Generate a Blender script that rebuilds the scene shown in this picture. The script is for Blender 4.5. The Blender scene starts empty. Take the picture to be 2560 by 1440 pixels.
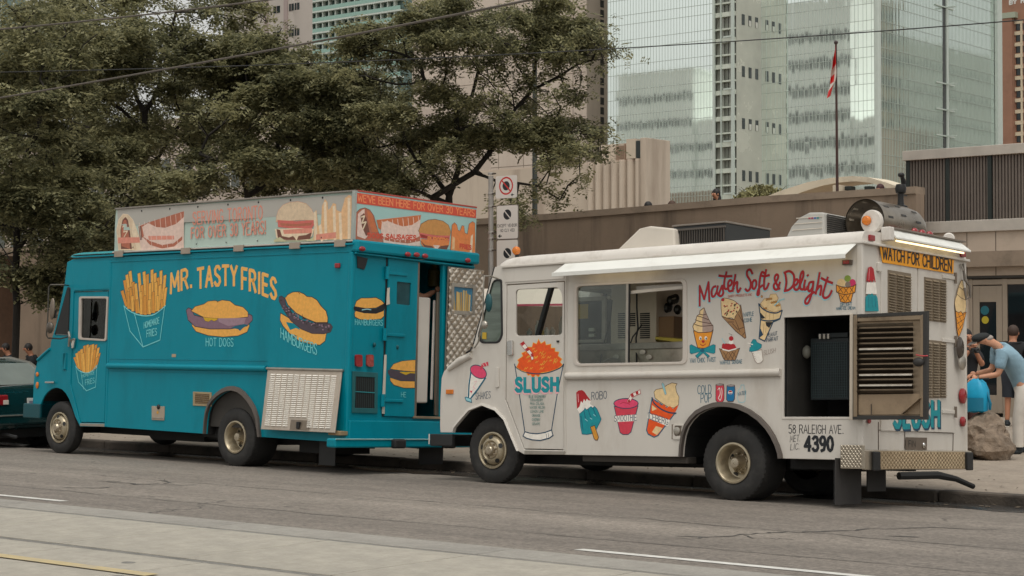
import bpy, bmesh, math, random
import numpy as np
from mathutils import Vector, Matrix
from mathutils.geometry import tessellate_polygon
R_ = math.radians
random.seed(7); rng = np.random.default_rng(11)
SC = bpy.context.scene; COL = SC.collection

# ---------------------------------------------------------------- camera
FPX, CX, CY, HZ, CAMH = 4600.0, 1280.0, 720.0, 830.0, 1.78
TH = math.atan(5580 / 4600); PIT = math.atan((HZ - CY) / FPX)
_v = Vector((-math.cos(TH), math.sin(TH), 0)); RT = Vector((math.sin(TH), math.cos(TH), 0)); _z = Vector((0, 0, 1))
FW = _v * math.cos(PIT) + _z * math.sin(PIT); UP = _z * math.cos(PIT) - _v * math.sin(PIT)
CAM = Vector((0, 0, CAMH))
cd = bpy.data.cameras.new('camera'); cam = bpy.data.objects.new('camera', cd); COL.objects.link(cam)
cam.matrix_world = Matrix(((RT.x, UP.x, -FW.x, CAM.x), (RT.y, UP.y, -FW.y, CAM.y), (RT.z, UP.z, -FW.z, CAM.z), (0, 0, 0, 1)))
cd.sensor_width = 36; cd.lens = 36 * FPX / 2560; cd.clip_start = .1; cd.clip_end = 5000
SC.camera = cam

# ---------------------------------------------------------------- overcast daylight
SUN_EL, SUN_AZ = R_(70), R_(135)          # azimuth measured from +Y towards +X
w = bpy.data.worlds.new('World'); SC.world = w; w.use_nodes = True
nt = w.node_tree; nt.nodes.clear()
o_ = nt.nodes.new('ShaderNodeOutputWorld'); bg = nt.nodes.new('ShaderNodeBackground'); sky = nt.nodes.new('ShaderNodeTexSky')
sky.sky_type = 'NISHITA'; sky.sun_disc = False; sky.sun_elevation = SUN_EL; sky.sun_rotation = SUN_AZ
sky.air_density = 1.0; sky.dust_density = 4.0; sky.ozone_density = 1.0
hs = nt.nodes.new('ShaderNodeHueSaturation'); hs.inputs['Saturation'].default_value = .10
tint = nt.nodes.new('ShaderNodeMix'); tint.data_type = 'RGBA'; tint.blend_type = 'MULTIPLY'; tint.inputs[0].default_value = 1
tint.inputs[7].default_value = (1.0, .985, .935, 1)
nt.links.new(sky.outputs[0], hs.inputs['Color']); nt.links.new(hs.outputs[0], tint.inputs[6])
nt.links.new(tint.outputs[2], bg.inputs[0]); nt.links.new(bg.outputs[0], o_.inputs[0])
bg.inputs[1].default_value = .175
sd = bpy.data.lights.new('sun', 'SUN'); sd.energy = .5; sd.angle = R_(22); sd.color = (1, .95, .87)
so = bpy.data.objects.new('sun', sd); COL.objects.link(so); so.location = (0, 0, 60)
sdir = Vector((math.sin(SUN_AZ) * math.cos(SUN_EL), math.cos(SUN_AZ) * math.cos(SUN_EL), math.sin(SUN_EL)))
so.rotation_euler = sdir.to_track_quat('Z', 'Y').to_euler()
vs = SC.view_settings; vs.view_transform = 'Standard'; vs.look = 'None'; vs.gamma = 1; vs.exposure = 0.02; vs.use_curve_mapping = False
SC.cycles.max_bounces = 8; SC.cycles.use_denoising = True

# ---------------------------------------------------------------- pixel of the photograph -> point in the place
def ray(px, py): return FW + RT * ((px - CX) / FPX) - UP * ((py - CY) / FPX)
def at(px, py, D): return CAM + ray(px, py) * D
def onY(px, py, Y):
    d = ray(px, py); return CAM + d * (Y / d.y)
def onX(px, py, X):
    d = ray(px, py); return CAM + d * (X / d.x)
def zg(Y):                                  # street profile: flat track bed, crossfall to the gutter, kerb, pavement
    if Y < 10.3: return .215
    if Y < 18.45: return .215 - .0346 * (Y - 10.3)
    return .045 + .008 * (Y - 18.45)

# ---------------------------------------------------------------- materials
def S(r, g, b):
    f = lambda c: c / 12.92 if c <= .04045 else ((c + .055) / 1.055) ** 2.4
    return (f(r / 255), f(g / 255), f(b / 255))
MATS = {}
def mat(name, col, rough=.5, metal=0., var=.12, vs=3., bump=0., bs=60., dirt=None, spec=.5, coat=0., emit=None, es=1., trans=0., alpha=1., stretch=None, bdist=.01):
    if name in MATS: return MATS[name]
    m = bpy.data.materials.new(name); m.use_nodes = True; n = m.node_tree.nodes; L = m.node_tree.links
    p = n['Principled BSDF']; p.inputs['Roughness'].default_value = rough; p.inputs['Metallic'].default_value = metal
    p.inputs['Specular IOR Level'].default_value = spec; p.inputs['Coat Weight'].default_value = coat
    p.inputs['Transmission Weight'].default_value = trans; p.inputs['Alpha'].default_value = alpha
    p.inputs['Base Color'].default_value = (*col, 1)
    tc = n.new('ShaderNodeTexCoord'); src = tc.outputs['Object']
    if stretch:
        mp = n.new('ShaderNodeMapping'); mp.inputs['Scale'].default_value = stretch; L.new(src, mp.inputs[0]); src = mp.outputs[0]
    if var > 0:
        no = n.new('ShaderNodeTexNoise'); no.inputs['Scale'].default_value = vs; no.inputs['Detail'].default_value = 6; no.inputs['Roughness'].default_value = .62
        L.new(src, no.inputs[0])
        mr = n.new('ShaderNodeMapRange'); mr.inputs[1].default_value = .28; mr.inputs[2].default_value = .72; mr.inputs[3].default_value = 1 - var; mr.inputs[4].default_value = 1 + var
        L.new(no.outputs[0], mr.inputs[0])
        mx = n.new('ShaderNodeMix'); mx.data_type = 'RGBA'; mx.blend_type = 'MULTIPLY'; mx.inputs[0].default_value = 1; mx.inputs[6].default_value = (*col, 1)
        L.new(mr.outputs[0], mx.inputs[7]); out = mx.outputs[2]
        if dirt:
            dc, amt, ds = dirt[:3]
            n2 = n.new('ShaderNodeTexNoise'); n2.inputs['Scale'].default_value = ds; n2.inputs['Detail'].default_value = 8; n2.inputs['Roughness'].default_value = .7
            if len(dirt) > 3:
                m2 = n.new('ShaderNodeMapping'); m2.inputs['Scale'].default_value = dirt[3]; L.new(tc.outputs['Object'], m2.inputs[0]); L.new(m2.outputs[0], n2.inputs[0])
            else: L.new(src, n2.inputs[0])
            r2 = n.new('ShaderNodeMapRange'); r2.inputs[1].default_value = .5; r2.inputs[2].default_value = .75; r2.inputs[3].default_value = 0; r2.inputs[4].default_value = amt
            L.new(n2.outputs[0], r2.inputs[0])
            m3 = n.new('ShaderNodeMix'); m3.data_type = 'RGBA'; L.new(r2.outputs[0], m3.inputs[0]); L.new(out, m3.inputs[6]); m3.inputs[7].default_value = (*dc, 1); out = m3.outputs[2]
        L.new(out, p.inputs['Base Color'])
        rr = n.new('ShaderNodeMapRange'); rr.inputs[3].default_value = max(0, rough - .08); rr.inputs[4].default_value = min(1, rough + .1)
        L.new(no.outputs[0], rr.inputs[0])
        if rough > .1: L.new(rr.outputs[0], p.inputs['Roughness'])
    if bump > 0:
        nb = n.new('ShaderNodeTexNoise'); nb.inputs['Scale'].default_value = bs; nb.inputs['Detail'].default_value = 5; L.new(src, nb.inputs[0])
        b = n.new('ShaderNodeBump'); b.inputs['Strength'].default_value = bump; b.inputs['Distance'].default_value = bdist
        L.new(nb.outputs[0], b.inputs['Height']); L.new(b.outputs[0], p.inputs['Normal'])
    if emit:
        p.inputs['Emission Color'].default_value = (*emit, 1); p.inputs['Emission Strength'].default_value = es
    MATS[name] = m; return m

# ---------------------------------------------------------------- object tree helpers
def link(o, parent=None):
    COL.objects.link(o)
    if parent is not None: o.parent = parent
    return o
def tag(o, label, cat, group=None):
    o['label'] = label; o['category'] = cat
    if group: o['group'] = group
    return o
def struct(o): o['kind'] = 'structure'; return o
def stuff(o): o['kind'] = 'stuff'; return o
def thing(name, loc, label, cat, group=None, rot=0):
    o = bpy.data.objects.new(name, None); link(o); o.location = loc; o.rotation_euler = (0, 0, rot); o.empty_display_size = .2
    return tag(o, label, cat, group)

class MB:
    def __init__(s): s.v = []; s.f = []; s.m = []; s.sm = []
    def add(s, V, F, mi=0, smooth=False):
        b = len(s.v); s.v += [tuple(x) for x in V]
        for f in F: s.f.append(tuple(i + b for i in f)); s.m.append(mi); s.sm.append(smooth)
        return s
    def hexa(s, P, mi=0):        # P: 4 bottom (ccw), 4 top
        return s.add(P, [(3, 2, 1, 0), (4, 5, 6, 7), (0, 1, 5, 4), (1, 2, 6, 5), (2, 3, 7, 6), (3, 0, 4, 7)], mi)
    def box(s, a, b, mi=0):
        (x0, y0, z0), (x1, y1, z1) = a, b
        x0, x1 = min(x0, x1), max(x0, x1); y0, y1 = min(y0, y1), max(y0, y1); z0, z1 = min(z0, z1), max(z0, z1)
        return s.hexa([(x0, y0, z0), (x1, y0, z0), (x1, y1, z0), (x0, y1, z0), (x0, y0, z1), (x1, y0, z1), (x1, y1, z1), (x0, y1, z1)], mi)
    def beam(s, p0, p1, wd, ht, up=(0, 0, 1), mi=0):
        p0 = Vector(p0); p1 = Vector(p1); d = (p1 - p0).normalized(); u = Vector(up); sd = d.cross(u)
        if sd.length < 1e-4: sd = d.cross(Vector((1, 0, 0)))
        sd.normalize(); u = sd.cross(d); a = sd * wd / 2; c = u * ht / 2
        return s.hexa([p0 - a - c, p0 + a - c, p1 + a - c, p1 - a - c, p0 - a + c, p0 + a + c, p1 + a + c, p1 - a + c], mi)
    def tube(s, pts, rad, n=8, mi=0, caps=True, smooth=True):
        pts = [Vector(p) for p in pts]; k = len(pts); rads = rad if hasattr(rad, '__len__') else [rad] * k
        V = []; ref = None
        for i, p in enumerate(pts):
            d = (pts[min(i + 1, k - 1)] - pts[max(i - 1, 0)]).normalized()
            if ref is None: ref = d.orthogonal().normalized()
            ref = (ref - d * ref.dot(d)); ref = ref.normalized() if ref.length > 1e-6 else d.orthogonal().normalized()
            q = d.cross(ref)
            for j in range(n):
                t = 2 * math.pi * j / n; V.append(p + (ref * math.cos(t) + q * math.sin(t)) * rads[i])
        F = [(i * n + j, i * n + (j + 1) % n, (i + 1) * n + (j + 1) % n, (i + 1) * n + j) for i in range(k - 1) for j in range(n)]
        s.add(V, F, mi, smooth)
        if caps: s.add(V[:n], [tuple(range(n))[::-1]], mi); s.add(V[-n:], [tuple(range(n))], mi)
        return s
    def lathe(s, prof, org, ax, n=32, mi=0, smooth=True, mats=None):   # prof: (radius, distance along ax)
        org = Vector(org); ax = Vector(ax).normalized(); e = ax.orthogonal().normalized(); q = ax.cross(e); V = []
        for r, t in prof:
            for j in range(n):
                a = 2 * math.pi * j / n; V.append(org + ax * t + (e * math.cos(a) + q * math.sin(a)) * r)
        for i in range(len(prof) - 1):
            F = [(i * n + j, i * n + (j + 1) % n, (i + 1) * n + (j + 1) % n, (i + 1) * n + j) for j in range(n)]
            b = len(s.v)
            if i == 0: base = b; s.v += [tuple(x) for x in V]
            for f in F: s.f.append(tuple(x + base for x in f)); s.m.append(mats[i] if mats else mi); s.sm.append(smooth)
        return s
    def ell(s, c, rx, ry, rz, nu=14, nv=8, mi=0, M=None):
        V = []; F = []
        for i in range(nv + 1):
            a = math.pi * i / nv
            for j in range(nu):
                b = 2 * math.pi * j / nu; q = Vector((rx * math.sin(a) * math.cos(b), ry * math.sin(a) * math.sin(b), rz * math.cos(a)))
                if M is not None: q = M @ q
                V.append(Vector(c) + q)
        for i in range(nv):
            for j in range(nu): F.append((i * nu + j, (i + 1) * nu + j, (i + 1) * nu + (j + 1) % nu, i * nu + (j + 1) % nu))
        return s.add(V, F, mi, True)
    def poly(s, P, mi=0):
        P = [Vector(p) for p in P]
        return s.add(P, [t for t in tessellate_polygon([P])], mi)
    def prism(s, P, d, mi=0):   # closed polygon P extruded by vector d
        P = [Vector(p) for p in P]; d = Vector(d); n = len(P); T = tessellate_polygon([P])
        s.add(P + [p + d for p in P], [tuple(t) for t in T] + [tuple(i + n for i in t)[::-1] for t in T] + [(i, (i + 1) % n, (i + 1) % n + n, i + n) for i in range(n)], mi)
        return s
    def build(s, name, mats, parent=None, bev=0, ang=40, seg=2, fix=True):
        me = bpy.data.meshes.new(name); me.from_pydata(s.v, [], s.f)
        for m in (mats if isinstance(mats, (list, tuple)) else [mats]): me.materials.append(m)
        me.polygons.foreach_set('material_index', s.m); me.polygons.foreach_set('use_smooth', [bool(x) for x in s.sm])
        if any(s.sm): me.set_sharp_from_angle(angle=R_(ang))
        if fix and len(s.f) < 6000:
            b = bmesh.new(); b.from_mesh(me); bmesh.ops.recalc_face_normals(b, faces=b.faces); b.to_mesh(me); b.free()
        me.update(); o = bpy.data.objects.new(name, me); link(o, parent)
        if bev:
            bm_ = o.modifiers.new('bevel', 'BEVEL'); bm_.width = bev; bm_.segments = seg; bm_.limit_method = 'ANGLE'; bm_.angle_limit = R_(35)
        return o

def smoothpts(P, n=6, closed=False):
    P = [np.array(p, float) for p in P]; k = len(P); out = []
    for i in range(k if closed else k - 1):
        p0 = P[i - 1] if (closed or i > 0) else P[0]; p1 = P[i]; p2 = P[(i + 1) % k]
        p3 = P[(i + 2) % k] if (closed or i + 2 < k) else P[-1]
        for j in range(n):
            t = j / n
            out.append(.5 * ((2 * p1) + (p2 - p0) * t + (2 * p0 - 5 * p1 + 4 * p2 - p3) * t * t + (3 * p1 - p0 - 3 * p2 + p3) * t ** 3))
    if not closed: out.append(P[-1])
    return [tuple(p) for p in out]
def roundpoly(P, r, n=5):
    out = []; k = len(P)
    for i in range(k):
        a = np.array(P[i - 1], float); b = np.array(P[i], float); c = np.array(P[(i + 1) % k], float)
        rr = r[i] if hasattr(r, '__len__') else r
        if rr <= 0: out.append(tuple(b)); continue
        d1 = (a - b) / np.linalg.norm(a - b); d2 = (c - b) / np.linalg.norm(c - b)
        rr = min(rr, .45 * np.linalg.norm(a - b), .45 * np.linalg.norm(c - b)); p = b + d1 * rr; q = b + d2 * rr
        for j in range(n + 1):
            t = j / n; out.append(tuple((1 - t) ** 2 * p + 2 * t * (1 - t) * b + t * t * q))
    return out
def ellpts(cx, cy, rx, ry, rot=0, n=24, a0=0, a1=360):
    c, s = math.cos(R_(rot)), math.sin(R_(rot)); out = []; full = abs(a1 - a0) >= 360
    for i in range(n if full else n + 1):
        a = R_(a0 + (a1 - a0) * i / n); x, y = rx * math.cos(a), ry * math.sin(a); out.append((cx + x * c - y * s, cy + x * s + y * c))
    return out

def plate(name, out, holes, frame, th, mats, parent, bev=.004):
    """flat sheet with holes: 2-D outline (u,v) -> frame (origin, eu, ev, en), thickness th centred on the plane"""
    cu = bpy.data.curves.new(name, 'CURVE'); cu.dimensions = '2D'; cu.fill_mode = 'BOTH'
    cu.extrude = max(0, th / 2 - bev); cu.bevel_depth = bev; cu.bevel_resolution = 1; cu.offset = -bev
    for pts in [out] + list(holes):
        sp = cu.splines.new('POLY'); sp.points.add(len(pts) - 1)
        for q, p in zip(sp.points, pts): q.co = (p[0], p[1], 0, 1)
        sp.use_cyclic_u = True
    tmp = bpy.data.objects.new(name, cu); me = bpy.data.meshes.new_from_object(tmp)
    bpy.data.objects.remove(tmp); bpy.data.curves.remove(cu)
    me.name = name; n = len(me.vertices); co = np.empty(n * 3); me.vertices.foreach_get('co', co); co = co.reshape(-1, 3)
    O, eu, ev, en = [np.array(x, float) for x in frame]
    me.vertices.foreach_set('co', (O + co[:, :1] * eu + co[:, 1:2] * ev + co[:, 2:3] * en).ravel())
    me.materials.clear()
    for m in (mats if isinstance(mats, (list, tuple)) else [mats]): me.materials.append(m)
    me.polygons.foreach_set('use_smooth', [False] * len(me.polygons)); me.update()
    b = bmesh.new(); b.from_mesh(me); bmesh.ops.remove_doubles(b, verts=b.verts, dist=1e-5); bmesh.ops.recalc_face_normals(b, faces=b.faces); b.to_mesh(me); b.free()
    o = bpy.data.objects.new(name, me); link(o, parent); return o

# ---------------------------------------------------------------- hand lettering: a stroke alphabet
_G = """A .6 0,0 .3,1 .6,0|.11,.37 .49,.37
B .55 0,0 0,1 .35,1 .5,.88 .5,.65 .35,.53 0,.53|.33,.53 .55,.4 .55,.12 .38,0 0,0
C .55 .55,.82 .42,.97 .25,1 .08,.85 0,.5 .08,.15 .25,0 .42,.03 .55,.18
D .55 0,0 0,1 .28,1 .48,.82 .55,.5 .48,.18 .28,0 0,0
E .48 .48,1 0,1 0,0 .48,0|0,.52 .4,.52
F .46 .46,1 0,1 0,0|0,.52 .38,.52
G .58 .55,.82 .42,.97 .25,1 .08,.85 0,.5 .08,.15 .25,0 .45,.04 .57,.2 .57,.45 .35,.45
H .55 0,0 0,1|.55,0 .55,1|0,.52 .55,.52
I .12 .06,0 .06,1
J .45 .42,1 .42,.2 .3,.02 .14,.02 0,.18
K .55 0,0 0,1|.52,1 0,.42|.18,.6 .55,0
L .46 0,1 0,0 .46,0
M .7 0,0 .05,1 .35,.3 .65,1 .7,0
N .58 0,0 0,1 .58,0 .58,1
O .62 .31,1 .1,.87 0,.5 .1,.13 .31,0 .52,.13 .62,.5 .52,.87 .31,1
P .52 0,0 0,1 .35,1 .52,.86 .52,.62 .35,.47 0,.47
R .55 0,0 0,1 .35,1 .5,.87 .5,.66 .35,.52 0,.52|.28,.52 .55,0
S .5 .48,.84 .36,.98 .16,.98 .02,.82 .06,.62 .44,.4 .5,.2 .36,.02 .14,.02 0,.17
T .56 .28,0 .28,1|0,1 .56,1
U .56 0,1 0,.22 .12,.03 .28,0 .44,.03 .56,.22 .56,1
V .58 0,1 .29,0 .58,1
W .85 0,1 .2,0 .425,.75 .65,0 .85,1
X .56 0,0 .56,1|0,1 .56,0
Y .56 0,1 .28,.5 .56,1|.28,.5 .28,0
Z .5 0,1 .5,1 0,0 .5,0
0 .5 .25,1 .08,.87 0,.5 .08,.13 .25,0 .42,.13 .5,.5 .42,.87 .25,1
3 .48 .02,.85 .16,1 .36,.98 .45,.8 .4,.6 .2,.54|.2,.54 .45,.45 .48,.2 .36,.02 .14,.01 0,.16
4 .55 .4,0 .4,1 0,.32 .55,.32
5 .48 .45,1 .06,1 .03,.58 .28,.62 .46,.48 .46,.18 .3,0 .12,.01 0,.14
8 .5 .25,.54 .06,.66 .06,.88 .25,1 .44,.88 .44,.66 .25,.54 .03,.4 .03,.12 .25,0 .47,.12 .47,.4 .25,.54
9 .5 .46,.66 .36,.46 .16,.44 .03,.6 .04,.86 .2,1 .38,.97 .47,.8 .46,.4 .36,.08 .12,0
. .1 .05,0 .05,.08
' .1 .05,.75 .05,1
! .12 .06,0 .06,.1|.06,.3 .06,1
- .3 0,.5 .3,.5"""
GLY = {}
for ln in _G.split('\n'):
    ch, ad, rest = ln.split(' ', 2)
    GLY[ch] = (float(ad), [[tuple(map(float, p.split(','))) for p in st.split()] for st in rest.split('|')])

class Art:
    """flat paint on one plane: fills and brush strokes, laid as sheets a fraction of a millimetre apart.
    pl(px,py,off) gives the point on the plane, off metres proud of it"""
    def __init__(s, pl, start=.0015, eps=.05): s.pl = pl; s.mb = MB(); s.mats = []; s.k = start; s.eps = eps
    def mi(s, m):
        if m not in s.mats: s.mats.append(m)
        return s.mats.index(m)
    def lift(s, d=.00005): s.k += d; return s.k
    def fill(s, P, m, smooth=False, line=None, lw=.010):
        if smooth: P = smoothpts(P, 5, True)
        k = s.lift(); s.mb.poly([s.pl(x, y, k) for x, y in P], s.mi(m))
        if line is not None: s.line(P, lw, line, closed=True)
        return s
    def line(s, P, wd, m, closed=False, smooth=False, taper=False, k=None):
        if smooth: P = smoothpts(P, 5, closed)
        k = s.lift() if k is None else k; P = [p for i, p in enumerate(P) if i == 0 or abs(p[0] - P[i - 1][0]) + abs(p[1] - P[i - 1][1]) > s.eps]
        if len(P) < 2: return s
        Q = [s.pl(x, y, k) for x, y in P]; x0, y0 = P[0]; c0 = s.pl(x0, y0, k); nrm = (s.pl(x0, y0 + 30, k) - c0).cross(s.pl(x0 + 30, y0, k) - c0).normalized()
        if nrm.dot(s.pl(x0, y0, 1) - c0) < 0: nrm = -nrm
        n = len(Q); L = []; Rr = []
        if wd >= .0085 and not closed:          # brush stroke: short bars with round joints, each a hair above the last
            d0 = (Q[0] - Q[1]).normalized(); d1 = (Q[-1] - Q[-2]).normalized(); Q[0] = Q[0] + d0 * wd * .3; Q[-1] = Q[-1] + d1 * wd * .3
            mi = s.mi(m); j = 0
            for a, b in zip(Q[:-1], Q[1:]):
                d = (b - a)
                if d.length < 1e-7: continue
                o = nrm.cross(d.normalized()) * wd / 2; up = nrm * (j * .000006); s.mb.add([a - o + up, b - o + up, b + o + up, a + o + up], [(0, 1, 2, 3)], mi); j += 1
            e = (Q[1] - Q[0]).normalized(); f = nrm.cross(e)
            for a in Q[1:-1]:
                up = nrm * (j * .000006); j += 1; s.mb.add([a + up + (e * math.cos(t) + f * math.sin(t)) * wd * .5 for t in [2 * math.pi * q / 12 for q in range(12)]], [tuple(range(12))], mi)
            return s
        if not closed:
            d0 = (Q[0] - Q[1]).normalized(); d1 = (Q[-1] - Q[-2]).normalized(); Q[0] = Q[0] + d0 * wd * .3; Q[-1] = Q[-1] + d1 * wd * .3
        for i in range(n):
            a = Q[i - 1] if (closed or i > 0) else None; c = Q[(i + 1) % n] if (closed or i < n - 1) else None
            d1 = (Q[i] - a).normalized() if a is not None and (Q[i] - a).length > 1e-7 else None
            d2 = (c - Q[i]).normalized() if c is not None and (c - Q[i]).length > 1e-7 else None
            d1 = d1 or d2; d2 = d2 or d1; t = d1 + d2
            if t.length < .25: t = d2
            t.normalize(); sdv = nrm.cross(t); cs = max(.45, abs(nrm.cross(d2).dot(sdv)))
            ww = wd / 2 / cs * (1 if not taper else (.45 + .55 * math.sin(math.pi * (i + .7) / (n + .6))))
            L.append(Q[i] + sdv * ww); Rr.append(Q[i] - sdv * ww)
        F = [(i, (i + 1) % n, (i + 1) % n + n, i + n) for i in range(n if closed else n - 1)]
        s.mb.add(L + Rr, F, s.mi(m)); return s
    def text(s, T, p0, p1, ht, wd, m, bulge=0, slant=0, ht1=None, gap=.17, jit=0):
        p0 = np.array(p0, float); p1 = np.array(p1, float); adv = []; x = 0
        for ch in T:
            adv.append(x); x += (GLY[ch][0] if ch in GLY else .3) + gap
        x -= gap; h1 = ht1 or ht; d = (p1 - p0); k0 = s.lift(); s.lift(.00025)
        for ch, ax in zip(T, adv):
            if ch not in GLY: continue
            j = random.uniform(-jit, jit)
            for si, st in enumerate(GLY[ch][1]):
                Q = []
                for (gx, gy) in st:
                    t = (ax + gx + slant * gy) / x; h = ht + (h1 - ht) * t
                    b = p0 + d * t; Q.append((b[0], b[1] - bulge * 4 * t * (1 - t) - h * (gy + j)))
                s.line(Q, wd, m, k=k0 + si * .00006)
        return s
    def build(s, name, parent, label=None):
        o = s.mb.build(name, s.mats, parent, fix=False)
        if label: o['label'] = label
        return o
def ZZ(ox, oy, sc, P): return [(ox + x / sc, oy + y / sc) for x, y in P]
def PP(t): return [tuple(map(float, p.split(','))) for p in t.split()]
# ================================================================ SETTING
# ---- materials
def ground_mat(name, col, col2, patch, fine, rough, bump, crack=None, stretch=None, amp=.5):
    m = bpy.data.materials.new(name); m.use_nodes = True; n = m.node_tree.nodes; L = m.node_tree.links; p = n['Principled BSDF']
    tc = n.new('ShaderNodeTexCoord'); src = tc.outputs['Object']
    def noise(sc, det=6, ro=.6, st=None):
        q = n.new('ShaderNodeTexNoise'); q.inputs['Scale'].default_value = sc; q.inputs['Detail'].default_value = det; q.inputs['Roughness'].default_value = ro
        if st:
            mp = n.new('ShaderNodeMapping'); mp.inputs['Scale'].default_value = st; L.new(src, mp.inputs[0]); L.new(mp.outputs[0], q.inputs[0])
        else: L.new(src, q.inputs[0])
        return q.outputs[0]
    def rng_(x, a, b, c, d):
        r = n.new('ShaderNodeMapRange'); r.inputs[1].default_value = a; r.inputs[2].default_value = b; r.inputs[3].default_value = c; r.inputs[4].default_value = d; L.new(x, r.inputs[0]); return r.outputs[0]
    def mix(f, a, b, mode='MIX'):
        r = n.new('ShaderNodeMix'); r.data_type = 'RGBA'; r.blend_type = mode
        for sk, val in ((r.inputs[0], f), (r.inputs[6], a), (r.inputs[7], b)):
            if isinstance(val, bpy.types.NodeSocket): L.new(val, sk)
            elif isinstance(val, tuple): sk.default_value = (*val, 1)
            else: sk.default_value = val
        return r.outputs[2]
    c = mix(rng_(noise(patch, 5, .65, stretch), .35, .65, 0, 1), col, col2)
    c = mix(1, c, rng_(noise(fine, 3, .8), .3, .7, 1 - amp * .9, 1 + amp), 'MULTIPLY')
    c = mix(1, c, rng_(noise(fine * .22, 3, .7), .3, .7, .88, 1.12), 'MULTIPLY')
    c = mix(1, c, rng_(noise(.9, 4, .6, (.12, 1.6, 1)), .3, .7, .86, 1.14), 'MULTIPLY')   # wheel-track streaks along the street
    sp = rng_(noise(1.7, 7, .75), .60, .72, 0, .45); c = mix(sp, c, tuple(x * .55 for x in col))
    if crack:
        vo = n.new('ShaderNodeTexVoronoi'); vo.feature = 'DISTANCE_TO_EDGE'; vo.inputs['Scale'].default_value = crack
        nn = n.new('ShaderNodeTexNoise'); nn.inputs['Scale'].default_value = 3; nn.inputs['Detail'].default_value = 5; L.new(src, nn.inputs[0])
        ad = n.new('ShaderNodeVectorMath'); ad.operation = 'MULTIPLY_ADD'; ad.inputs[1].default_value = (.5, .5, .5); L.new(nn.outputs[1], ad.inputs[0]); L.new(src, ad.inputs[2]); L.new(ad.outputs[0], vo.inputs['Vector'])
        ck = rng_(vo.outputs[0], 0, .012, .8, 0)
        mk = n.new('ShaderNodeMath'); mk.operation = 'MULTIPLY'; L.new(ck, mk.inputs[0]); L.new(rng_(noise(.33, 3), .54, .60, 0, 1), mk.inputs[1])
        c = mix(mk.outputs[0], c, (.02, .018, .016))
    L.new(c, p.inputs['Base Color'])
    L.new(rng_(noise(.8, 5), .3, .7, rough - .1, rough + .08), p.inputs['Roughness'])
    b = n.new('ShaderNodeBump'); b.inputs['Strength'].default_value = bump; b.inputs['Distance'].default_value = .004
    L.new(noise(fine * 1.3, 2, .7), b.inputs['Height']); L.new(b.outputs[0], p.inputs['Normal'])
    MATS[name] = m; return m
ASPH = ground_mat('asphalt', S(129, 121, 112), S(104, 97, 90), .35, 22, .82, .6, crack=.55, stretch=(.25, 1, 1))
SLAB = ground_mat('track_concrete', S(160, 154, 142), S(149, 144, 134), .5, 26, .8, .15, amp=.10)
STRIP = ground_mat('track_edge_concrete', S(150, 146, 138), S(138, 134, 127), .6, 26, .8, .15, amp=.14)
PAVE = ground_mat('pavement_concrete', S(150, 138, 124), S(135, 124, 112), .4, 22, .85, .4, amp=.2)
PLAZA = ground_mat('plaza_concrete', S(140, 129, 117), S(125, 116, 106), .3, 20, .85, .3, amp=.2)
KERB = mat('kerb_concrete', S(78, 70, 62), .8, var=.4, vs=2.5, bump=.8, bs=30, dirt=((.015, .013, .012), .95, 1.6))
RAIL = mat('rail_steel', (.26, .245, .22), .45, .6, var=.3, vs=6)
GROOVE = mat('joint_dark', (.075, .07, .063), .9, var=.3)
WHITEP = mat('road_paint_white', (.62, .61, .57), .7, var=.14, vs=9, dirt=((.2, .18, .16), .75, 5))
YELP = mat('road_paint_yellow', (.46, .37, .20), .7, var=.14, vs=9, dirt=((.35, .32, .28), .8, 4))

def sheet(name, X0, X1, Ys, dz, m, parent=None, nx=1):
    mb = MB(); V = []; F = []
    for i in range(nx + 1):
        for Y in Ys: V.append((X0 + (X1 - X0) * i / nx, Y, zg(Y - 1e-4) + dz))
    k = len(Ys)
    for i in range(nx):
        for j in range(k - 1): F.append((i * k + j, (i + 1) * k + j, (i + 1) * k + j + 1, i * k + j + 1))
    return mb.add(V, F).build(name, m, parent)
g = MB().add([(-900, -400, -.45), (900, -400, -.45), (900, 900, -.45), (-900, 900, -.45)], [(0, 1, 2, 3)]).build('ground', PLAZA); struct(g)
road = sheet('road', -160, 80, [10.3, 12, 14, 16, 18.45], 0, ASPH); struct(road)
road2 = MB().add([(-160, -9, .15), (80, -9, .15), (80, 6.86, .205), (-160, 6.86, .205)], [(0, 1, 2, 3)]).build('road', ASPH); struct(road2)
pv = MB().box((-160, -20, .02), (80, -9, .30)).build('pavement', PAVE, bev=.01); struct(pv)
# crack running across the lane, and two potholes (thin dark fissures cut in the surface: laid 3 mm proud sheets)
def fissure(P, w0, w1):
    mb = MB(); n = len(P); L = []; R2 = []
    for i, (x, y) in enumerate(P):
        a = np.array(P[max(i - 1, 0)]); b = np.array(P[min(i + 1, n - 1)]); d = b - a; d = d / np.linalg.norm(d); nrm = np.array([-d[1], d[0]])
        ww = random.uniform(w0, w1) * (.3 if i in (0, n - 1) else 1); q = np.array([x, y])
        for side, lst in ((1, L), (-1, R2)):
            t = q + nrm * ww * side; lst.append((t[0], t[1], zg(t[1]) + .003))
    mb.add(L + R2, [(i, i + 1, i + 1 + n, i + n) for i in range(n - 1)]); return mb.build('crack', GROOVE, road)
def wiggle(P, n, amp):
    out = []
    for i in range(len(P) - 1):
        a, b = np.array(P[i]), np.array(P[i + 1])
        for j in range(n): out.append(tuple(a + (b - a) * j / n + rng.normal(0, amp, 2)))
    return out + [P[-1]]
fissure(wiggle([(-8.18, 12.1), (-8.11, 13.0), (-7.88, 13.64), (-7.58, 14.8), (-7.0, 15.2)], 9, .04), .008, .032)
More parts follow.
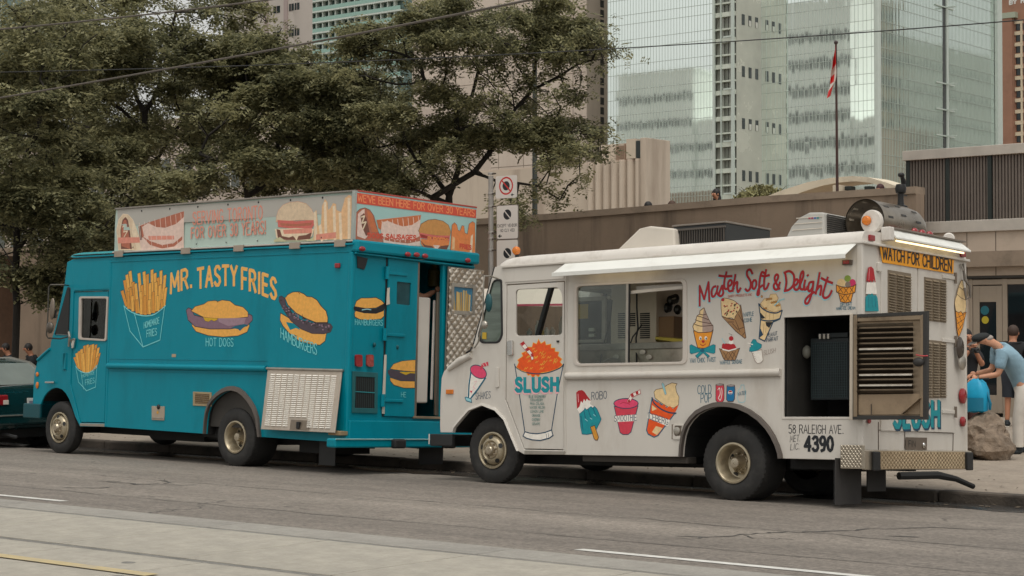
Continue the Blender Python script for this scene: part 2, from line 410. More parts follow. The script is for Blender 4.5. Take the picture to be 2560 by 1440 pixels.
fissure(wiggle([(-8.1, 12.8), (-7.9, 12.6), (-7.6, 12.75)], 6, .03), .003, .012)
fissure(wiggle([(-7.28, 13.72), (-7.06, 13.84)], 4, .01), .02, .05)
fissure(wiggle([(-8.35, 12.2), (-8.15, 12.35)], 4, .01), .015, .03)
fissure(wiggle([(-16.6, 12.9), (-15.9, 12.85), (-15.4, 13.3)], 8, .05), .010, .024)
fissure(wiggle([(-16.4, 13.7), (-15.9, 13.2), (-15.8, 12.7)], 7, .05), .009, .022)
fissure(wiggle([(-15.8, 11.8), (-15.5, 12.1), (-15.6, 12.3)], 5, .02), .012, .03)
fissure(wiggle([(-30, 13.9), (-20, 13.6), (-12, 13.55), (-4, 13.3), (6, 13.2)], 24, .03), .005, .014)
fissure(wiggle([(-30, 11.6), (-20, 11.55), (-12, 11.45), (-4, 11.5), (6, 11.5)], 24, .02), .004, .012)

# track bed: concrete slabs with recessed joints, two rails, edge strip
tb = MB().box((-160, 6.87, .0), (80, 10.3, .17)).build('track_bed', GROOVE); struct(tb)
JX = [-62 + 1.42 * i + (-.02) for i in range(50)]
JX = [x - (JX[0] - (-11.30 - 1.42 * 36)) for x in JX]
smesh = {}
def slab(x0, x1, y0, y1, m, z=.217):
    k = (round(x1 - x0, 3), round(y1 - y0, 3), m.name)
    if k not in smesh:
        o = MB().box((0, 0, -.06), (x1 - x0 - .016, y1 - y0, 0)).build('slab', m, tb, bev=.006); smesh[k] = o
    else:
        o = smesh[k].copy(); link(o, tb)
    o.location = (x0 + .008, y0, z); return o
for i in range(len(JX) - 1):
    if JX[i] > 1: continue
    slab(JX[i], JX[i + 1], 8.43, 9.805, SLAB); slab(JX[i] + .3, JX[i + 1] + .3, 6.9, 8.325, SLAB)
    if i % 2 == 0: slab(JX[i], JX[i] + 2.84, 9.872, 10.295, STRIP)
for Y in (9.84, 8.385):
    MB().box((-160, Y - .034, .1), (80, Y + .026, .214)).build('rail', RAIL, tb, bev=.006)
    if Y < 9: MB().box((-160, Y - .075, .1), (80, Y - .045, .209)).build('guard_flange', RAIL, tb)
for i in range(14):     # small cast marks on the slabs
    x = -12 + i * .83 + random.random() * .4; y = random.choice([7.2, 7.5, 8.0, 8.75, 9.3])
    MB().lathe([(.05, 0), (.045, .003), (0, .003)], (x, y, .217), (0, 0, 1), 12).build('stud', RAIL, tb)
def marking(x0, x1, y0, y1, m, ya=0): return MB().add([(x0, y0, zg(y0) + .004 + ya), (x1, y0, zg(y0) + .004 + ya), (x1, y1, zg(y1) + .004 + ya), (x0, y1, zg(y1) + .004 + ya)], [(0, 1, 2, 3)])
struct(marking(-40, -9.3, 7.60, 7.72, YELP, .006).build('lane_line', YELP))
struct(marking(-8.13, -2.0, 10.56, 10.68, WHITEP).build('lane_line', WHITEP))
struct(marking(-18.6, -14.12, 10.53, 10.64, WHITEP).build('lane_line', WHITEP))

# kerb of single stones, pavement slabs beyond
pave = MB().box((-160, 18.8, -.4), (80, 70, .0)).build('pavement', PLAZA); struct(pave)
km = None
for i in range(30):
    x = -46 + i * 1.6
    if km is None:
        km = MB().box((0, 0, -.22), (1.585, .17, 0)).build('kerb_stone', KERB, pave, bev=.025); o = km
    else:
        o = km.copy(); link(o, pave)
    o.location = (x, 18.45 + random.uniform(-.008, .008), .055 + random.uniform(-.006, .006)); o.rotation_euler = (random.uniform(-.02, .02), random.uniform(-.003, .003), random.uniform(-.003, .003))
pm = {}
for j, (ya, yb) in enumerate([(18.63, 19.9), (19.9, 21.6), (21.6, 23.3), (23.3, 25.0), (25, 27.4), (27.4, 30), (30, 33)]):
    for i in range(24):
        x = -44 + i * 2.1 + (j % 2) * .35; key = (round(yb - ya, 3))
        if key not in pm: o = MB().box((0, 0, -.1), (2.085, yb - ya - .015, 0)).build('paving_slab', PAVE, pave, bev=.006); pm[key] = o
        else: o = pm[key].copy(); link(o, pave)
        o.location = (x, ya, zg(ya) + .0); o.rotation_euler = (math.atan(.008), 0, 0)
# wet gutter along the kerb, its dark colour widened to paint shade under the trucks
WET_SHADE = mat('wet_gutter_shade', (.02, .018, .017), .22, var=.4, vs=1.5, dirt=((.12, .11, .1), .8, 2))
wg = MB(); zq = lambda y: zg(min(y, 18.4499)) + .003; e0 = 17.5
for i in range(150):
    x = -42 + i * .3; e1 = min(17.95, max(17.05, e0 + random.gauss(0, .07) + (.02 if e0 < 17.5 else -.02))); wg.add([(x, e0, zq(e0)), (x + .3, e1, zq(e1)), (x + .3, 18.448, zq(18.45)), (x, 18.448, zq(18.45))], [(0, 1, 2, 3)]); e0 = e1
struct(wg.build('gutter_water_and_shade', WET_SHADE))
# litter in the gutter
LEAFL = mat('dead_leaf', (.09, .065, .04), .8, var=.3)
lm = MB()
for i in range(500):
    x = random.uniform(-26, -5); y = random.choice([random.uniform(17.9, 18.44), random.uniform(18.65, 20.5)]); z = zg(y) + .008; a = random.random() * 6.3; r = random.uniform(.012, .04)
    lm.add([(x + r * math.cos(a + q * 1.57), y + r * .7 * math.sin(a + q * 1.57), z + random.uniform(0, .012)) for q in range(4)], [(0, 1, 2, 3)])
stuff(lm.build('litter', LEAFL))

# ---- long concrete ramp wall behind the pavement
CONC = mat('ramp_concrete', S(129, 112, 96), .9, var=.16, vs=.8, bump=.4, bs=12, dirt=(S(74, 64, 55), .9, 1.5, (1, 1, .10)))
CONCD = mat('concrete_coping', S(140, 124, 108), .9, var=.15, vs=1.2, dirt=(S(78, 68, 58), .6, 1.5))
YW = 33.0
pts = [(-60, 4.15), (-48, 4.3)] + [(onY(px, py, YW).x, onY(px, py, YW).z) for px, py in [(1195, 547), (1300, 540), (1500, 524), (1700, 508), (1900, 491), (2100, 478), (2290, 466)]]
rw = thing('ramp_wall', (-25, YW, 0), 'long stained concrete ramp wall rising behind the white ice cream truck', 'wall')
out = [(pts[0][0], -.3)] + [(p[0], p[1] - .12) for p in pts][0:0] + [(pts[-1][0], -.3)] + [(p[0], p[1] - .14) for p in pts[::-1]]
mb = MB(); bt = [(p[0], p[1] - .14) for p in pts]; n = len(bt)
mb.prism([(a + 25, 0, b) for a, b in [(bt[0][0], -.3), (bt[-1][0], -.3)] + bt[::-1]], (0, .35, 0)); mb.build('wall_face', CONC, rw)
mb = MB()
for i in range(n - 1): mb.hexa([(pts[i][0] + 25, -.03, bt[i][1]), (pts[i + 1][0] + 25, -.03, bt[i + 1][1]), (pts[i + 1][0] + 25, .38, bt[i + 1][1]), (pts[i][0] + 25, .38, bt[i][1]), (pts[i][0] + 25, -.03, pts[i][1]), (pts[i + 1][0] + 25, -.03, pts[i + 1][1]), (pts[i + 1][0] + 25, .38, pts[i + 1][1]), (pts[i][0] + 25, .38, pts[i][1])])
mb.build('coping', CONCD, rw)
DECKZ = 3.35
dk = MB().box((-60, YW + .4, DECKZ - .3), (6, 62, DECKZ)).build('raised_walkway', CONCD); struct(dk)

# ---- pavilion with shop front (right)
PAVF = mat('pavilion_concrete', S(184, 168, 152), .9, var=.10, vs=1.0, bump=.25, bs=15, dirt=(S(150, 134, 120), .6, 1.2))
FLASH = mat('pale_metal_flashing', S(190, 182, 172), .45, .3, var=.1)
FRAME = mat('shopfront_frame', S(158, 144, 128), .5, .2, var=.06)
DGLASS = mat('dark_shop_glass', (.012, .012, .013), .04, var=0, spec=.7)
YP = YW + .6
def px_x(px, Y=YP): return onY(px, 700, Y).x
def pz(px, py, Y=YP): return onY(px, py, Y).z
xl = px_x(2245); xr = px_x(2800); zt = pz(2430, 571); zb = pz(2430, 690); cx0 = (xl + xr) / 2
pav = thing('pavilion', (cx0, YP, 0), 'low concrete pavilion with a glazed shop front, right of the ice cream truck', 'building')
def lb(mb, x0, x1, y0, y1, z0, z1): return mb.box((x0 - cx0, y0 - YP, z0), (x1 - cx0, y1 - YP, z1))
lb(MB(), xl, xr, YP, YP + 9, zb, zt).build('fascia', PAVF, pav, bev=.01)
for q_ in (2330, 2418, 2490): lb(MB(), px_x(q_) - .008, px_x(q_) + .008, YP - .004, YP + .01, zb, zt - .08).build('panel_joint', mat('joint_grey', S(104, 92, 82), .9, var=.1), pav)
lb(MB(), xl - .02, xr, YP - .06, YP - .002, zt - .07, zt + .16).build('flashing', FLASH, pav, bev=.008)
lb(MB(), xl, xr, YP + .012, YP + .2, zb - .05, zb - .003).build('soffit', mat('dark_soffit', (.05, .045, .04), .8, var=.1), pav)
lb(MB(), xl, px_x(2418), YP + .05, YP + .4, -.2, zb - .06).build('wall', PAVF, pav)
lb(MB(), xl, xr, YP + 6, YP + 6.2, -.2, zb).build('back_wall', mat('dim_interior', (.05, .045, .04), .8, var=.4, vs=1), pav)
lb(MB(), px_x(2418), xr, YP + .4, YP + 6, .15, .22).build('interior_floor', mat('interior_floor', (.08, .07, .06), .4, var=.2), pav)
zt2 = pz(2450, 712); zd0 = pz(2450, 727)
for a, b, nm in [(2418, 2427, 'post'), (2502, 2514, 'post'), (2590, 2600, 'post')]:
    lb(MB(), px_x(a), px_x(b), YP + .06, YP + .16, .1, zb - .06).build('mullion', FRAME, pav, bev=.006)
lb(MB(), px_x(2427), px_x(2590), YP + .065, YP + .15, zt2, zb - .07).build('transom', FRAME, pav, bev=.006)
d = lb(MB(), px_x(2428), px_x(2444), YP + .07, YP + .13, .2, zt2 - .02); lb(d, px_x(2486), px_x(2501), YP + .07, YP + .13, .2, zt2 - .02)
lb(d, px_x(2444), px_x(2486), YP + .071, YP + .129, zd0 - .22, zt2 - .021); lb(d, px_x(2444), px_x(2486), YP + .071, YP + .129, .2, .55)
door = d.build('door', FRAME, pav, bev=.005)
lb(MB(), px_x(2443), px_x(2487), YP + .09, YP + .10, .5, zd0 - .2).build('pane', DGLASS, door)
lb(MB(), px_x(2514), px_x(2590), YP + .09, YP + .10, .3, zt2).build('window_pane', DGLASS, pav)
lb(MB(), px_x(2600), xr, YP + .05, YP + .4, -.2, zb - .06).build('wall', PAVF, pav)
lb(MB(), px_x(2514), px_x(2600), YP + .05, YP + .15, .1, .5).build('sill_panel', FRAME, pav, bev=.006)
for a, py, r, m in [(2463, 800, .075, mat('yellow_sticker', (.45, .36, .02), .5, var=.05)), (2462, 776, .09, mat('teal_sticker', (.01, .12, .15), .5, var=.05))]:
    P = onY(a, py, YP + .085); MB().lathe([(r, 0), (r * .96, .003), (0, .003)], P - Vector((cx0, YP, 0)), (0, -1, 0), 20).build('door_sticker', m, pav)
# corrugated box above
RIB = mat('ribbed_cladding', S(112, 103, 96), .6, .2, var=.12, vs=2, dirt=(S(70, 64, 60), .5, 1, (1, 1, .2)))
SEAM = mat('dark_green_trim', S(34, 42, 40), .6, var=.1)
YB = YP + 4.5; x0 = onY(2268, 470, YB).x; x1 = onY(2800, 470, YB).x; z1 = onY(2268, 389, YB).z; z0 = zt
cor = thing('ribbed_plant_room', ((x0 + x1) / 2, YB, z0), 'grey ribbed metal plant room on the pavilion roof', 'building'); c2 = Vector(((x0 + x1) / 2, YB, z0))
mb = MB(); pitch = (onY(2310, 470, YB).x - onY(2300, 470, YB).x) * .75; x = x0; V = []
prof = []
while x < x1:
    prof += [(x, 0), (x + pitch * .5, 0), (x + pitch * .55, .05), (x + pitch * .95, .05)]; x += pitch
prof.append((x, 0))
V = [(a - c2.x, b, 0) for a, b in prof] + [(a - c2.x, b, z1 - z0 - .12) for a, b in prof]; n = len(prof)
mb.add(V, [(i, i + 1, i + 1 + n, i + n) for i in range(n - 1)]); o = mb.build('ribbed_cladding', RIB, cor); o['kind'] = 'stuff'
MB().box((x0 - c2.x + .03, .08, 0), (x1 - c2.x, 4, z1 - z0 - .13)).build('core', RIB, cor)
MB().box((x0 - c2.x - .08, -.08, z1 - z0 - .12), (x1 - c2.x, 4.1, z1 - z0 + .1)).build('roof_trim', FLASH, cor, bev=.01)
for px in (2271, 2370, 2475):
    q = onY(px, 470, YB).x - c2.x; MB().box((q - .045, -.03, 0), (q + .045, .06, z1 - z0 - .12)).build('post', SEAM, cor)

# ---- concrete arch and roof-garden shrubs beyond the wall
ARCH = mat('arch_concrete', S(214, 202, 180), .9, var=.1, vs=.6, dirt=(S(120, 106, 92), .5, 1.0))
YA = 47.0; top = [onY(px, py, YA) for px, py in [(1880, 512), (1905, 495), (1960, 474), (2020, 455), (2075, 445), (2130, 440), (2170, 443), (2215, 456), (2262, 474)]]
bot = [onY(px, py, YA) for px, py in [(1950, 512), (1966, 496), (2008, 479), (2056, 464), (2100, 456), (2140, 453), (2174, 457), (2212, 468), (2256, 484)]]
ar = thing('concrete_arch', (top[4].x, YA, DECKZ), 'pale concrete arch curving over the square beyond the ramp wall', 'arch'); c3 = Vector((top[4].x, YA, DECKZ)); mb = MB()
for i in range(len(top) - 1):
    a, b, c, d_ = bot[i] - c3, bot[i + 1] - c3, top[i + 1] - c3, top[i] - c3; dy = Vector((0, 1.2, 0)); mb.hexa([a, b, b + dy, a + dy, d_, c, c + dy, d_ + dy])
mb.build('arch_rib', ARCH, ar)
q = onY(2094, 490, YA - .3) - c3; MB().box((q.x - .1, -.4, -.2), (q.x + .1, .3, onY(2094, 465, YA).z - c3.z)).build('prop', ARCH, ar)
for px in (2123, 2172):
    q = onY(px, 470, YA - .1) - c3; MB().box((q.x - .10, -.2, q.z - .07), (q.x + .10, .1, q.z + .05)).build('floodlight', SEAM, ar, bev=.02)
# ================================================================ BUILDINGS BEHIND
GL1 = bpy.data.materials.new('mirror_glass'); GL1.use_nodes = True; _p = GL1.node_tree.nodes['Principled BSDF']
_p.inputs['Metallic'].default_value = 1; _p.inputs['Roughness'].default_value = .03; _p.inputs['Base Color'].default_value = (.93, 1.0, .96, 1)
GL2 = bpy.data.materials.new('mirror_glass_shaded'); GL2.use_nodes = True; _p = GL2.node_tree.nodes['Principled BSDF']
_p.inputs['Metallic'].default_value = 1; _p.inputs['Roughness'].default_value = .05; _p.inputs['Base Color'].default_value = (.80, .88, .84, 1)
MULL = mat('aluminium_mullion', S(182, 192, 184), .4, .4, var=.05)
STEELC = mat('pale_steel_column', S(196, 206, 198), .4, .2, var=.05)
SPAN = mat('grey_spandrel', S(172, 174, 164), .5, .1, var=.15, vs=.3)
DWIN = mat('dark_window', (.02, .026, .027), .1, var=.5, vs=.4)
YG = 120.0
XA1 = onY(1838, 300, YG).x; XA0 = onY(1520, 300, YG).x; YG2 = onX(1905, 300, XA1).y; XB1 = onY(2191, 300, YG2).x; YG3 = onX(2487, 300, XB1).y; HG = 60.0
gt = thing('glass_tower', ((XA0 + XB1) / 2, YG2, 0), 'mirror glass office tower reflecting the grey blocks across the street', 'building'); cg = Vector(((XA0 + XB1) / 2, YG2, 0))
rows = [onY(1777, y, YG).z for y in (10, 33, 73, 97, 137, 164, 204, 230, 269)][::-1]
dz1, dz2 = rows[1] - rows[0], rows[2] - rows[1]; zr = [rows[0]]
per = (rows[-1] - rows[0]) / 4
while zr[0] > 1: zr = [zr[0] - per, zr[0] - per + per * .62] + zr if False else [zr[0] - per * .38 if len(zr) % 2 == 1 else zr[0] - per * .62] + zr
base_i = len(zr); zz = rows[0]; k = 0
while zz < HG: zz += per * (.62 if k % 2 == 0 else .38); k += 1; zr.append(zz)
zr = [0.0] + [q for q in zr if q > .5]
def glass_face(name, org, eu, L, du, m, nrm, tilt, parent, irregular=False):
    """panes (each with its own slight tilt) and mullions of a curtain wall starting at org, along eu for L metres"""
    org = Vector(org); eu = Vector(eu); nrm = Vector(nrm); us = [0.0]
    while us[-1] < L - .02: us.append(min(L, us[-1] + du * (random.choice([.7, 1, 1, 1.3]) if irregular else 1)))
    V = []; F = []
    for a, b in zip(us[:-1], us[1:]):
        ctx = random.gauss(0, tilt * .7)
        for c, d in zip(zr[:-1], zr[1:]):
            tx = ctx + random.gauss(0, tilt * .5); tz = random.gauss(0, tilt * .35); wdt, hgt = (b - a), (d - c); i = len(V); bow = .0
            for (u, v) in ((a, c), (b, c), (b, d), (a, d)):
                off = tx * (u - (a + b) / 2) + tz * (v - (c + d) / 2); V.append(org + eu * u + Vector((0, 0, v)) + nrm * off)
            F.append((i, i + 1, i + 2, i + 3))
    o = MB().add(V, F).build(name, m, parent, fix=False); o['kind'] = 'stuff'
    mb = MB(); t = .011
    for u in us:
        p = org + eu * u; q = p + eu * t; d = nrm * .03
        mb.hexa([p - d, q - d, q + d, p + d] + [x + Vector((0, 0, zr[-1])) for x in (p - d, q - d, q + d, p + d)])
    for z in zr[1:]:
        p = org + Vector((0, 0, z)); q = p + eu * L; d = nrm * .028; h = Vector((0, 0, .03)); mb.hexa([p - d, q - d, q + d, p + d] + [x + h for x in (p - d, q - d, q + d, p + d)])
    o = mb.build('mullion_grid', MULL, parent, fix=False); o['kind'] = 'stuff'
pxm = (onY(1700, 300, YG).x - onY(1690, 300, YG).x) / 10
XS = onY(1784, 300, YG).x
glass_face('glazing', Vector((XA0, YG, 0)) - cg, (1, 0, 0), XS - XA0, pxm * 7.4, GL1, (0, -1, 0), .0011, gt)
glass_face('glazing', Vector((onY(1905, 300, YG2).x, YG2, 0)) - cg, (1, 0, 0), XB1 - onY(1905, 300, YG2).x, pxm * 8.2, GL1, (0, -1, 0), .0019, gt, True)
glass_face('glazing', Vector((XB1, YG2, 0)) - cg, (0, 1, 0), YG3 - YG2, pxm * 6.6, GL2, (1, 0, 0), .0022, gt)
# corner strip with open lift lobby floors, its pale column, and the grey return wall
s0 = XS; s1 = XA1
mb = MB(); mb.box((s0 - cg.x, YG - cg.y + .5, 0), (s1 - cg.x - .02, YG2 - cg.y + .3, HG)); mb.build('core_wall', SPAN, gt)
mbs = MB()
for i, z in enumerate(zr[1:]):
    mbs.box((s0 - cg.x, YG - cg.y + .05, z - (.35 if i % 2 else .12)), (s1 - cg.x - .05, YG - cg.y + .49, z))
mbs.build('floor_band', mat('pale_floor_band', S(204, 210, 198), .6, var=.08), gt)
LOB = mat('lobby_glass', (.30, .31, .27), .05, var=.3, vs=.5, spec=.6)
for i in range(5):
    a = s0 + (s1 - s0) * (.06 + i * .19); MB().box((a - cg.x, YG - cg.y + .3, 0), (a - cg.x + (s1 - s0) * .15, YG - cg.y + .32, HG)).build('lobby_window', [LOB, LOB, mat('lobby_mid', (.2, .21, .18), .1, var=.4, vs=.4), LOB, mat('lobby_dark', (.14, .15, .13), .1, var=.4, vs=.4)][i], gt)
for px, wd in ((1786, .20), (1804, .07), (1833, .26)):
    q = onY(px, 300, YG).x - cg.x; MB().box((q - wd / 2, YG - cg.y - .12, 0), (q + wd / 2, YG - cg.y + .02, HG)).build('column', STEELC, gt)
for i, z in enumerate(zr[2::2]):
    if i % 2: MB().box((onY(1811, 300, YG).x - cg.x, YG - cg.y - .16, z), (onY(1832, 300, YG).x - cg.x, YG - cg.y - .13, z + .12)).build('strut', STEELC, gt)
mb = MB(); mw = MB(); mwh = MB(); x = XA1 - cg.x
mb.box((x - .02, YG - cg.y + .2, 0), (x, YG2 - cg.y, HG)); mb.build('return_wall', mat('return_wall_glass', S(184, 184, 172), .25, .1, var=.2, vs=.3), gt)
for i, z in enumerate(zr[:-1]):
    if i % 4 != 1: continue
    for j in range(3):
        y = YG - cg.y + .5 + (YG2 - YG) * (.12 + j * .25); mw.box((x + .002, y, z + .3), (x + .02, y + .42, zr[i + 1] - .12))
        if j and i % 8 == 1: mwh.box((x + .003, y + .05, z + .3), (x + .03, y + .36, z + .75))
o = mw.build('window', DWIN, gt); o['kind'] = 'stuff'; o = mwh.build('blind', mat('white_blind', (.6, .6, .55), .8, var=.05), gt); o['kind'] = 'stuff'
MB().box((XB1 - cg.x - .1, YG2 - cg.y - .22, 0), (XB1 - cg.x + .35, YG2 - cg.y + .25, HG)).build('corner_column', STEELC, gt, bev=.1)
MB().box((XB1 - cg.x - .1, YG3 - cg.y, 0), (XB1 - cg.x + .3, YG3 - cg.y + .9, HG)).build('corner_column', STEELC, gt)
yv = onX(2361, 200, XB1).y - cg.y
MB().box((XB1 - cg.x - .5, yv - .25, 0), (XB1 - cg.x + .03, yv + .25, HG)).build('vertical_slot', mat('dark_slot', (.08, .085, .085), .4, .3, var=.2), gt)
MB().box((XB1 - cg.x + .02, yv + .2, 0), (XB1 - cg.x + .14, yv + .5, HG)).build('slot_fin', STEELC, gt)
for y in (22, 213, 278, 343, 410):
    z = onX(2368, y, XB1).z; MB().box((XB1 - cg.x + .05, yv - 1.6, z), (XB1 - cg.x + .12, yv + 1.6, z + .1)).build('fin', STEELC, gt)
    MB().box((XB1 - cg.x + .12, yv + .2, z), (XB1 - cg.x + .9, yv + .32, z + .1)).build('fin', STEELC, gt)
MB().box((XA0 - cg.x + .1, YG - cg.y + .6, HG - .3), (XB1 - cg.x - .2, YG3 - cg.y + .5, HG)).build('roof', SPAN, gt)
MB().box((XA0 - cg.x + .1, YG2 - cg.y + .7, 0), (XB1 - cg.x - .6, YG3 - cg.y + .5, HG - .35)).build('core', SPAN, gt)

# blocks across the street (behind the camera): the place the tower mirrors
def office(name, label, a, b, y0, y1, H, m, nx, fl, ww, wh, face, z0=6, wm=DWIN, band=None):
    """box block from x=a..b, y=y0..y1 with a window grid on one face ('+y' or '-x')"""
    t = thing(name, ((a + b) / 2, (y0 + y1) / 2, 0), label, 'building'); c = Vector(((a + b) / 2, (y0 + y1) / 2, 0))
    MB().box((a - c.x, y0 - c.y, -.3), (b - c.x, y1 - c.y, H)).build('wall', m, t)
    mw = MB(); mb_ = MB(); z = z0
    while z + wh < H - .6:
        for i in range(nx):
            f = (i + .5) / nx
            if face == '+y':
                x = a + (b - a) * f - c.x; mw.box((x - ww / 2, y1 - c.y - .15, z), (x + ww / 2, y1 - c.y + .03, z + wh))
            elif face == '-y':
                x = a + (b - a) * f - c.x; mw.box((x - ww / 2, y0 - c.y - .03, z), (x + ww / 2, y0 - c.y + .15, z + wh))
            else:
                y = y0 + (y1 - y0) * f - c.y; mw.box((a - c.x - .03, y - ww / 2, z), (a - c.x + .15, y + ww / 2, z + wh))
        if band:
            if face == '-x': mb_.box((a - c.x - .12, y0 - c.y, z + wh + .1), (a - c.x - .001, y1 - c.y, z + fl - .15))
            elif face == '-y': mb_.box((a - c.x, y0 - c.y - .12, z + wh + .1), (b - c.x, y0 - c.y - .001, z + fl - .15))
        z += fl
    o = mw.build('window', wm, t, fix=False); o['kind'] = 'stuff'
    if band: mb_.build('floor_band', band, t, fix=False)
    MB().box((a - c.x - .15, y0 - c.y - .15, H), (b - c.x + .15, y1 - c.y + .15, H + .5)).build('parapet', m, t)
    return t
OPP = mat('grey_office_cladding', S(242, 246, 241), .8, var=.06, vs=.1)
WREF = mat('office_window_glass', (.035, .05, .052), .3, var=.5, vs=.25)
YM = -45.0
def mx(px, y, Yf): q = onY(px, y, 2 * Yf - YM); return q.x, q.z
xa, za = mx(1545, 195, YG); xb, _ = mx(1732, 195, YG)
office('office_block', 'grey office block mirrored low in the left half of the glass tower', xa, xb, YM - 25, YM, za, OPP, 15, 4.9, .62, 1.5, '+y', wm=WREF)
xa2, za2 = mx(1762, 303, YG); xa3, _ = mx(1500, 303, YG)
xq, zq = mx(1950, 18, YG2); xq1, _ = mx(2128, 18, YG2)
office('office_block', 'low grey annex mirrored beneath the bright notch of the glass tower', xb + .4, xq - .3, YM - 25, YM - .6, za2, OPP, 14, 4.9, .62, 1.5, '+y', wm=WREF)
office('office_block', 'tall grey office block mirrored behind the flagpole', xq, xq1, YM - 25, YM, zq, OPP, 14, 4.85, .62, 1.9, '+y', wm=WREF)
office('office_block', 'low grey block mirrored at the corner of the glass tower', xq1 + .3, xq1 + 30, YM - 25, YM - .5, mx(2150, 300, YG2)[1], OPP, 28, 4.85, .62, 1.7, '+y', wm=WREF)
BEI = mat('beige_tower_wall', S(178, 160, 138), .85, var=.08, vs=.15)
XR = 40.0
def my(px, y): q = onX(px, y, 2 * XB1 - XR); return q.y, q.z
ya, zb_ = my(2192, 5); yb, _ = my(2252, 5)
office('apartment_block', 'beige banded apartment block mirrored at the edge of the glass tower', XR, XR + 18, ya, yb, zb_, mat('mirrored_block_wall', S(190, 180, 164), .85, var=.1), 6, 4.4, 1.6, 2.3, '-x', band=BEI, wm=DWIN)
ya, zb_ = my(2256, 95); yb, _ = my(2500, 95)
office('office_block', 'wide pale grey block mirrored in the right face of the glass tower', XR, XR + 25, ya, yb + 30, zb_, mat('pale_green_cladding', S(214, 220, 212), .8, var=.08), 60, 5.5, .5, 1.6, '-x', wm=WREF)
ya, zb_ = my(2262, 322); yb, _ = my(2345, 322)
office('office_block', 'low brown block mirrored near the foot of the glass tower', XR - 12, XR - .5, ya * .93, yb * .93, zb_ * .93, mat('brown_cladding', S(170, 148, 132), .85, var=.1), 8, 5, .5, 2.5, '-x', wm=DWIN)

# red brick tower at the right edge
BRK = mat('red_brick', S(150, 112, 92), .9, var=.10, vs=.6, dirt=(S(120, 88, 72), .5, .5))
YK = 250.0; kk = YK / 150; xk0 = onY(2478, 200, YK).x; xk1 = onY(2690, 200, YK).x; ck = Vector(((xk0 + xk1) / 2, YK, 0))
bt = thing('brick_tower', ck, 'red brick hotel tower at the right edge behind the glass tower', 'building')
MB().box((xk0 - ck.x, 0, -.3), (xk1 - ck.x, 14, 100)).build('wall', BRK, bt)
xs = onY(2537, 200, YK).x; zc = onY(2537, 46, YK).z
MB().box((onY(2490, 200, YK).x - ck.x, -.9, -.3), (xs - ck.x, -.002, zc)).build('brick_bay', BRK, bt)
MB().box((onY(2489, 200, YK).x - ck.x, -1.0, zc + .002), (onY(2546, 200, YK).x - ck.x, -.003, zc + .8)).build('bay_cap', mat('pale_green_cap', S(160, 168, 150), .7, var=.05), bt)
BAL = mat('beige_balcony', S(206, 192, 166), .8, var=.06); pw = lambda px: onY(px, 200, YK).x - ck.x; zy = 60
while zy < 480:
    z0_, z1_ = onY(2545, zy + 16, YK).z, onY(2545, zy, YK).z
    w_ = MB().box((pw(2541), -.06, z0_), (pw(2551), .02, z1_)).build('window', DWIN, bt)
    MB().box((pw(2538), -.14, z1_ + .02), (pw(2558), .02, z1_ + .55)).build('frame', BAL, w_)
    MB().box((pw(2552.5), -.16, z0_ - .3), (pw(2557), .02, z1_)).build('frame', BAL, w_)
    MB().box((pw(2559), -.06, z0_), (pw(2580), .02, z1_)).build('window', DWIN, bt)
    zy += 28
LET = mat('white_sign_letter', (.7, .7, .66), .5, var=.03)
A = Art(lambda x, y, k: onY(x, y, YK - .02 - k) - ck); A.text('BY', (2524, 11), (2541, 8), 9, .2, LET); A.text('H', (2553, 7), (2560, 6), 10, .2, LET); A.build('hotel_lettering', bt)

# pale stone tower behind the right-hand tree
STN = mat('pale_stone', S(204, 190, 176), .85, var=.07, vs=.12, dirt=(S(150, 134, 120), .4, .2, (1, 1, .2)))
YT = 124.5; xt0 = onY(1030, 200, YT).x; xt1 = onY(1519, 200, YT + 3).x; ct = Vector(((xt0 + xt1) / 2, YT, 0))
st = thing('stone_tower', ct, 'pale stone tower with a strip of slot windows behind the right tree', 'building')
MB().box((xt0 - ct.x, 0, -.3), (xt1 - ct.x, 3, 48)).build('wall', STN, st)
q0, q1 = -.25, .25; z = 2.0; m0 = None; WSL = mat('slot_window', (.03, .03, .03), .15, var=.3)
while z < 30:
    if m0 is None: m0 = MB().box((q0, -.05, 0), (q1, .02, .62)).build('window', WSL, st); o = m0
    else: o = m0.copy(); link(o, st)
    o.location = (xt1 - ct.x - .03, 2.2, z); o.rotation_euler = (0, 0, math.pi / 2); z += .84
mj = MB()
for z in np.arange(3, 30, 1.9): mj.box((xt0 - ct.x, -.012, z), (xt1 - ct.x - .1, -.001, z + .05))
for px in range(1060, 1470, 62): q = onY(px, 200, YT).x - ct.x; mj.box((q, -.013, 0), (q + .05, -.002, 46))
mj.build('panel_joint', mat('stone_joint', S(130, 116, 104), .9, var=.05), st)
for px in range(1075, 1440, 31):
    for z in (4.0, 6.2, 8.4, 10.6, 12.8, 15.0):
        q = onY(px, 200, YT).x - ct.x
        o = m0.copy(); link(o, st); o.location = (q + .25, -.01, z); o.rotation_euler = (0, 0, 0); o.scale = (1, 1, 1.5)

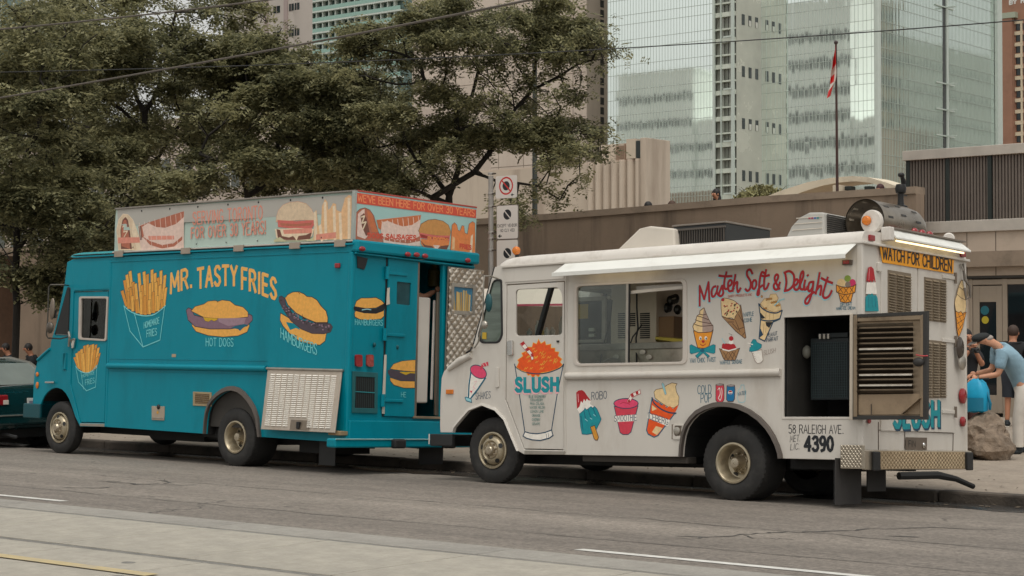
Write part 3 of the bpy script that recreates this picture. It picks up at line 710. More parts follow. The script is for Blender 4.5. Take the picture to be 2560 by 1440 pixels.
# fluted concrete block in front of it
FLU = mat('fluted_concrete', S(190, 177, 161), .9, var=.07, vs=.3, dirt=(S(128, 110, 96), .7, .5, (1.6, 1, .14)))
YF = 62.0; X = lambda px: onY(px, 450, YF).x; Zf = lambda py: onY(1560, py, YF).z
cf = Vector((X(1500), YF, 0)); fb = thing('fluted_block', cf, 'low fluted concrete block with a louvred roof storey, left of the glass tower', 'building')
zt1 = Zf(404); prof = []
nf = 7; prof.append((X(1100) - cf.x, .14))
for i in range(nf):
    a = X(1466) + (X(1606) - X(1466)) * i / nf; b = X(1466) + (X(1606) - X(1466)) * (i + 1) / nf
    for j in range(6): t = j / 6; prof.append((a + (b - a) * t - cf.x, -.28 * math.sin(math.pi * t) ** .7 + .14))
prof.append((X(1606) - cf.x, .14)); n = len(prof)
MB().add([(a, b, -.3) for a, b in prof] + [(a, b, zt1) for a, b in prof], [(i, i + 1, i + 1 + n, i + n) for i in range(n - 1)]).build('fluted_wall', FLU, fb)
DF = onX(1661, 450, X(1606)).y - YF
MB().prism([(a, b, zt1 - .002) for a, b in prof] + [(X(1606) - cf.x, DF - .1, zt1 - .002), (X(1100) - cf.x, DF - .1, zt1 - .002)], (0, 0, .08)).build('parapet', mat('fluted_coping', S(196, 180, 164), .8, var=.05), fb)
MB().box((X(1606) - cf.x + .002, -.16, -.3), (X(1606) - cf.x + .3, DF, onX(1630, 349, X(1606)).z)).build('end_wall', FLU, fb, bev=.02)
MB().box((X(1450) - cf.x, 1.5, zt1 - .5), (X(1606) - cf.x - .05, DF - .1, Zf(347))).build('roof_storey', FLU, fb)
mb = MB()
for i in range(12): z = zt1 + .12 + i * (Zf(352) - zt1) / 14; mb.box((X(1490) - cf.x, 1.42, z), (X(1570) - cf.x, 1.52, z + .05))
for px in (1512, 1538, 1556): mb.box((X(px) - cf.x, 1.38, zt1), (X(px) - cf.x + .05, 1.44, Zf(349)))
mb.build('louvre', mat('brown_louvre', S(138, 116, 98), .7, var=.1), fb)['kind'] = 'stuff'
MB().box((X(1592) - cf.x, -.05, zt1 + .1), (X(1606) - cf.x - .03, .1, Zf(355))).build('window', DWIN, fb)
MB().box((X(1568) - cf.x, -.06, zt1 + .1), (X(1591) - cf.x, 2, Zf(349))).build('pier', mat('pale_pier', S(196, 182, 164), .8, var=.05), fb)

# towers seen over the trees
PNK = mat('pinkish_precast', S(165, 150, 146), .85, var=.06, vs=.2)
YQ = 190.0; x0 = onY(560, 100, YQ).x; x1 = onY(781, 100, YQ + 4).x; c = Vector(((x0 + x1) / 2, YQ, 0)); pt = thing('precast_tower', c, 'pinkish grey precast tower rising between the two big trees', 'building')
MB().box((x0 - c.x, 0, -.3), (x1 - c.x, 4, 75)).build('wall', mat('precast_pale', S(186, 178, 170), .85, var=.06, vs=.2), pt)
for px in (664, 713): q = onY(px, 100, YQ).x - c.x; MB().box((q - .1, -.25, -.3), (q + .62, -.002, 74)).build('pilaster', PNK, pt)
for y in (152, 84, 20, -40):
    for a, b in ((684, 700), (723, 734), (737, 748)):
        z = onY(720, y, YQ).z; f = MB().box((onY(a, 100, YQ).x - c.x, -.05, z - .5), (onY(b, 100, YQ).x - c.x, .05, z + .55)).build('window', DWIN, pt)
        q = (onY(a, 100, YQ).x + onY(b, 100, YQ).x) / 2 - c.x; MB().box((q - .04, -.08, z - .5), (q + .04, -.052, z + .55)).build('frame', PNK, f)
YC = 230.0; x0 = onY(783, 50, YC).x; x1 = onY(1010, 50, YC).x; c = Vector(((x0 + x1) / 2, YC, 0)); cn = thing('balcony_tower', c, 'tower with pale green glass balconies seen above the trees', 'building')
MB().box((x0 - c.x, 0, -.3), (x1 - c.x, 15, 80)).build('wall', mat('condo_glass', S(96, 116, 110), .2, .3, var=.3, vs=.5), cn)
WB = mat('white_balcony_edge', S(206, 214, 206), .6, var=.04); GB = mat('green_balcony_glass', S(150, 184, 172), .15, .2, var=.1); ms = None
for y in range(-60, 220, 27):
    z = onY(880, y, YC).z
    if ms is None:
        ms = MB().box((x0 - c.x - .1, -1.0, 0), (x1 - c.x, -.01, .28)).build('balcony_slab', WB, cn); mg = MB().box((x0 - c.x - .05, -.98, .3), (x1 - c.x, -.92, .95)).build('balcony_glass', GB, cn); o, p = ms, mg
    else: o = ms.copy(); link(o, cn); p = mg.copy(); link(p, cn)
    o.location.z = p.location.z = z
for i in range(14): q = x0 - c.x + i * (x1 - x0) / 14; MB().box((q, -.9, 30), (q + .12, -.05, 78)).build('divider', WB, cn)
YL = 160.0; x0 = onY(-160, 20, YL).x; x1 = onY(66, 20, YL + 4).x; c = Vector(((x0 + x1) / 2, YL, 0)); tl = thing('braced_tower', c, 'teal glass tower with white cross braces at the top left corner', 'building')
MB().box((x0 - c.x, 0, -.3), (x1 - c.x, 4, 70)).build('wall', mat('teal_glass', S(128, 150, 146), .15, .4, var=.2, vs=.4), tl)
for px in (0, 30, 60): q = onY(px, 20, YL).x - c.x; MB().beam((q, -.1, onY(px, 60, YL).z), (q + 1.2, -.1, onY(px, -40, YL).z), .22, .1, up=(0, 1, 0)).build('brace', WB, tl)
for y in (-10, 18, 46): MB().box((x0 - c.x, -.06, onY(30, y, YL).z), (x1 - c.x, -.002, onY(30, y, YL).z + .12)).build('floor_band', WB, tl)
# long pale building glimpsed through the leaves, left
YV = 78.0; x0 = onY(-300, 500, YV).x; x1 = onY(900, 500, YV).x; c = Vector(((x0 + x1) / 2, YV, 0)); lv = thing('pale_office_block', c, 'long pale office block glimpsed through the left trees', 'building')
MB().box((x0 - c.x, 0, -.3), (x1 - c.x, 12, 15.5)).build('wall', mat('office_stone', S(186, 172, 160), .85, var=.08, vs=.2), lv); m0 = None; WFR = mat('white_window_frame', (.62, .6, .55), .6, var=.04)
for z in (1.0, 4.3, 7.6, 10.9):
    for i in range(22):
        xx = x0 - c.x + 1.2 + i * (x1 - x0 - 2) / 22
        if m0 is None:
            m0 = MB().box((0, -.06, 0), (1.5, .05, 2.1)).build('window', mat('office_pane', (.11, .12, .11), .1, var=.3), lv); f0 = MB()
            f0.box((.71, -.1, 0), (.79, -.062, 2.1)); f0.box((-.06, -.1, 2.1), (1.56, .02, 2.2)); f0.box((-.06, -.1, 1.3), (1.56, -.063, 1.38)); f0.box((-.08, -.1, -.1), (1.58, .02, -.01)); f0 = f0.build('frame', WFR, m0); o = m0
        else: o = m0.copy(); link(o, lv); f = f0.copy(); link(f, o)
        o.location = (xx, 0, z)
MB().box((x0 - c.x, -.25, 14.9), (x1 - c.x, -.002, 15.6)).build('cornice', STN, lv)
# ================================================================ VEHICLES
class Rig:
    """a parked vehicle: local x forward is negative, y=0 near side (outer face), z=0 lower edge of the body"""
    def __init__(s, root, T, yaw, pitch, roll):
        s.root = root; s.M = Matrix.Translation(T) @ Matrix.Rotation(yaw, 4, 'Z') @ Matrix.Rotation(pitch, 4, 'Y') @ Matrix.Rotation(roll, 4, 'X')
        s.I = s.M.inverted(); root.matrix_world = s.M; s.o = s.I @ CAM
    def pl(s, px, py, ax, val):
        d = s.I.to_3x3() @ ray(px, py); t = (val - s.o[ax]) / d[ax]; return s.o + d * t
    def sd(s, px, py, k=0): return s.pl(px, py, 1, -k)      # near side plane, k metres proud
    def rr(s, px, py, k=0): return s.pl(px, py, 0, k)       # rear plane
    def sxz(s, P, k=0): return [(q.x, q.z) for q in (s.sd(x, y, k) for x, y in P)]
    def ryz(s, P, k=0): return [(q.y, q.z) for q in (s.rr(x, y, k) for x, y in P)]
    def side_plate(s, name, P, holes, th, m, k=0, bev=.004, parent=None):   # k: outer face proud of y=0
        return plate(name, s.sxz(P, k), [s.sxz(h, k) for h in holes], ((0, -k + th / 2, 0), (1, 0, 0), (0, 0, 1), (0, -1, 0)), th, m, parent or s.root, bev)
    def rear_plate(s, name, P, holes, th, m, k=0, bev=.004, parent=None):
        return plate(name, s.ryz(P, k), [s.ryz(h, k) for h in holes], ((k - th / 2, 0, 0), (0, 1, 0), (0, 0, 1), (1, 0, 0)), th, m, parent or s.root, bev)
    def box(s, name, a, b, m, bev=.004, parent=None): return MB().box(a, b).build(name, m, parent or s.root, bev=bev)

RUB = mat('tyre_rubber', (.022, .021, .020), .8, var=.25, vs=8, dirt=((.075, .068, .06), .45, 4))
RIMS = mat('rim_steel', S(176, 164, 140), .38, .55, var=.18, vs=7, dirt=(S(90, 76, 58), .7, 5))
RIMC = mat('hub_steel', S(190, 178, 158), .28, .8, var=.15, vs=8, dirt=(S(100, 84, 64), .6, 6))
BLK = mat('black_paint', (.014, .014, .014), .5, var=.3, vs=4)
CHAS = mat('chassis_black', (.010, .0095, .009), .75, var=.4, vs=3)
CHROME = mat('chrome', (.62, .6, .57), .18, 1, var=.08)
ALU = mat('aluminium', S(176, 170, 160), .35, .75, var=.12, vs=6, dirt=(S(110, 96, 80), .5, 4))
RUBB = mat('black_rubber', (.016, .016, .016), .6, var=.2)
REDL = mat('red_lens', (.28, .008, .012), .2, var=.1, vs=20, coat=.4)
AMBL = mat('amber_lens', (.62, .17, .012), .2, var=.1, vs=20, coat=.4)
GLASS = bpy.data.materials.new('clear_glass'); GLASS.use_nodes = True; _n = GLASS.node_tree.nodes; _L = GLASS.node_tree.links; _n.clear()
_o = _n.new('ShaderNodeOutputMaterial'); _t = _n.new('ShaderNodeBsdfTransparent'); _t.inputs[0].default_value = (.82, .86, .84, 1); _g = _n.new('ShaderNodeBsdfGlossy'); _g.inputs['Roughness'].default_value = .02; _f = _n.new('ShaderNodeFresnel'); _f.inputs[0].default_value = 1.5; _m = _n.new('ShaderNodeMixShader')
_L.new(_f.outputs[0], _m.inputs[0]); _L.new(_t.outputs[0], _m.inputs[1]); _L.new(_g.outputs[0], _m.inputs[2]); _L.new(_m.outputs[0], _o.inputs[0])
TINT = mat('tinted_glass', (.02, .025, .026), .04, var=0, spec=.6)

def wheel(rig, c, R, wd, rimr, deep, name='wheel', ax=(0, -1, 0)):
    """wheel at local c (centre of the outer face); ax points outward"""
    ax = Vector(ax); root = bpy.data.objects.new(name, None); link(root, rig.root); root.location = c
    n = 56
    pr = [(rimr + .01, -wd), (R - .05, -wd), (R - .012, -wd + .03), (R, -wd + .06), (R, -.055), (R - .012, -.022), (R - .045, -.004), (R - .09, .006), (rimr + .055, .002), (rimr + .03, -.004), (rimr + .006, -.016), (rimr + .004, -.04)]
    mb = MB().lathe(pr, (0, 0, 0), ax, n)
    e = ax.orthogonal().normalized(); q = ax.cross(e)
    for i in range(44):                     # tread blocks on the shoulder
        a = 2 * math.pi * i / 44; r = e * math.cos(a) + q * math.sin(a); t = ax.cross(r)
        for z0, z1 in ((-.115, -.028),):
            b0 = r * (R - .02) + ax * z0; b1 = r * (R + .004) + ax * z0
            P = [r * (R - .03) + ax * z0 - t * .016, r * (R - .03) + ax * z0 + t * .016, r * (R - .03) + ax * z1 + t * .016, r * (R - .03) + ax * z1 - t * .016]
            mb.hexa(P + [x + r * (.035 if i_ < 2 else .028) for i_, x in enumerate(P)])
    tyre = mb.build('tyre', RUB, root, ang=35)
    if not deep:
        pr = [(rimr + .012, -.02), (rimr + .012, .004), (rimr - .004, .008), (rimr - .018, -.006), (rimr - .028, -.03), (rimr * .86, -.045), (rimr * .80, .0), (rimr * .70, .028), (rimr * .58, .035), (rimr * .5, .02), (rimr * .47, .012), (0, .012)]
    else:
        pr = [(rimr + .012, -.02), (rimr + .012, .002), (rimr - .006, .005), (rimr - .02, -.012), (rimr - .03, -.05), (rimr * .84, -.07), (rimr * .80, -.10), (rimr * .77, -.15), (rimr * .6, -.165), (rimr * .45, -.15), (rimr * .42, -.145), (0, -.145)]
    mb = MB().lathe(pr, (0, 0, 0), ax, 40); rim = mb.build('rim', RIMS, root, ang=40)
    mb = MB(); hz = -.145 if deep else .012
    hub = [(rimr * .44, hz), (rimr * .44, hz + .006), (rimr * .30, hz + .012), (rimr * .28, hz + .05), (rimr * .22, hz + .065), (.02, hz + .068), (0, hz + .066)]
    if deep: hub = [(rimr * .40, hz), (rimr * .40, hz + .02), (rimr * .30, hz + .04), (rimr * .27, hz + .10), (rimr * .24, hz + .115), (.016, hz + .118), (0, hz + .118)]
    mb.lathe(hub, (0, 0, 0), ax, 28)
    for i in range(8):
        a = 2 * math.pi * (i + .3) / 8; p = (e * math.cos(a) + q * math.sin(a)) * rimr * (.385 if not deep else .5); mb.lathe([(.013, hz - .01), (.013, hz + .03), (.008, hz + .038), (0, hz + .038)], p, ax, 6, smooth=False)
    mb.build('hub', RIMC, root, ang=40)
    mb = MB()
    for i in range(5 if not deep else 4):
        a = 2 * math.pi * (i + .17) / (5 if not deep else 4); p = (e * math.cos(a) + q * math.sin(a)); t = ax.cross(p); rr = rimr * (.76 if not deep else .66); h0 = .0185 if not deep else -.158
        V = []; tilt = ax * (-.55) if not deep else Vector((0, 0, 0))
        for j in range(10):
            b = 2 * math.pi * j / 10; V.append(p * (rr + .024 * math.cos(b)) + t * .032 * math.sin(b) + ax * (h0 + .004 - (.55 * .024 * math.cos(b) if not deep else 0)))
        mb.add(V, [tuple(range(10))])
    mb.build('hand_hole', BLK, root, fix=False)
    return root

# ---------------------------------------------------------------- white ice cream truck
PW = mat('white_truck_paint', S(205, 199, 190), .42, var=.035, vs=1.4, dirt=(S(150, 132, 112), .34, 2.2, (1, 1, .35)), coat=.25, bump=.12, bs=1.6, bdist=.02)
PWI = mat('white_truck_inside', S(168, 158, 144), .6, var=.1, vs=2)
ROOFW = mat('white_roof_paint', S(214, 208, 200), .45, var=.05, vs=2, dirt=(S(150, 138, 122), .5, 3))
wt = tag(bpy.data.objects.new('ice_cream_truck', None), 'white step van painted with cones and cups, parked behind the turquoise truck', 'truck'); link(wt)
W = Rig(wt, (-9.035, 16.48, .494), -.022, -.029, -.053); HW, WW = 2.196, 2.25
Z4 = lambda ox, oy, t: ZZ(ox, oy, 4, PP(t))
arch_f = Z4(1100, 880, '4,805 140,806 150,760 200,700 300,585 430,535 560,585 650,680 700,800 780,990 838,1022')
arch_r = Z4(1700, 810, '32,1328 38,1230 55,1120 85,1030 130,965 190,905 270,862 360,832 430,825 520,832 600,850 700,895 800,965 880,1050 930,1125 975,1220 1000,1300 1004,1345')
outW = [(1253, 663), (2156, 609), (2155, 1151)] + arch_r[::-1] + [(1410, 1137)] + arch_f[::-1] + [(1100, 1060), (1101, 1000), (1104, 945), (1110, 928), (1122, 917), (1180, 884), (1184, 862), (1228, 700), (1237, 668)]
doorW = [(1266, 711), (1412, 702), (1410, 1126), (1310, 1124), (1263, 1000)]
winS = roundpoly([(1437, 712), (1708, 700), (1708, 908), (1437, 912)], .0, 1)
hatch = [(1960, 794), (2125, 787), (2124, 1042), (1959, 1042)]
qwin = roundpoly([(1232, 701), (1252, 699), (1254, 838), (1245, 856), (1203, 856), (1196, 838)], 9, 4)
W.side_plate('side_panel', outW, [doorW, roundpoly(winS, 14), hatch, qwin], .03, PW, 0, .005)
# raised door header and the door itself, set in with a shadow gap
W.side_plate('header_panel', [(1262, 672), (1410, 663), (1410, 697), (1262, 706)], [], .012, PW, .008, .004)
dw = roundpoly([(1289, 724), (1396, 718), (1406, 738), (1405, 837), (1289, 840)], 10)
doorP = [(1268, 713.5), (1410, 704.5), (1408.5, 1123.5), (1311.5, 1121.5), (1265.5, 999)]
cdoor = W.side_plate('cab_door', doorP, [dw], .03, PW, -.006, .005)
W.side_plate('sill', [(1311, 1126), (1411, 1128), (1411, 1137), (1310, 1136)], [], .05, ALU, .012)
W.side_plate('door_handle', roundpoly([(1266, 852), (1280, 850), (1281, 888), (1268, 890)], 4), [], .035, CHROME, .03, .008, parent=cdoor)
W.side_plate('latch', [(1391, 851), (1397, 851), (1397, 856), (1391, 856)], [], .01, BLK, .004, .002, parent=cdoor)
# quarter window with rubber surround
W.side_plate('quarter_window_seal', [(x + (x - 1226) * .10, y + (y - 780) * .035) for x, y in qwin], [[(x - (x - 1226) * .06, y - (y - 780) * .03) for x, y in qwin]], .03, RUBB, .008, .006)
W.side_plate('quarter_window', qwin, [], .004, mat('quarter_glass', S(96, 108, 98), .05, var=.5, vs=3, stretch=(.3, .3, 3), spec=.8), -.008, 0)
W.side_plate('sticker', [(1206, 831), (1216, 831), (1216, 848), (1205, 847)], [], .002, mat('yellow_sticker_paper', (.55, .36, .03), .6, var=.05), .0, 0)
# service window: frame, sliding sash, pane
wo = roundpoly([(1433, 709), (1716, 696), (1717, 911), (1433, 916)], 16); wi = roundpoly([(1441, 716), (1706, 703), (1706, 904), (1441, 909)], 11)
W.side_plate('window_frame', wo, [wi], .04, mat('window_frame_white', S(205, 196, 186), .35, .2, var=.05), .012, .006)
W.side_plate('window_bar', [(1565, 708), (1571, 708), (1569, 907), (1563, 907)], [], .02, ALU, .006, .003)
W.side_plate('window_shadow_rail', [(1571, 708), (1574, 708), (1572, 907), (1569, 907)], [], .02, RUBB, .004, .002)
W.side_plate('sash_rail', [(1575, 727), (1706, 714), (1706, 722), (1575, 735)], [], .02, PW, -.03, .003)
W.side_plate('window_pane', [(1441, 716), (1566, 710), (1564, 907), (1441, 909)], [], .004, GLASS, -.02, 0)
# rub rail, belt groove, gutter
q0, q1 = W.sd(1418, 939), W.sd(1953, 931)
MB().tube([(q0.x, -.012, .894), (q1.x, -.012, .894)], .042, 12).build('rub_rail', PW, wt)
W.box('belt_lip', (q0.x, -.010, .838), (q1.x, .0, .846), PW, .003)
g0 = W.sd(1253, 663)
W.box('gutter', (g0.x + .02, -.028, HW - .012), (.03, .002, HW + .012), PW, .005)
for px, y0, y1 in ((1413, 700, 1136), (1417, 664, 1136)):
    a = W.sd(px, 900); W.box('seam_strip', (a.x - .006, -.007, .03), (a.x + .006, .0, 2.15), PW, .002)
# roof: rounded in section, and rounded down at the front
mb = MB(); secs = []; xf = W.sd(1240, 655).x
for t, hh, ins in ((0, 1, 0), (xf + .42, 1, 0), (xf + .22, .93, .01), (xf + .10, .78, .02), (xf + .03, .5, .035), (xf, .12, .05)):
    prof = [];
    for a in range(0, 91, 15): prof.append((ins + .10 - .10 * math.cos(R_(a)), HW + .012 + hh * .115 * math.sin(R_(a))))
    full = prof + [(WW / 2, HW + .012 + hh * .15)] + [(WW - y, z) for y, z in prof[::-1]]; secs.append([(t, y, z) for y, z in full])
n = len(secs[0]); V = [p for s_ in secs for p in s_]
mb.add(V, [(i * n + j, i * n + j + 1, (i + 1) * n + j + 1, (i + 1) * n + j) for i in range(len(secs) - 1) for j in range(n - 1)], 0, True)
mb.add(secs[0], [tuple(range(n))]); mb.add([(0, 0, HW), (0, WW, HW), (xf, WW, HW), (xf, 0, HW)], [(0, 1, 2, 3)])
mb.add(secs[-1] + [(xf, WW - .05, HW), (xf, .05, HW)], [tuple(range(n + 2))])
mb.build('roof', ROOFW, wt, ang=50)
# far side, floor, front, inner skin
fo = W.sxz(outW); fz = [(x, z) for x, z in fo]
srv = [(-3.75, 1.0), (-1.3, 1.0), (-1.3, 2.05), (-3.75, 2.05)]; cabo = [(-4.75, .95), (-3.9, .95), (-3.9, 2.0), (-4.62, 2.0)]
far_out = [(0, 0), (-5.72, 0), (-5.75, .9), (-5.35, 1.15), (-4.96, 2.19), (0, 2.19)]
plate('side_panel', far_out, [srv, cabo], ((0, WW - .015, 0), (1, 0, 0), (0, 0, 1), (0, -1, 0)), .03, PW, wt, .004)
mb = MB(); fp = [W.sd(*p) for p in [(1101, 1080), (1100, 1060), (1101, 1000), (1104, 945), (1110, 928), (1122, 917), (1180, 884)]]; 
V = [(p.x, .001, p.z) for p in fp] + [(p.x, WW - .03, p.z) for p in fp]; n = len(fp)
mb.add(V, [(i, i + 1, i + 1 + n, i + n) for i in range(n - 1)]); hood = mb.build('hood', PW, wt)
h0, h1 = W.sd(1122, 917), W.sd(1180, 884); MB().tube([(h0.x, -.004, h0.z - .03), ((h0.x + h1.x) / 2, -.01, (h0.z + h1.z) / 2 - .005), (h1.x, -.006, h1.z - .02)], [.03, .045, .035], 10).build('hood_edge', PW, wt)
p0, p1 = W.sd(1184, 862), W.sd(1237, 668)
for y_ in (.04, WW / 2, WW - .06): MB().beam((p0.x, y_, p0.z), (p1.x, y_, p1.z), .055, .055).build('windscreen_pillar', BLK, wt)
MB().add([(p0.x, .08, p0.z), (p0.x, WW - .1, p0.z), (p1.x, WW - .1, p1.z), (p1.x, .08, p1.z)], [(0, 1, 2, 3)]).build('windscreen', GLASS, wt)
W.box('floor', (-4.9, .82, .02), (-.02, WW - .82, .06), PWI, 0); W.box('ceiling', (xf + .1, .03, HW - .02), (-.02, WW - .03, HW - .004), PWI, 0)
W.box('bulkhead', (-.95, .06, .06), (-.92, WW - .06, HW - .03), mat('dark_inside', (.05, .046, .04), .7, var=.3), 0)
# wheel-arch liners and flares
for nm, P, cen in (('arch_liner', arch_f[1:-1], None), ('arch_liner', arch_r, None)):
    L = W.sxz(P); mb = MB(); n = len(L); mb.add([(x, .02, z) for x, z in L] + [(x, .75, z) for x, z in L], [(i, i + 1, i + 1 + n, i + n) for i in range(n - 1)]); mb.build(nm, CHAS, wt)
    mb = MB(); cx_ = sum(a for a, b in L) / n; mb.add([(x, .74, z) for x, z in L], [tuple(range(n))]); mb.build('arch_back', CHAS, wt)
L = W.sxz(arch_r); mb = MB(); n = len(L); cxr = (L[0][0] + L[-1][0]) / 2
O = [(x + (x - cxr) * .055, z + .05 * max(0, (z - .05) / .5)) for x, z in L]
mb.add([(x, -.002, z) for x, z in L] + [(x, -.055, z) for x, z in L] + [(x, -.045, z) for x, z in O] + [(x, -.002, z) for x, z in O], [(k * n + i, k * n + i + 1, (k + 1) * n + i + 1, (k + 1) * n + i) for k in range(3) for i in range(n - 1)], 0, True)
mb.build('arch_flare', mat('flare_rubber', S(88, 80, 74), .6, var=.15, vs=5), wt)
L = W.sxz(arch_f[1:-1]); mb = MB(); n = len(L); cxr = -4.95
O = [(x + (x - cxr) * .05, z + .03 * max(0, z / .5)) for x, z in L]
mb.add([(x, -.002, z) for x, z in L] + [(x, -.03, z) for x, z in L] + [(x, -.018, z) for x, z in O] + [(x, -.002, z) for x, z in O], [(k * n + i, k * n + i + 1, (k + 1) * n + i + 1, (k + 1) * n + i) for k in range(3) for i in range(n - 1)], 0, True)
mb.build('arch_flare', PW, wt)
# wheels on the road
def put_wheel(rig, px, py, yl, R, wd, rimr, deep, ax=(0, -1, 0)):
    c = rig.pl(px, py, 1, yl); P = rig.M @ c; P.z = zg(P.y) + R - .004; c = rig.I @ P; return wheel(rig, c, R, wd, rimr, deep, ax=ax)
put_wheel(W, 1231, 1127, .06, .392, .20, .205, False); put_wheel(W, 1832, 1157, .02, .40, .46, .205, True)
for wx in (-4.82, -1.56):
    P = W.M @ Vector((wx, WW - .32, 0)); P.z = zg(P.y) + .392; wheel(W, W.I @ P, .392, .22 if wx < -3 else .46, .205, wx > -3, ax=(0, 1, 0))
mb = MB(); mb.box((-5.0, .55, -.12), (-.3, .7, .02)); mb.box((-5.0, 1.5, -.12), (-.3, 1.65, .02)); mb.box((-1.66, .3, -.13), (-1.42, 1.95, .05)); mb.box((-4.9, .2, -.1), (-4.72, 1.9, 0)); mb.box((-3.3, .4, -.08), (-2.3, 1.4, .01)); mb.box((-1.0, .25, -.1), (-.1, 2.0, .02))
mb.build('chassis', CHAS, wt)
W.box('under_rail', (-3.65, .08, -.07), (-2.2, .25, .0), mat('under_rail_paint', S(70, 64, 58), .7, var=.2), .006)
mb = MB(); a, b = W.sd(2088, 1156, -.15), W.sd(2151, 1262, -.15); mb.box((a.x, .12, b.z), (a.x + .012, .62, a.z + .1)); mb.build('mud_flap', RUBB, wt)
mb = MB(); a, b = W.rr(2092, 1160, -.25), W.rr(2150, 1260, -.25); mb.box((-.26, a.y - .02, b.z), (-.245, b.y + .02, .02)); a = W.rr(2168, 1160, -.25); b = W.rr(2214, 1228, -.25); mb.box((-.26, a.y, b.z), (-.245, b.y, .02)); mb.build('mud_flap', mat('mud_flap_rubber', (.035, .032, .03), .7, var=.3), wt)
# front bumper
mb = MB(); bz0, bz1 = W.sd(1105, 1115).z, W.sd(1105, 1085).z; bx = W.sd(1080, 1095).x
mb.box((bx, .0, bz0), (bx + .06, WW, bz1)); mb.box((bx, -.04, bz0), (W.sd(1135, 1095).x, .02, bz1)); mb.build('front_bumper', BLK, wt, bev=.012)
MB().tube([(bx - .004, -.045, bz0 + .02), (bx - .004, -.045, bz1)], .008, 6).build('bumper_edge', PW, wt)
W.box('marker_lamp', *[(lambda a, b: ((a.x, -.018, min(a.z, b.z)), (b.x, .0, max(a.z, b.z))))(W.sd(1117, 974), W.sd(1134, 985))][0], AMBL, .004)
W.side_plate('grab_recess', roundpoly([(1238, 918), (1246, 918), (1247, 968), (1238, 970)], 3), [], .012, PW, .014, .004)
W.side_plate('fuel_flap', roundpoly([(1682, 1060), (1710, 1061), (1709, 1099), (1681, 1099)], 5), [roundpoly([(1686, 1064), (1706, 1065), (1705, 1090), (1685, 1090)], 4)], .014, PW, .01, .004)
q = W.sd(1695, 1077, -.02); MB().box((q.x - .07, -.001, q.z - .09), (q.x + .06, .0, q.z + .07)).build('fuel_recess', mat('recess_grey', S(120, 108, 96), .6, var=.2), wt); MB().lathe([(.042, -.002), (.042, .012), (.034, .016), (0, .016)], (q.x + .005, -.002, q.z), (0, -1, 0), 18).build('fuel_cap', ALU, wt)
# mirrors: tubular arm, two heads
a = W.sd(1240, 700, .03); b = W.sd(1212, 693, .2); c = W.sd(1209, 810, .2); d = W.sd(1189, 868, .03)
MB().tube([W.sd(1246, 697, .02), W.sd(1226, 690, .12), W.sd(1211, 690, .22), W.sd(1209, 705, .22), W.sd(1207, 800, .22), W.sd(1196, 855, .12), W.sd(1186, 870, .02)], .010, 8).build('mirror_arm', ALU, wt)
c = W.sd(1222, 757, .2); MB().ell(c, .05, .03, .11).build('mirror', mat('teal_mirror_back', S(20, 78, 84), .4, var=.1), wt)
c = W.sd(1211, 812, .21); MB().ell(c, .05, .03, .05).build('mirror', ALU, wt)
MB().tube([W.sd(1180, 868, .03), W.sd(1176, 876, .05), W.sd(1166, 882, .05)], .012, 6).build('mirror_bracket', BLK, wt)
# awning with lit tubes under it
hz = [W.sd(1416, 657), W.sd(2143, 611)]; e0 = W.pl(1405, 686, 1, -.20); e1 = W.pl(2136, 640, 1, -.20); ez = (e0.z + e1.z) / 2
AW = mat('awning_white', S(226, 226, 220), .35, var=.03, dirt=(S(190, 184, 174), .4, 4))
x0, x1 = hz[0].x, hz[1].x; zA = hz[0].z
mb = MB(); mb.hexa([(x0 - .02, -.22, ez + .012), (x1 - .01, -.22, ez + .012), (x1, -.004, zA - .012), (x0, -.004, zA - .012), (x0 - .02, -.22, ez + .024), (x1 - .01, -.22, ez + .024), (x1, -.004, zA), (x0, -.004, zA)])
mb.box((x0 - .025, -.235, ez - .022), (x1 - .005, -.221, ez + .026)); mb.build('awning', AW, wt, bev=.003)
TUBE = mat('lit_tube', (1, .9, .7), .5, var=0, emit=(1.0, .78, .42), es=2.0)
for pa, pb in ((1470, 1645), (1905, 2118)):
    xa, xb = W.sd(pa, 690).x, W.sd(pb, 660).x; zt_ = ez + .015; MB().tube([(xa, -.17, zt_ - .012), (xb, -.17, zt_ - .012)], .013, 8).build('lamp_tube', TUBE, wt)
    W.box('lamp_holder', (xa - .03, -.19, zt_), (xb + .03, -.15, zt_ + .012), PW, .002)
W.box('side_marker', *(lambda a, b: ((a.x, -.035, b.z), (b.x, .0, a.z)))(W.sd(2109, 651), W.sd(2132, 662)), mat('lamp_housing', S(90, 76, 66), .5), .004)
W.box('side_marker_lens', *(lambda a, b: ((a.x, -.042, b.z), (b.x, -.03, a.z)))(W.sd(2112, 652), W.sd(2127, 660)), REDL, .004)

# ---- hatch: dark bay with radiator inside, louvred door folded back over the corner
FRM = mat('hatch_steel', S(150, 132, 110), .4, .6, var=.12, vs=6, dirt=(S(80, 66, 52), .6, 4))
FRMD = mat('hatch_dark_edge', (.03, .028, .026), .5, var=.2)
hp = W.sxz(hatch); mb = MB(); n = 4
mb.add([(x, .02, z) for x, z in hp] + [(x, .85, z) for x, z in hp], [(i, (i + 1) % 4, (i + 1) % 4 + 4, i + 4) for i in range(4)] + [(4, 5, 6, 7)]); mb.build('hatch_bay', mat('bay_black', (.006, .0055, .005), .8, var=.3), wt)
W.side_plate('hatch_rim', [(1955, 789), (2130, 782), (2129, 1048), (1954, 1048)], [hatch], .012, PW, .006, .003)
a, b = W.pl(2026, 846, 1, .30), W.pl(2122, 1000, 1, .30); RADM = mat('radiator_dark', (.016, .022, .024), .5, .3, var=.3)
rad = MB().box((a.x, .30, b.z), (b.x, .5, a.z)).build('radiator', RADM, wt, bev=.008)
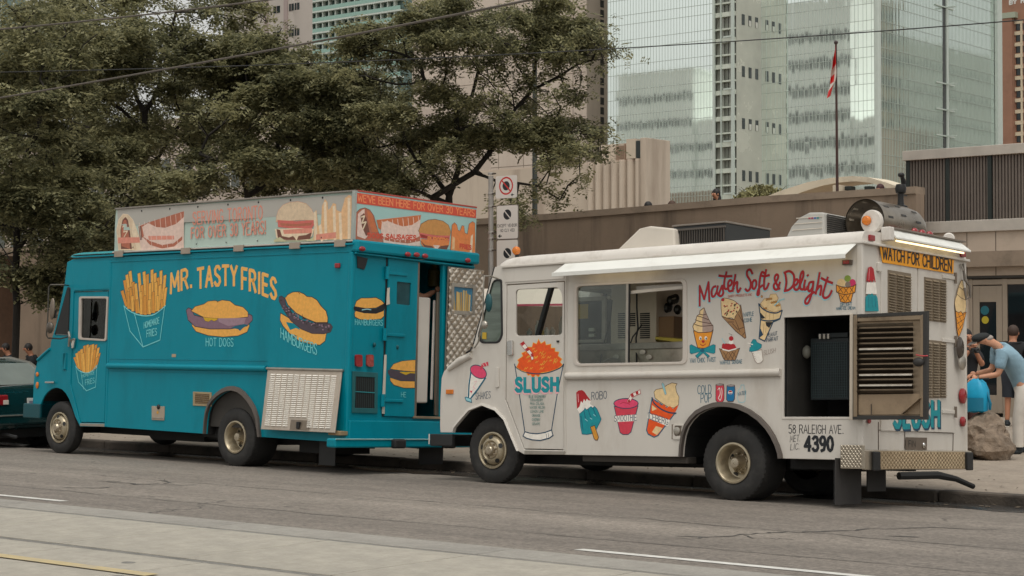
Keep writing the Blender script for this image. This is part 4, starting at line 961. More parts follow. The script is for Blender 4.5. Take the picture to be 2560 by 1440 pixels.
mb = MB(); FIN = mat('radiator_fin', (.05, .075, .078), .4, .6, var=.2)
for i in range(17): x = a.x + .02 + (b.x - a.x - .04) * i / 16; mb.box((x - .002, .292, b.z + .03), (x + .002, .299, a.z - .05))
for i in range(22): z = b.z + .03 + (a.z - b.z - .08) * i / 21; mb.box((a.x + .02, .2905, z - .0018), (b.x - .02, .2915, z + .0018))
mb.build('fin_grid', FIN, rad)
MB().box((a.x + .1, .28, a.z + .0), (b.x, .45, a.z + .05)).build('filler_neck', RADM, rad, bev=.005)
for i in range(3): MB().lathe([(.018, 0), (.018, .05), (0, .05)], (a.x + .13 + i * .05, .28, a.z - .01), (0, 0, 1), 10).build('fitting', ALU, rad)
q = W.pl(2017, 880, 1, .33); MB().ell(q, .05, .05, .07).build('reservoir', mat('milky_plastic', S(120, 118, 108), .5), wt)
MB().tube([W.pl(1972, 795, 1, .2), W.pl(1976, 880, 1, .15), W.pl(1974, 925, 1, .2), W.pl(1985, 1030, 1, .25)], .012, 6).build('hose', RUBB, wt)
K = .055
dp = [(2132, 786), (2318, 777.5), (2317, 1049), (2131, 1049)]; di = [(2142, 797), (2306, 789), (2305, 1039), (2141, 1039)]
hd = W.side_plate('hatch_door', dp, [di], .045, FRMD, K + .05, .004)
W.side_plate('door_skin', [(2140, 795), (2308, 787), (2307, 1041), (2139, 1041)], [], .006, FRM, K + .012, .001, parent=hd)
for u0, u1 in ((2133, 2142), (2300, 2307)): W.side_plate('stile', [(u0, 789), (u1, 786), (u1, 1042), (u0, 1042)], [], .02, FRM, K + .054, .003, parent=hd)
W.side_plate('top_rail', [(2143, 792), (2300, 786), (2300, 799), (2143, 804)], [], .02, FRM, K + .05, .003, parent=hd)
W.side_plate('hinge_post', [(2124, 785), (2133, 784), (2132, 1050), (2123, 1050)], [], .02, mat('hinge_post_paint', S(196, 184, 168), .5, .2, var=.1), K + .03, .004)
SL = mat('louvre_steel', S(84, 76, 68), .32, .7, var=.15, vs=6); SLB = mat('louvre_steel_bright', S(200, 188, 170), .25, .7, var=.12, vs=6)
for i in range(14):
    y = 806 + i * 12.9; yr = y - 3.5 + .2 * i; bright = i in (0, 5, 10, 12)
    A0 = W.sd(2142, y + 12, K + .02); B0 = W.sd(2283, yr + 12, K + .02); A1 = W.sd(2142, y + 4, K + .065); B1 = W.sd(2283, yr + 4, K + .065)
    A0.z = A0.z; t = Vector((0, -.004, .004))
    MB().hexa([A0, B0, B0 + t, A0 + t, A1, B1, B1 + t, A1 + t]).build('slat', SLB if i == 0 else SL, hd)
    if bright and i: MB().hexa([A1 + Vector((.03, -.005, -.004)), A1 + (B1 - A1) * .98 + Vector((0, -.005, -.004)), A1 + (B1 - A1) * .98 + Vector((0, -.004, .0)), A1 + Vector((.03, -.004, 0)), A1 + Vector((.03, -.005, .013)), A1 + (B1 - A1) * .98 + Vector((0, -.005, .013)), A1 + (B1 - A1) * .98 + Vector((0, -.003, .013)), A1 + Vector((.03, -.003, .013))]).build('slat_label', mat('faded_label', S(190, 182, 170), .6, var=.4, vs=9), hd)
W.side_plate('lower_panel', [(2146, 987), (2300, 984), (2300, 1036), (2146, 1037)], [], .006, mat('tan_sheet', S(150, 130, 106), .5, .2, var=.12, vs=4, dirt=(S(90, 74, 58), .5, 5)), K + .03, .001, parent=hd)
mb = MB(); mb.beam(W.sd(2256, 1034, K + .06), W.sd(2302, 994, K + .06), .012, .05, up=(0, -1, 0)); mb.build('brace', FRM, hd)
MB().tube([W.sd(2178, 1010, K + .04), W.sd(2178, 1036, K + .04)], .004, 5).build('rivet_line', FRMD, hd)
MB().tube([W.sd(2290, 887, K + .07), W.sd(2306, 890, K + .09), W.sd(2320, 889.5, K + .06)], .006, 6).build('cord', mat('red_cord', (.5, .05, .06), .6), hd)
MB().ell(W.sd(2296, 905, K + .06), .06, .03, .045).build('lock_box', FRMD, hd)
# seam near the rear corner, seams on the side
a = W.sd(2153, 900)
# ---- rear
rp = [(2156, 605), (2418, 649), (2417, 1133), (2155, 1151)]
W.box('rear_panel', (-.03, .0, 0), (0, WW, HW), PW, .006)
W.box('corner_post', (-.06, -.012, .0), (.012, .045, HW), PW, .012); W.box('corner_post', (-.06, WW - .06, .0), (.010, WW + .005, HW), PW, .02)
W.box('rear_gutter', (.0, -.02, HW - .015), (.045, WW + .02, HW + .012), PW, .006)
dl = [(2203, 618), (2293, 636), (2293, 1091), (2203, 1075)]; dr = [(2296, 637), (2387, 655), (2385, 1083), (2296, 1091)]
d1 = W.rear_plate('rear_door', [(2204, 615), (2293, 632), (2293, 1079), (2203, 1077)], [], .02, PW, .014, .004); d2 = W.rear_plate('rear_door', [(2296, 633), (2386, 650), (2384, 1082), (2296, 1079)], [], .02, PW, .014, .004)
VENT = mat('vent_taupe', S(132, 118, 100), .5, .3, var=.1, vs=5); VENTL = mat('vent_louvre', S(150, 136, 116), .45, .3, var=.08)
def vent(par, P, nrow, ncol):
    v = W.rear_plate('vent_panel', P, [], .006, VENT, .019, .002, parent=par); c = [W.rr(x, y, .019) for x, y in P]; mb = MB()
    for j in range(nrow):
        for i in range(ncol):
            u0, u1 = (i + .12) / ncol, (i + .90) / ncol; v0, v1 = (j + .25) / nrow * .94 + .03, (j + .85) / nrow * .94 + .03
            f = lambda u, w: (c[0] * (1 - u) + c[1] * u) * (1 - w) + (c[3] * (1 - u) + c[2] * u) * w
            o = Vector((.022, 0, 0)); a, b, d, e = f(u0, v0), f(u1, v0), f(u1, v1), f(u0, v1)
            mb.add([a, b, d, e, e + o, d + o], [(0, 1, 5, 4), (3, 4, 5, 2), (0, 4, 3), (1, 2, 5)])
    o = mb.build('louvre', VENTL, v); o['kind'] = 'stuff'
vent(d1, [(2220, 674), (2278, 684), (2278, 870), (2220, 860)], 26, 3); vent(d2, [(2311, 692), (2366, 700), (2366, 807), (2311, 801)], 15, 3); vent(d2, [(2311, 848), (2366, 854), (2366, 995), (2311, 996)], 20, 3)
for P in ([(2197, 655), (2205, 656), (2205, 680), (2197, 679)],): W.rear_plate('hinge', roundpoly(P, 3), [], .04, PW, .03, .006)
HG_ = mat('hinge_shadow', S(120, 108, 96), .5, .2, var=.15)
for (x, y) in ((2384, 695), (2384, 853), (2384, 1030)):
    q = W.rr(x, y, .02); h = W.box('hinge', (.012, q.y - .26, q.z - .02), (.028, q.y + .02, q.z + .02), PW, .004); MB().tube([(.03, q.y + .03, q.z - .06), (.03, q.y + .03, q.z + .06)], .016, 8).build('hinge_pin', HG_, h)
for (x, y, rx, ry) in ((2405, 990, .075, .085), (2405, 1054, .05, .055)):
    q = W.rr(x, y, .01); mb = MB(); mb.lathe([(1, 0), (1, .02), (.8, .03), (0, .034)], (0, 0, 0), (1, 0, 0), 24); mb.v = [(a + q.x, b * rx + q.y, c * ry + q.z) for a, b, c in mb.v]; mb.build('tail_lamp', REDL, wt)
q = W.rr(2172, 1052, .012); MB().lathe([(.03, 0), (.028, .012), (0, .014)], q, (1, 0, 0), 16).build('reflector', REDL, wt)
# stamped mirrors hung at the corner
for (x, y, ry) in ((2399, 870, .12), (2404, 906, .085)):
    q = W.rr(x, y, .05); mb = MB(); mb.lathe([(1, 0), (1, .012), (.85, .022), (0, .024)], (0, 0, 0), (1, 0, 0), 24); mb.v = [(a + q.x, b * .075 + q.y, c * ry + q.z) for a, b, c in mb.v]; mb.build('round_mirror', ALU if ry < .1 else mat('mirror_dark', S(84, 76, 70), .2, .5), wt)
MB().tube([W.rr(2407, 660, .02), W.rr(2412, 700, .06), W.rr(2424, 715, .10), W.rr(2426, 742, .10), W.rr(2416, 750, .08), W.rr(2411, 720, .05)], .014, 7).build('cable_coil', mat('grey_cable', S(96, 88, 80), .6), wt)
MB().tube([W.rr(2402, 660, .02), W.rr(2414, 690, .05), W.rr(2420, 740, .05)], .01, 6).build('cable_tie_rod', ALU, wt)
# licence plate recess, seams of the lower panel
pr_ = W.rear_plate('plate_recess', [(2265, 1093), (2318, 1094), (2317, 1126), (2265, 1125)], [], .006, mat('recess_shade', S(104, 92, 80), .6, var=.2), .016, .002)
q = W.rr(2309, 1113, .02); MB().ell(q, .02, .025, .03).build('plate_lamp', CHROME, wt)
A = Art(lambda x, y, k: W.rr(x, y, .018 + k)); DKT = mat('dark_print', (.02, .02, .02), .6, var=.05)
A.text('FIN', (2272, 1116), (2289, 1117), 15, .006, DKT); A.build('plate_print', wt)
SEAMD = mat('seam_shadow', S(96, 84, 74), .8, var=.1)
for P in ([(2196, 1075), (2385, 1083)], [(2262, 1080), (2261, 1122)], [(2383, 1085), (2382, 1128)], [(2196, 1055), (2196, 1125)]):
    a, b = W.rr(*P[0], .003), W.rr(*P[1], .003); MB().beam(a, b, .006, .008, up=(1, 0, 0)).build('panel_seam', SEAMD, wt)
# diamond-plate bumper
DIA = mat('diamond_plate', S(178, 168, 152), .3, .8, var=.15, vs=7, dirt=(S(110, 94, 76), .6, 4)); DIAW = mat('diamond_plate_warm', S(190, 170, 140), .35, .6, var=.2, vs=6, dirt=(S(120, 98, 74), .6, 3))
by0 = -.06; bxr = W.pl(2179, 1150, 1, .072).x; by1 = W.pl(2430, 1160, 0, bxr).y
bz1 = W.pl(2190, 1126, 0, .30).z; bz0 = W.pl(2190, 1175, 0, bxr).z
bu = thing_ = W.box('rear_bumper', (.02, by0 + .004, bz0), (bxr, by1, bz1), DIA, .008)
W.box('bumper_side', (W.sd(2101, 1150, .07).x, by0 - .012, bz0 + .01), (bxr + .002, by0, bz1 + .05), DIA, .004)
mb = MB()
def tread(f, nu, nv, s, h, nrm):
    for i in range(nu):
        for j in range(nv):
            u, v = (i + .5) / nu, (j + .5) / nv; c = f(u, v); e1 = (f(u + .01, v) - c).normalized(); e2 = (f(u, v + .01) - c).normalized(); d = (e1 + e2 * (1 if (i + j) % 2 else -1)).normalized(); p = d.cross(nrm)
            mb.add([c - d * s, c + p * s * .25 + nrm * .001, c + d * s, c - p * s * .25 + nrm * .001, c + nrm * h], [(0, 1, 4), (1, 2, 4), (2, 3, 4), (3, 0, 4)])
a0 = W.sd(2101, 1150, .07).x
tread(lambda u, v: Vector((a0 + .01 + (bxr - .04 - a0) * u, by0 - .013, bz0 + .02 + (bz1 + .03 - bz0) * v)), 12, 9, .022, .006, Vector((0, -1, 0)))
o = mb.build('tread_pattern', DIA, bu, fix=False); o['kind'] = 'stuff'; mb = MB()
tread(lambda u, v: Vector((bxr + .006, .22 + (by1 - .40) * u, bz0 + .012 + (bz1 - bz0 - .024) * v)), 52, 7, .018, .006, Vector((1, 0, 0)))
o = mb.build('tread_pattern', DIAW, bu, fix=False); o['kind'] = 'stuff'; mb = MB()
tread(lambda u, v: Vector((.04 + (bxr - .06) * v, by0 + .03 + (by1 - by0 - .06) * u, bz1 + .001)), 54, 7, .018, .005, Vector((0, 0, 1)))
o = mb.build('tread_pattern', DIA, bu, fix=False); o['kind'] = 'stuff'
W.box('bumper_face', (bxr, .215, bz0 + .006), (bxr + .005, by1 - .17, bz1 - .006), DIAW, .002)
for y0 in (.07, by1 - .16): W.box('rubber_buffer', (bxr, y0, bz0 - .01), (bxr + .035, y0 + .13, bz1 - .012), RUBB, .012)
MB().tube([(.1, .55, bz0 - .06), (.3, 1.0, bz0 - .05), (.36, 1.28, bz0 - .09), (.42, 1.55, bz0 - .17)], [.04, .04, .03, .028], 8).build('tow_bar', CHAS, wt)
# rear canopy with tube light over the sign
zc_ = W.rr(2246, 606, .11).z + .05; mb = MB()
ca = [(.0, .42), (.0, 2.12)]; mb.hexa([(.13, .48, zc_ - .02), (.13, 2.12, zc_ - .02), (.0, 2.12, zc_ + .05), (.0, .48, zc_ + .05), (.13, .48, zc_ + .0), (.13, 2.12, zc_ + .0), (.0, 2.12, zc_ + .10), (.0, .48, zc_ + .10)])
mb.build('rear_canopy', AW, wt, bev=.004); W.box('canopy_cheek', (.0, .38, zc_ - .04), (.11, .47, zc_ + .10), ROOFW, .01)
MB().tube([(.10, .52, zc_ - .035), (.10, 2.0, zc_ - .035)], .010, 8).build('lamp_tube', TUBE, wt)
W.box('canopy_top_strip', (-.02, .48, zc_ + .102), (.03, 2.2, zc_ + .12), mat('grey_strip', S(120, 110, 100), .6), .003)
for y in (.12, 2.10): W.box('clearance_lamp', (.0, y, HW + .03), (.03, y + .10, HW + .09), REDL, .008)
# roof gear
RZ = HW + .15
def prismP(name, P, d, m, par=wt, bev=.012): return MB().prism(P, d).build(name, m, par, bev=bev)
a = W.pl(1532, 620, 1, .45).x; b = W.pl(1617, 570, 1, .45); c = W.pl(1688, 580, 1, .45).x
ACW = mat('ac_cream_plastic', S(206, 198, 186), .5, var=.05, vs=3); ACG = mat('ac_dark_grille', (.02, .022, .022), .5, var=.2)
zt_ = W.pl(1600, 567, 1, .45).z
prismP('roof_vent', [(a, .45, RZ - .03), (a + .04, .45, RZ), (a + (c - a) * .42, .45, zt_ - .02), (a + (c - a) * .60, .45, zt_), (c - .02, .45, zt_ - .05), (c, .45, RZ - .03)], (0, .55, 0), ACW, bev=.02)
a = W.pl(1682, 600, 1, .55).x; c = W.pl(1815, 590, 1, .55).x; z = W.pl(1750, 562, 1, .55).z
ac = W.box('air_conditioner', (a, .55, RZ - .05), (c, 1.45, z), ACG, .012); mb = MB()
for i in range(22): x = a + .02 + (c - a - .04) * i / 21; mb.box((x - .004, .53, RZ), (x + .004, .549, z - .05))
mb.box((a, .525, z - .052), (c, .55, z - .03)); o = mb.build('grille_bar', mat('ac_grille_bar', S(92, 86, 80), .45, .4, var=.1), ac)
W.box('lid', (a - .01, .54, z), (c + .01, 1.46, z + .02), mat('ac_lid', S(120, 112, 104), .6, var=.1), .006, parent=ac)
a = W.pl(1966, 585, 1, .40); c = W.pl(2060, 575, 1, .40).x; zt_ = W.pl(2035, 530, 1, .40).z; d = c - a.x
ac = prismP('air_conditioner', [(a.x, .40, RZ - .05), (a.x, .40, RZ + .02), (a.x + d * .12, .40, RZ + (zt_ - RZ) * .45), (a.x + d * .35, .40, RZ + (zt_ - RZ) * .82), (a.x + d * .62, .40, zt_), (c - .01, .40, zt_ - .01), (c, .40, RZ - .05)], (0, .62, 0), mat('ac_pale_grey', S(178, 176, 170), .5, var=.05), bev=.02)
mb = MB()
for i in range(10): z = RZ + .02 + (zt_ - .06 - RZ) * i / 9; mb.box((c + .001, .46, z), (c + .012, .98, z + .014))
mb.build('grille_bar', mat('ac_slot', (.035, .033, .03), .6), ac)
mb = MB()
for f in (.3, .55, .78): z = RZ + (zt_ - RZ) * f; mb.box((a.x + d * (.08 + f * .25), .392, z), (c - .02, .399, z + .008))
mb.build('moulded_rib', ACW, ac)
A = Art(lambda x, y, k: W.pl(x, y, 1, .394 - k)); 
for i, (col) in enumerate([(.4, .02, .05), (.35, .02, .1), (.02, .1, .4), (.02, .25, .25)]): A.fill([(2021 + i * 7, 543), (2026 + i * 7, 543), (2026 + i * 7, 547), (2021 + i * 7, 547)], mat('badge%d' % i, col, .5, var=0))
A.build('badge', ac)
# slotted cowl lying across the roof, flasher lamp in its mouth, rain-capped pipe on top
COW = mat('cowl_steel', S(150, 140, 126), .28, .85, var=.2, vs=4, dirt=(S(70, 60, 50), .5, 3)); r = .235
c0 = W.pl(2180, 553, 0, -.42); cx_ = -.42; yA = W.pl(2165, 560, 0, cx_).y - .03; yB = W.pl(2282, 575, 0, cx_).y - .04; czz = W.pl(2180, 556, 0, cx_).z
cow = bpy.data.objects.new('roof_cowl', None); link(cow, wt); cow.location = (cx_, yA, czz); LB = yB - yA
mb = MB(); n = 30; th = [R_(-35 + 250 * i / n) for i in range(n + 1)]
for rr_, flip in ((r, 0), (r - .012, 1)):
    V = []; ys = [0, .02, LB * .75, LB * .76, LB * .9, LB]; sc_ = [1, 1, 1, .97, .95, .8]
    for y, s_ in zip(ys, sc_): V += [(rr_ * s_ * math.cos(t), y, rr_ * s_ * math.sin(t)) for t in th]
    m = n + 1; mb.add(V, [(i * m + j, i * m + j + 1, (i + 1) * m + j + 1, (i + 1) * m + j) for i in range(len(ys) - 1) for j in range(n)], 0, True)
mb.build('cowl_shell', COW, cow, fix=False)
mb = MB(); mbl = MB()
for j in range(3):
    for i in range(6):
        t = R_(10 + i * 32 + (j % 2) * 12); p = Vector((math.cos(t), 0, math.sin(t))); tg = Vector((-math.sin(t), 0, math.cos(t))); y = .10 + j * LB * .3
        mb.hexa([p * (r - .002) + tg * s1 * .012 + Vector((0, y + s2, 0)) for s1, s2 in ((-1, 0), (1, 0), (1, .10), (-1, .10))] + [p * (r + .002) + tg * s1 * .012 + Vector((0, y + s2, 0)) for s1, s2 in ((-1, 0), (1, 0), (1, .10), (-1, .10))])
        mbl.hexa([p * (r - .0145) + tg * s1 * .01 + Vector((0, y - .04 + s2, 0)) for s1, s2 in ((-1, 0), (1, 0), (1, .09), (-1, .09))] + [p * (r - .0125) + tg * s1 * .01 + Vector((0, y - .04 + s2, 0)) for s1, s2 in ((-1, 0), (1, 0), (1, .09), (-1, .09))])
mb.build('slot', FRMD, cow)['kind'] = 'stuff'; mbl.build('slot_light', mat('slot_pale', S(196, 186, 170), .6), cow)['kind'] = 'stuff'
q = W.pl(2172, 553, 1, yA - .03) - Vector((cx_, yA, czz)); fl = MB().lathe([(0, .05), (.115, .05), (.125, .03), (.125, .0), (.10, -.05), (0, -.05)], (q.x + .05, -.03, q.z - .01), (0, -1, 0), 28).build('flasher_body', ROOFW, cow)
MB().lathe([(.052, 0), (.05, .025), (.038, .038), (0, .042)], (q.x + .01, -.085, q.z - .0), (0, -1, 0), 20).build('flasher_lens', AMBL, cow)
q = W.pl(2252, 520, 0, cx_) - Vector((cx_, yA, czz)); py_ = q.y; hs = W.pl(2252, 465, 0, cx_).z - czz
k_ = .62; ex = bpy.data.objects.new('exhaust', None); link(ex, cow); ex.location = (0, py_, r - .01); ex.scale = (k_, k_, k_)
mb = MB(); mb.lathe([(.12, -.01), (.12, .02), (.06, .05), (.05, .16), (.055, .24), (.085, .26), (.10, .34), (.08, .41), (.02, .42)], (0, 0, 0), (0, 0, 1), 18); mb.tube([(0, .03, .24), (0, .11, .28), (0, .11, .46), (0, .05, .56)], [.02, .035, .05, .035], 8); mb.ell((0, .02, .58), .06, .07, .045); mb.box((-.02, .08, .22), (.02, .2, .24))
o_ = mb.build('exhaust_pipe', mat('pipe_black', (.02, .02, .02), .4, .4, var=.2), cow); o_.location = (0, py_, r - .01); o_.scale = (k_, k_, k_); bpy.data.objects.remove(ex); o_['kind'] = 'stuff'
for i in range(3): q = W.pl(2287 + i * 18.5, 580 + i * 4, 0, -.06); MB().ell(q, .035, .055, .045).build('roof_lamp', REDL, wt)
q = W.pl(2375, 598, 0, -.08); MB().lathe([(.06, 0), (.065, .04), (.05, .06), (0, .06)], q - Vector((.0, .03, 0)), (.5, -.85, 0), 18).build('roof_lamp_body', ROOFW, wt); MB().lathe([(.055, 0), (.045, .03), (0, .04)], q + Vector((.0, .01, 0)), (.85, .5, 0), 18).build('roof_lamp', AMBL, wt)
q = W.pl(1293, 627, 1, .22); MB().lathe([(.05, 0), (.052, .03), (.035, .055), (0, .06)], q, (0, -1, 0), 20).build('roof_lamp', AMBL, wt); MB().lathe([(.03, -.09), (.02, 0), (0, 0)], q, (0, 0, 1), 8).build('lamp_stem', BLK, wt)

# ---- kitchen seen through the service window
def inbox(name, px0, py0, px1, py1, y0, y1, m, bev=.006, par=wt):
    a, b = W.pl(px0, py0, 1, y0), W.pl(px1, py1, 1, y0); return MB().box((a.x, y0, b.z), (b.x, y1, a.z)).build(name, m, par, bev=bev)
STS = mat('stainless_steel', S(186, 176, 160), .3, .7, var=.15, vs=4, dirt=(S(80, 70, 58), .5, 3)); CRM = mat('machine_cream', S(204, 190, 170), .5, var=.06)
inbox('counter', 1430, 868, 1720, 960, .45, 1.0, STS); inbox('counter_edge', 1430, 862, 1720, 870, .43, .46, ALU)
mc = inbox('soft_serve_machine', 1528, 700, 1640, 858, .75, 1.4, CRM); mb = MB()
for i in range(13):
    for (u0, u1) in ((1545, 1562), (1573, 1588), (1600, 1624)):
        if i > 6 and u0 == 1573: continue
        a, b = W.pl(u0, 783 + i * 5, 1, .745), W.pl(u1, 785.2 + i * 5, 1, .745); mb.box((a.x, .742, b.z), (b.x, .749, a.z))
mb.build('louvre', mat('slot_dark', (.03, .027, .024), .7), mc)['kind'] = 'stuff'
fr = inbox('cooler', 1440, 748, 1512, 862, 1.0, 1.6, mat('cooler_dark', (.02, .023, .024), .3, var=.3)); inbox('cooler_frame', 1504, 747, 1513, 855, .97, .999, ALU, par=fr); inbox('cooler_frame', 1440, 744, 1513, 751, .97, .998, ALU, par=fr); inbox('cooler_frame', 1440, 850, 1513, 856, .97, .998, ALU, par=fr)
for px, py in ((1478, 824), (1478, 838)): inbox('jar', px - 7, py - 4, px + 7, py + 4, .94, .99, mat('jar_white', S(190, 196, 180), .5), par=fr)
inbox('yellow_note', 1446, 761, 1470, 796, .9, .903, mat('yellow_paper', S(196, 164, 60), .7, var=.05), 0)
inbox('upper_cabinet', 1445, 700, 1535, 722, .8, 1.7, STS); inbox('paper_bag', 1640, 792, 1684, 845, .8, 1.0, mat('kraft_paper', S(140, 110, 80), .8, var=.1)); 
mb = MB(); [mb.ell(W.pl(1655 + (i * 17) % 40, 745 + (i * 23) % 44, 1, .95 + .03 * (i % 3)), .05, .05, .06, 8, 6) for i in range(9)]; mb.build('utensil_rack', mat('dark_metal', (.05, .05, .046), .35, .6, var=.4, vs=14), wt)['kind'] = 'stuff'
MB().tube([W.pl(1680, 748, 1, .8), W.pl(1690, 745, 1, .75)], .008, 6).build('whisk', CHROME, wt)
yt = W.pl(1640, 845, 1, .5); MB().hexa([W.pl(1638, 848, 1, .55), W.pl(1708, 858, 1, .45), W.pl(1708, 868, 1, .8), W.pl(1640, 856, 1, .9), W.pl(1638, 842, 1, .55), W.pl(1708, 848, 1, .45), W.pl(1708, 846, 1, .8), W.pl(1640, 840, 1, .9)]).build('yellow_tray', mat('yellow_plastic', S(190, 170, 70), .5), wt)
MB().tube([W.pl(1592, 722, 1, .6), W.pl(1592, 770, 1, .62), W.pl(1595, 820, 1, .6), W.pl(1590, 845, 1, .55), W.pl(1592, 905, 1, .4)], .010, 6).build('cable', RUBB, wt)
MB().tube([W.pl(1604, 812, 1, .58), W.pl(1592, 830, 1, .58), W.pl(1582, 842, 1, .55), W.pl(1575, 862, 1, .5)], .008, 6).build('cable', RUBB, wt)
MB().tube([W.pl(1530, 750, 1, .65), W.pl(1526, 800, 1, .62), W.pl(1515, 840, 1, .6), W.pl(1508, 866, 1, .5), W.pl(1500, 910, 1, .4)], .008, 6).build('cable', RUBB, wt)
for px, py in ((1606, 880), (1622, 893), (1540, 892)): MB().ell(W.pl(px, py, 1, .43), .045, .006, .028, 7, 5).build('tape_patch', mat('pale_tape', S(200, 192, 178), .7), wt)
MB().tube([W.pl(1500 + 64 * i / 8, 912 - 16 * math.sin(math.pi * i / 8), 1, .35) for i in range(9)], .01, 6).build('basin_rim', ALU, wt)
inbox('white_board', 1444, 728, 1502, 748, 1.9, 1.95, mat('white_board', S(210, 204, 196), .6), 0); MB().ell(W.pl(1523, 743, 1, .85), .03, .03, .03).build('bulb', mat('bulb_white', S(220, 214, 204), .4), wt)
W.box('roller_blind', (W.sd(1574, 720).x, .12, W.pl(1640, 728, 1, .12).z), (W.sd(1708, 715).x, .16, W.pl(1640, 712, 1, .12).z), PW, .004)
# ================================================================ PAINTED PICTURES ON THE WHITE TRUCK
def pm(name, r, g, b): return mat('paint_' + name, S(r, g, b), .5, var=.14, vs=22)
# picture colours are the paints themselves (a little lighter than they photograph)
pNAVY = pm('navy', 20, 62, 88); pTEAL = pm('teal', 0, 142, 152); pTEALD = pm('dark_teal', 0, 96, 120); pRED = pm('red', 176, 22, 34); pPINK = pm('pink', 226, 70, 110); pORG = pm('orange', 232, 84, 14)
pYEL = pm('yellow', 236, 176, 62); pCREAM = pm('cream', 232, 202, 150); pTAN = pm('tan', 160, 120, 78); pBRN = pm('brown', 74, 44, 28); pBLK = pm('black', 22, 26, 32); pWHT = pm('white', 236, 230, 220); pGRY = pm('grey', 150, 132, 122)
pLBL = pm('pale_blue', 150, 206, 214); pPNKL = pm('pale_pink', 232, 176, 180); pGRN = pm('green', 132, 156, 60); pMAG = pm('magenta', 204, 44, 100); pAMB = pm('amber', 232, 150, 40); pSTICK = pm('stick', 214, 148, 50); pROSE = pm('rose', 210, 60, 80)
def art(k=.0015): return Art(W.sd, k)
def z6(t): return ZZ(1100, 880, 4, PP(t))
def zb(t): return ZZ(1700, 640, 5.3333, PP(t))
def z8(t): return ZZ(1700, 810, 4, PP(t))
def rad(P, c, f): return [(c[0] + (x - c[0]) * f, c[1] + (y - c[1]) * f) for x, y in P]

# --- big slush cup on the cab door (door face is set 6 mm in, its frame flush)
A = art(-.0052)
A.line(z6('748,130 790,400 848,800 830,840'), .013, pNAVY); A.line(z6('1235,120 1175,400 1115,780 1130,835'), .013, pNAVY)
A.line(z6('745,120 757,150 820,190 900,212 1000,218 1100,200 1190,165 1222,140 1235,122'), .013, pNAVY, smooth=True)
spk = []
for i in range(40):
    t = math.pi * 2 * i / 40; rr = 1.0 + (.07 if i % 2 else -.04); x = 990 + 235 * math.cos(t) * rr; y = 60 - 165 * math.sin(t) * rr if math.sin(t) > 0 else 60 - 150 * math.sin(t) * rr
    if math.sin(t) > 0: y = 60 - 160 * math.sin(t) ** .8 * rr
    spk.append((x, y))
A.fill(ZZ(1100, 880, 4, PP('765,150 790,100 775,80 830,40 815,10 870,-10 870,-50 920,-50 930,-95 965,-80 985,-128 1010,-85 1050,-110 1060,-70 1110,-80 1110,-40 1150,-40 1150,-5 1190,0 1180,40 1220,70 1200,100 1225,130 1180,165 1100,195 1010,210 985,250 955,230 930,262 905,225 880,235 860,200 800,180')), pORG, line=pYEL, lw=.008)
for i in range(26):
    x = random.uniform(820, 1170); y = random.uniform(-40, 170)
    if (x - 990) ** 2 / 230 ** 2 + (y - 80) ** 2 / 150 ** 2 < .8: s_ = random.uniform(14, 26); A.line(ZZ(1100, 880, 4, [(x - s_, y + s_ * .8), (x - s_ * .3, y - s_ * .3), (x, y + s_ * .5), (x + s_, y - s_ * .6)]), .006, pYEL)
ST = ZZ(1100, 880, 4, PP('800,-80 835,-105 880,-40 930,20 935,75 915,80 905,40 860,-10')); A.fill(ST, pWHT, line=pRED, lw=.006)
for t in ('805,-82 835,-105 850,-80 822,-60', '850,-30 875,-45 895,-20 868,-5', '905,20 925,10 932,45 915,50'): A.fill(ZZ(1100, 880, 4, PP(t)), pRED)
A.fill(z6('830,840 850,798 900,812 970,818 1050,805 1115,780 1130,835 1090,862 1000,885 920,878 860,860'), pWHT, line=pNAVY, lw=.013)
A.line(z6('1062,815 1068,868'), .006, pNAVY); A.line(z6('1080,810 1086,862'), .006, pNAVY)
A.text('SLUSH', (1288, 981), (1392, 981), 32, .050, pPNKL, slant=.0, gap=.28); A.text('SLUSH', (1290, 978), (1394, 977), 32, .046, pTEAL, gap=.28)
for i, (t, a, b) in enumerate((('BLUE RASPBERRY', 889, 1058), ('STRAWBERRY', 902, 1028), ('PINA COLADA', 902, 1040), ('WATER MELON', 898, 1048), ('LEMON LIME', 905, 1036), ('ORANGE', 920, 1002), ('CHERRY', 920, 1002), ('GRAPE', 922, 1000))):
    y = (458, 492, 528, 566, 606, 646, 688, 730)[i]; A.text(t, (1100 + a / 4, 880 + y / 4), (1100 + b / 4, 880 + y / 4), 6.0, 0.0044, pm('grey_green', 110, 140, 134))
A.build('painted_slush_cup', cdoor)

A = art()   # milk shake on the front wing
A.fill(z6('300,190 285,290 270,450 250,465 262,490 312,505 318,470 465,250'), pWHT); A.line(z6('310,190 290,330 285,450'), .022, pTEALD); A.line(z6('455,258 380,370 310,460'), .022, pTEALD)
A.fill(ZZ(1100, 880, 4, ellpts(384, 198, 88, 58, 32)), pPINK, line=pNAVY, lw=.011); A.fill(z6('400,165 420,115 480,97 485,135 430,150 410,185'), pROSE); A.line(z6('425,118 445,150'), .006, pWHT); A.line(z6('455,107 470,140'), .006, pWHT)
A.line(z6('340,300 370,290 330,350 350,360 320,390 310,410'), .006, pPNKL); A.fill(z6('300,385 325,390 310,415'), pROSE); A.fill(z6('250,455 262,450 312,470 316,505 262,488'), pLBL, line=pTEALD, lw=.010)
A.text('SHAKES', (1189, 999), (1226, 995), 17, 0.0056, pNAVY, slant=.05); A.build('painted_milk_shake', wt)

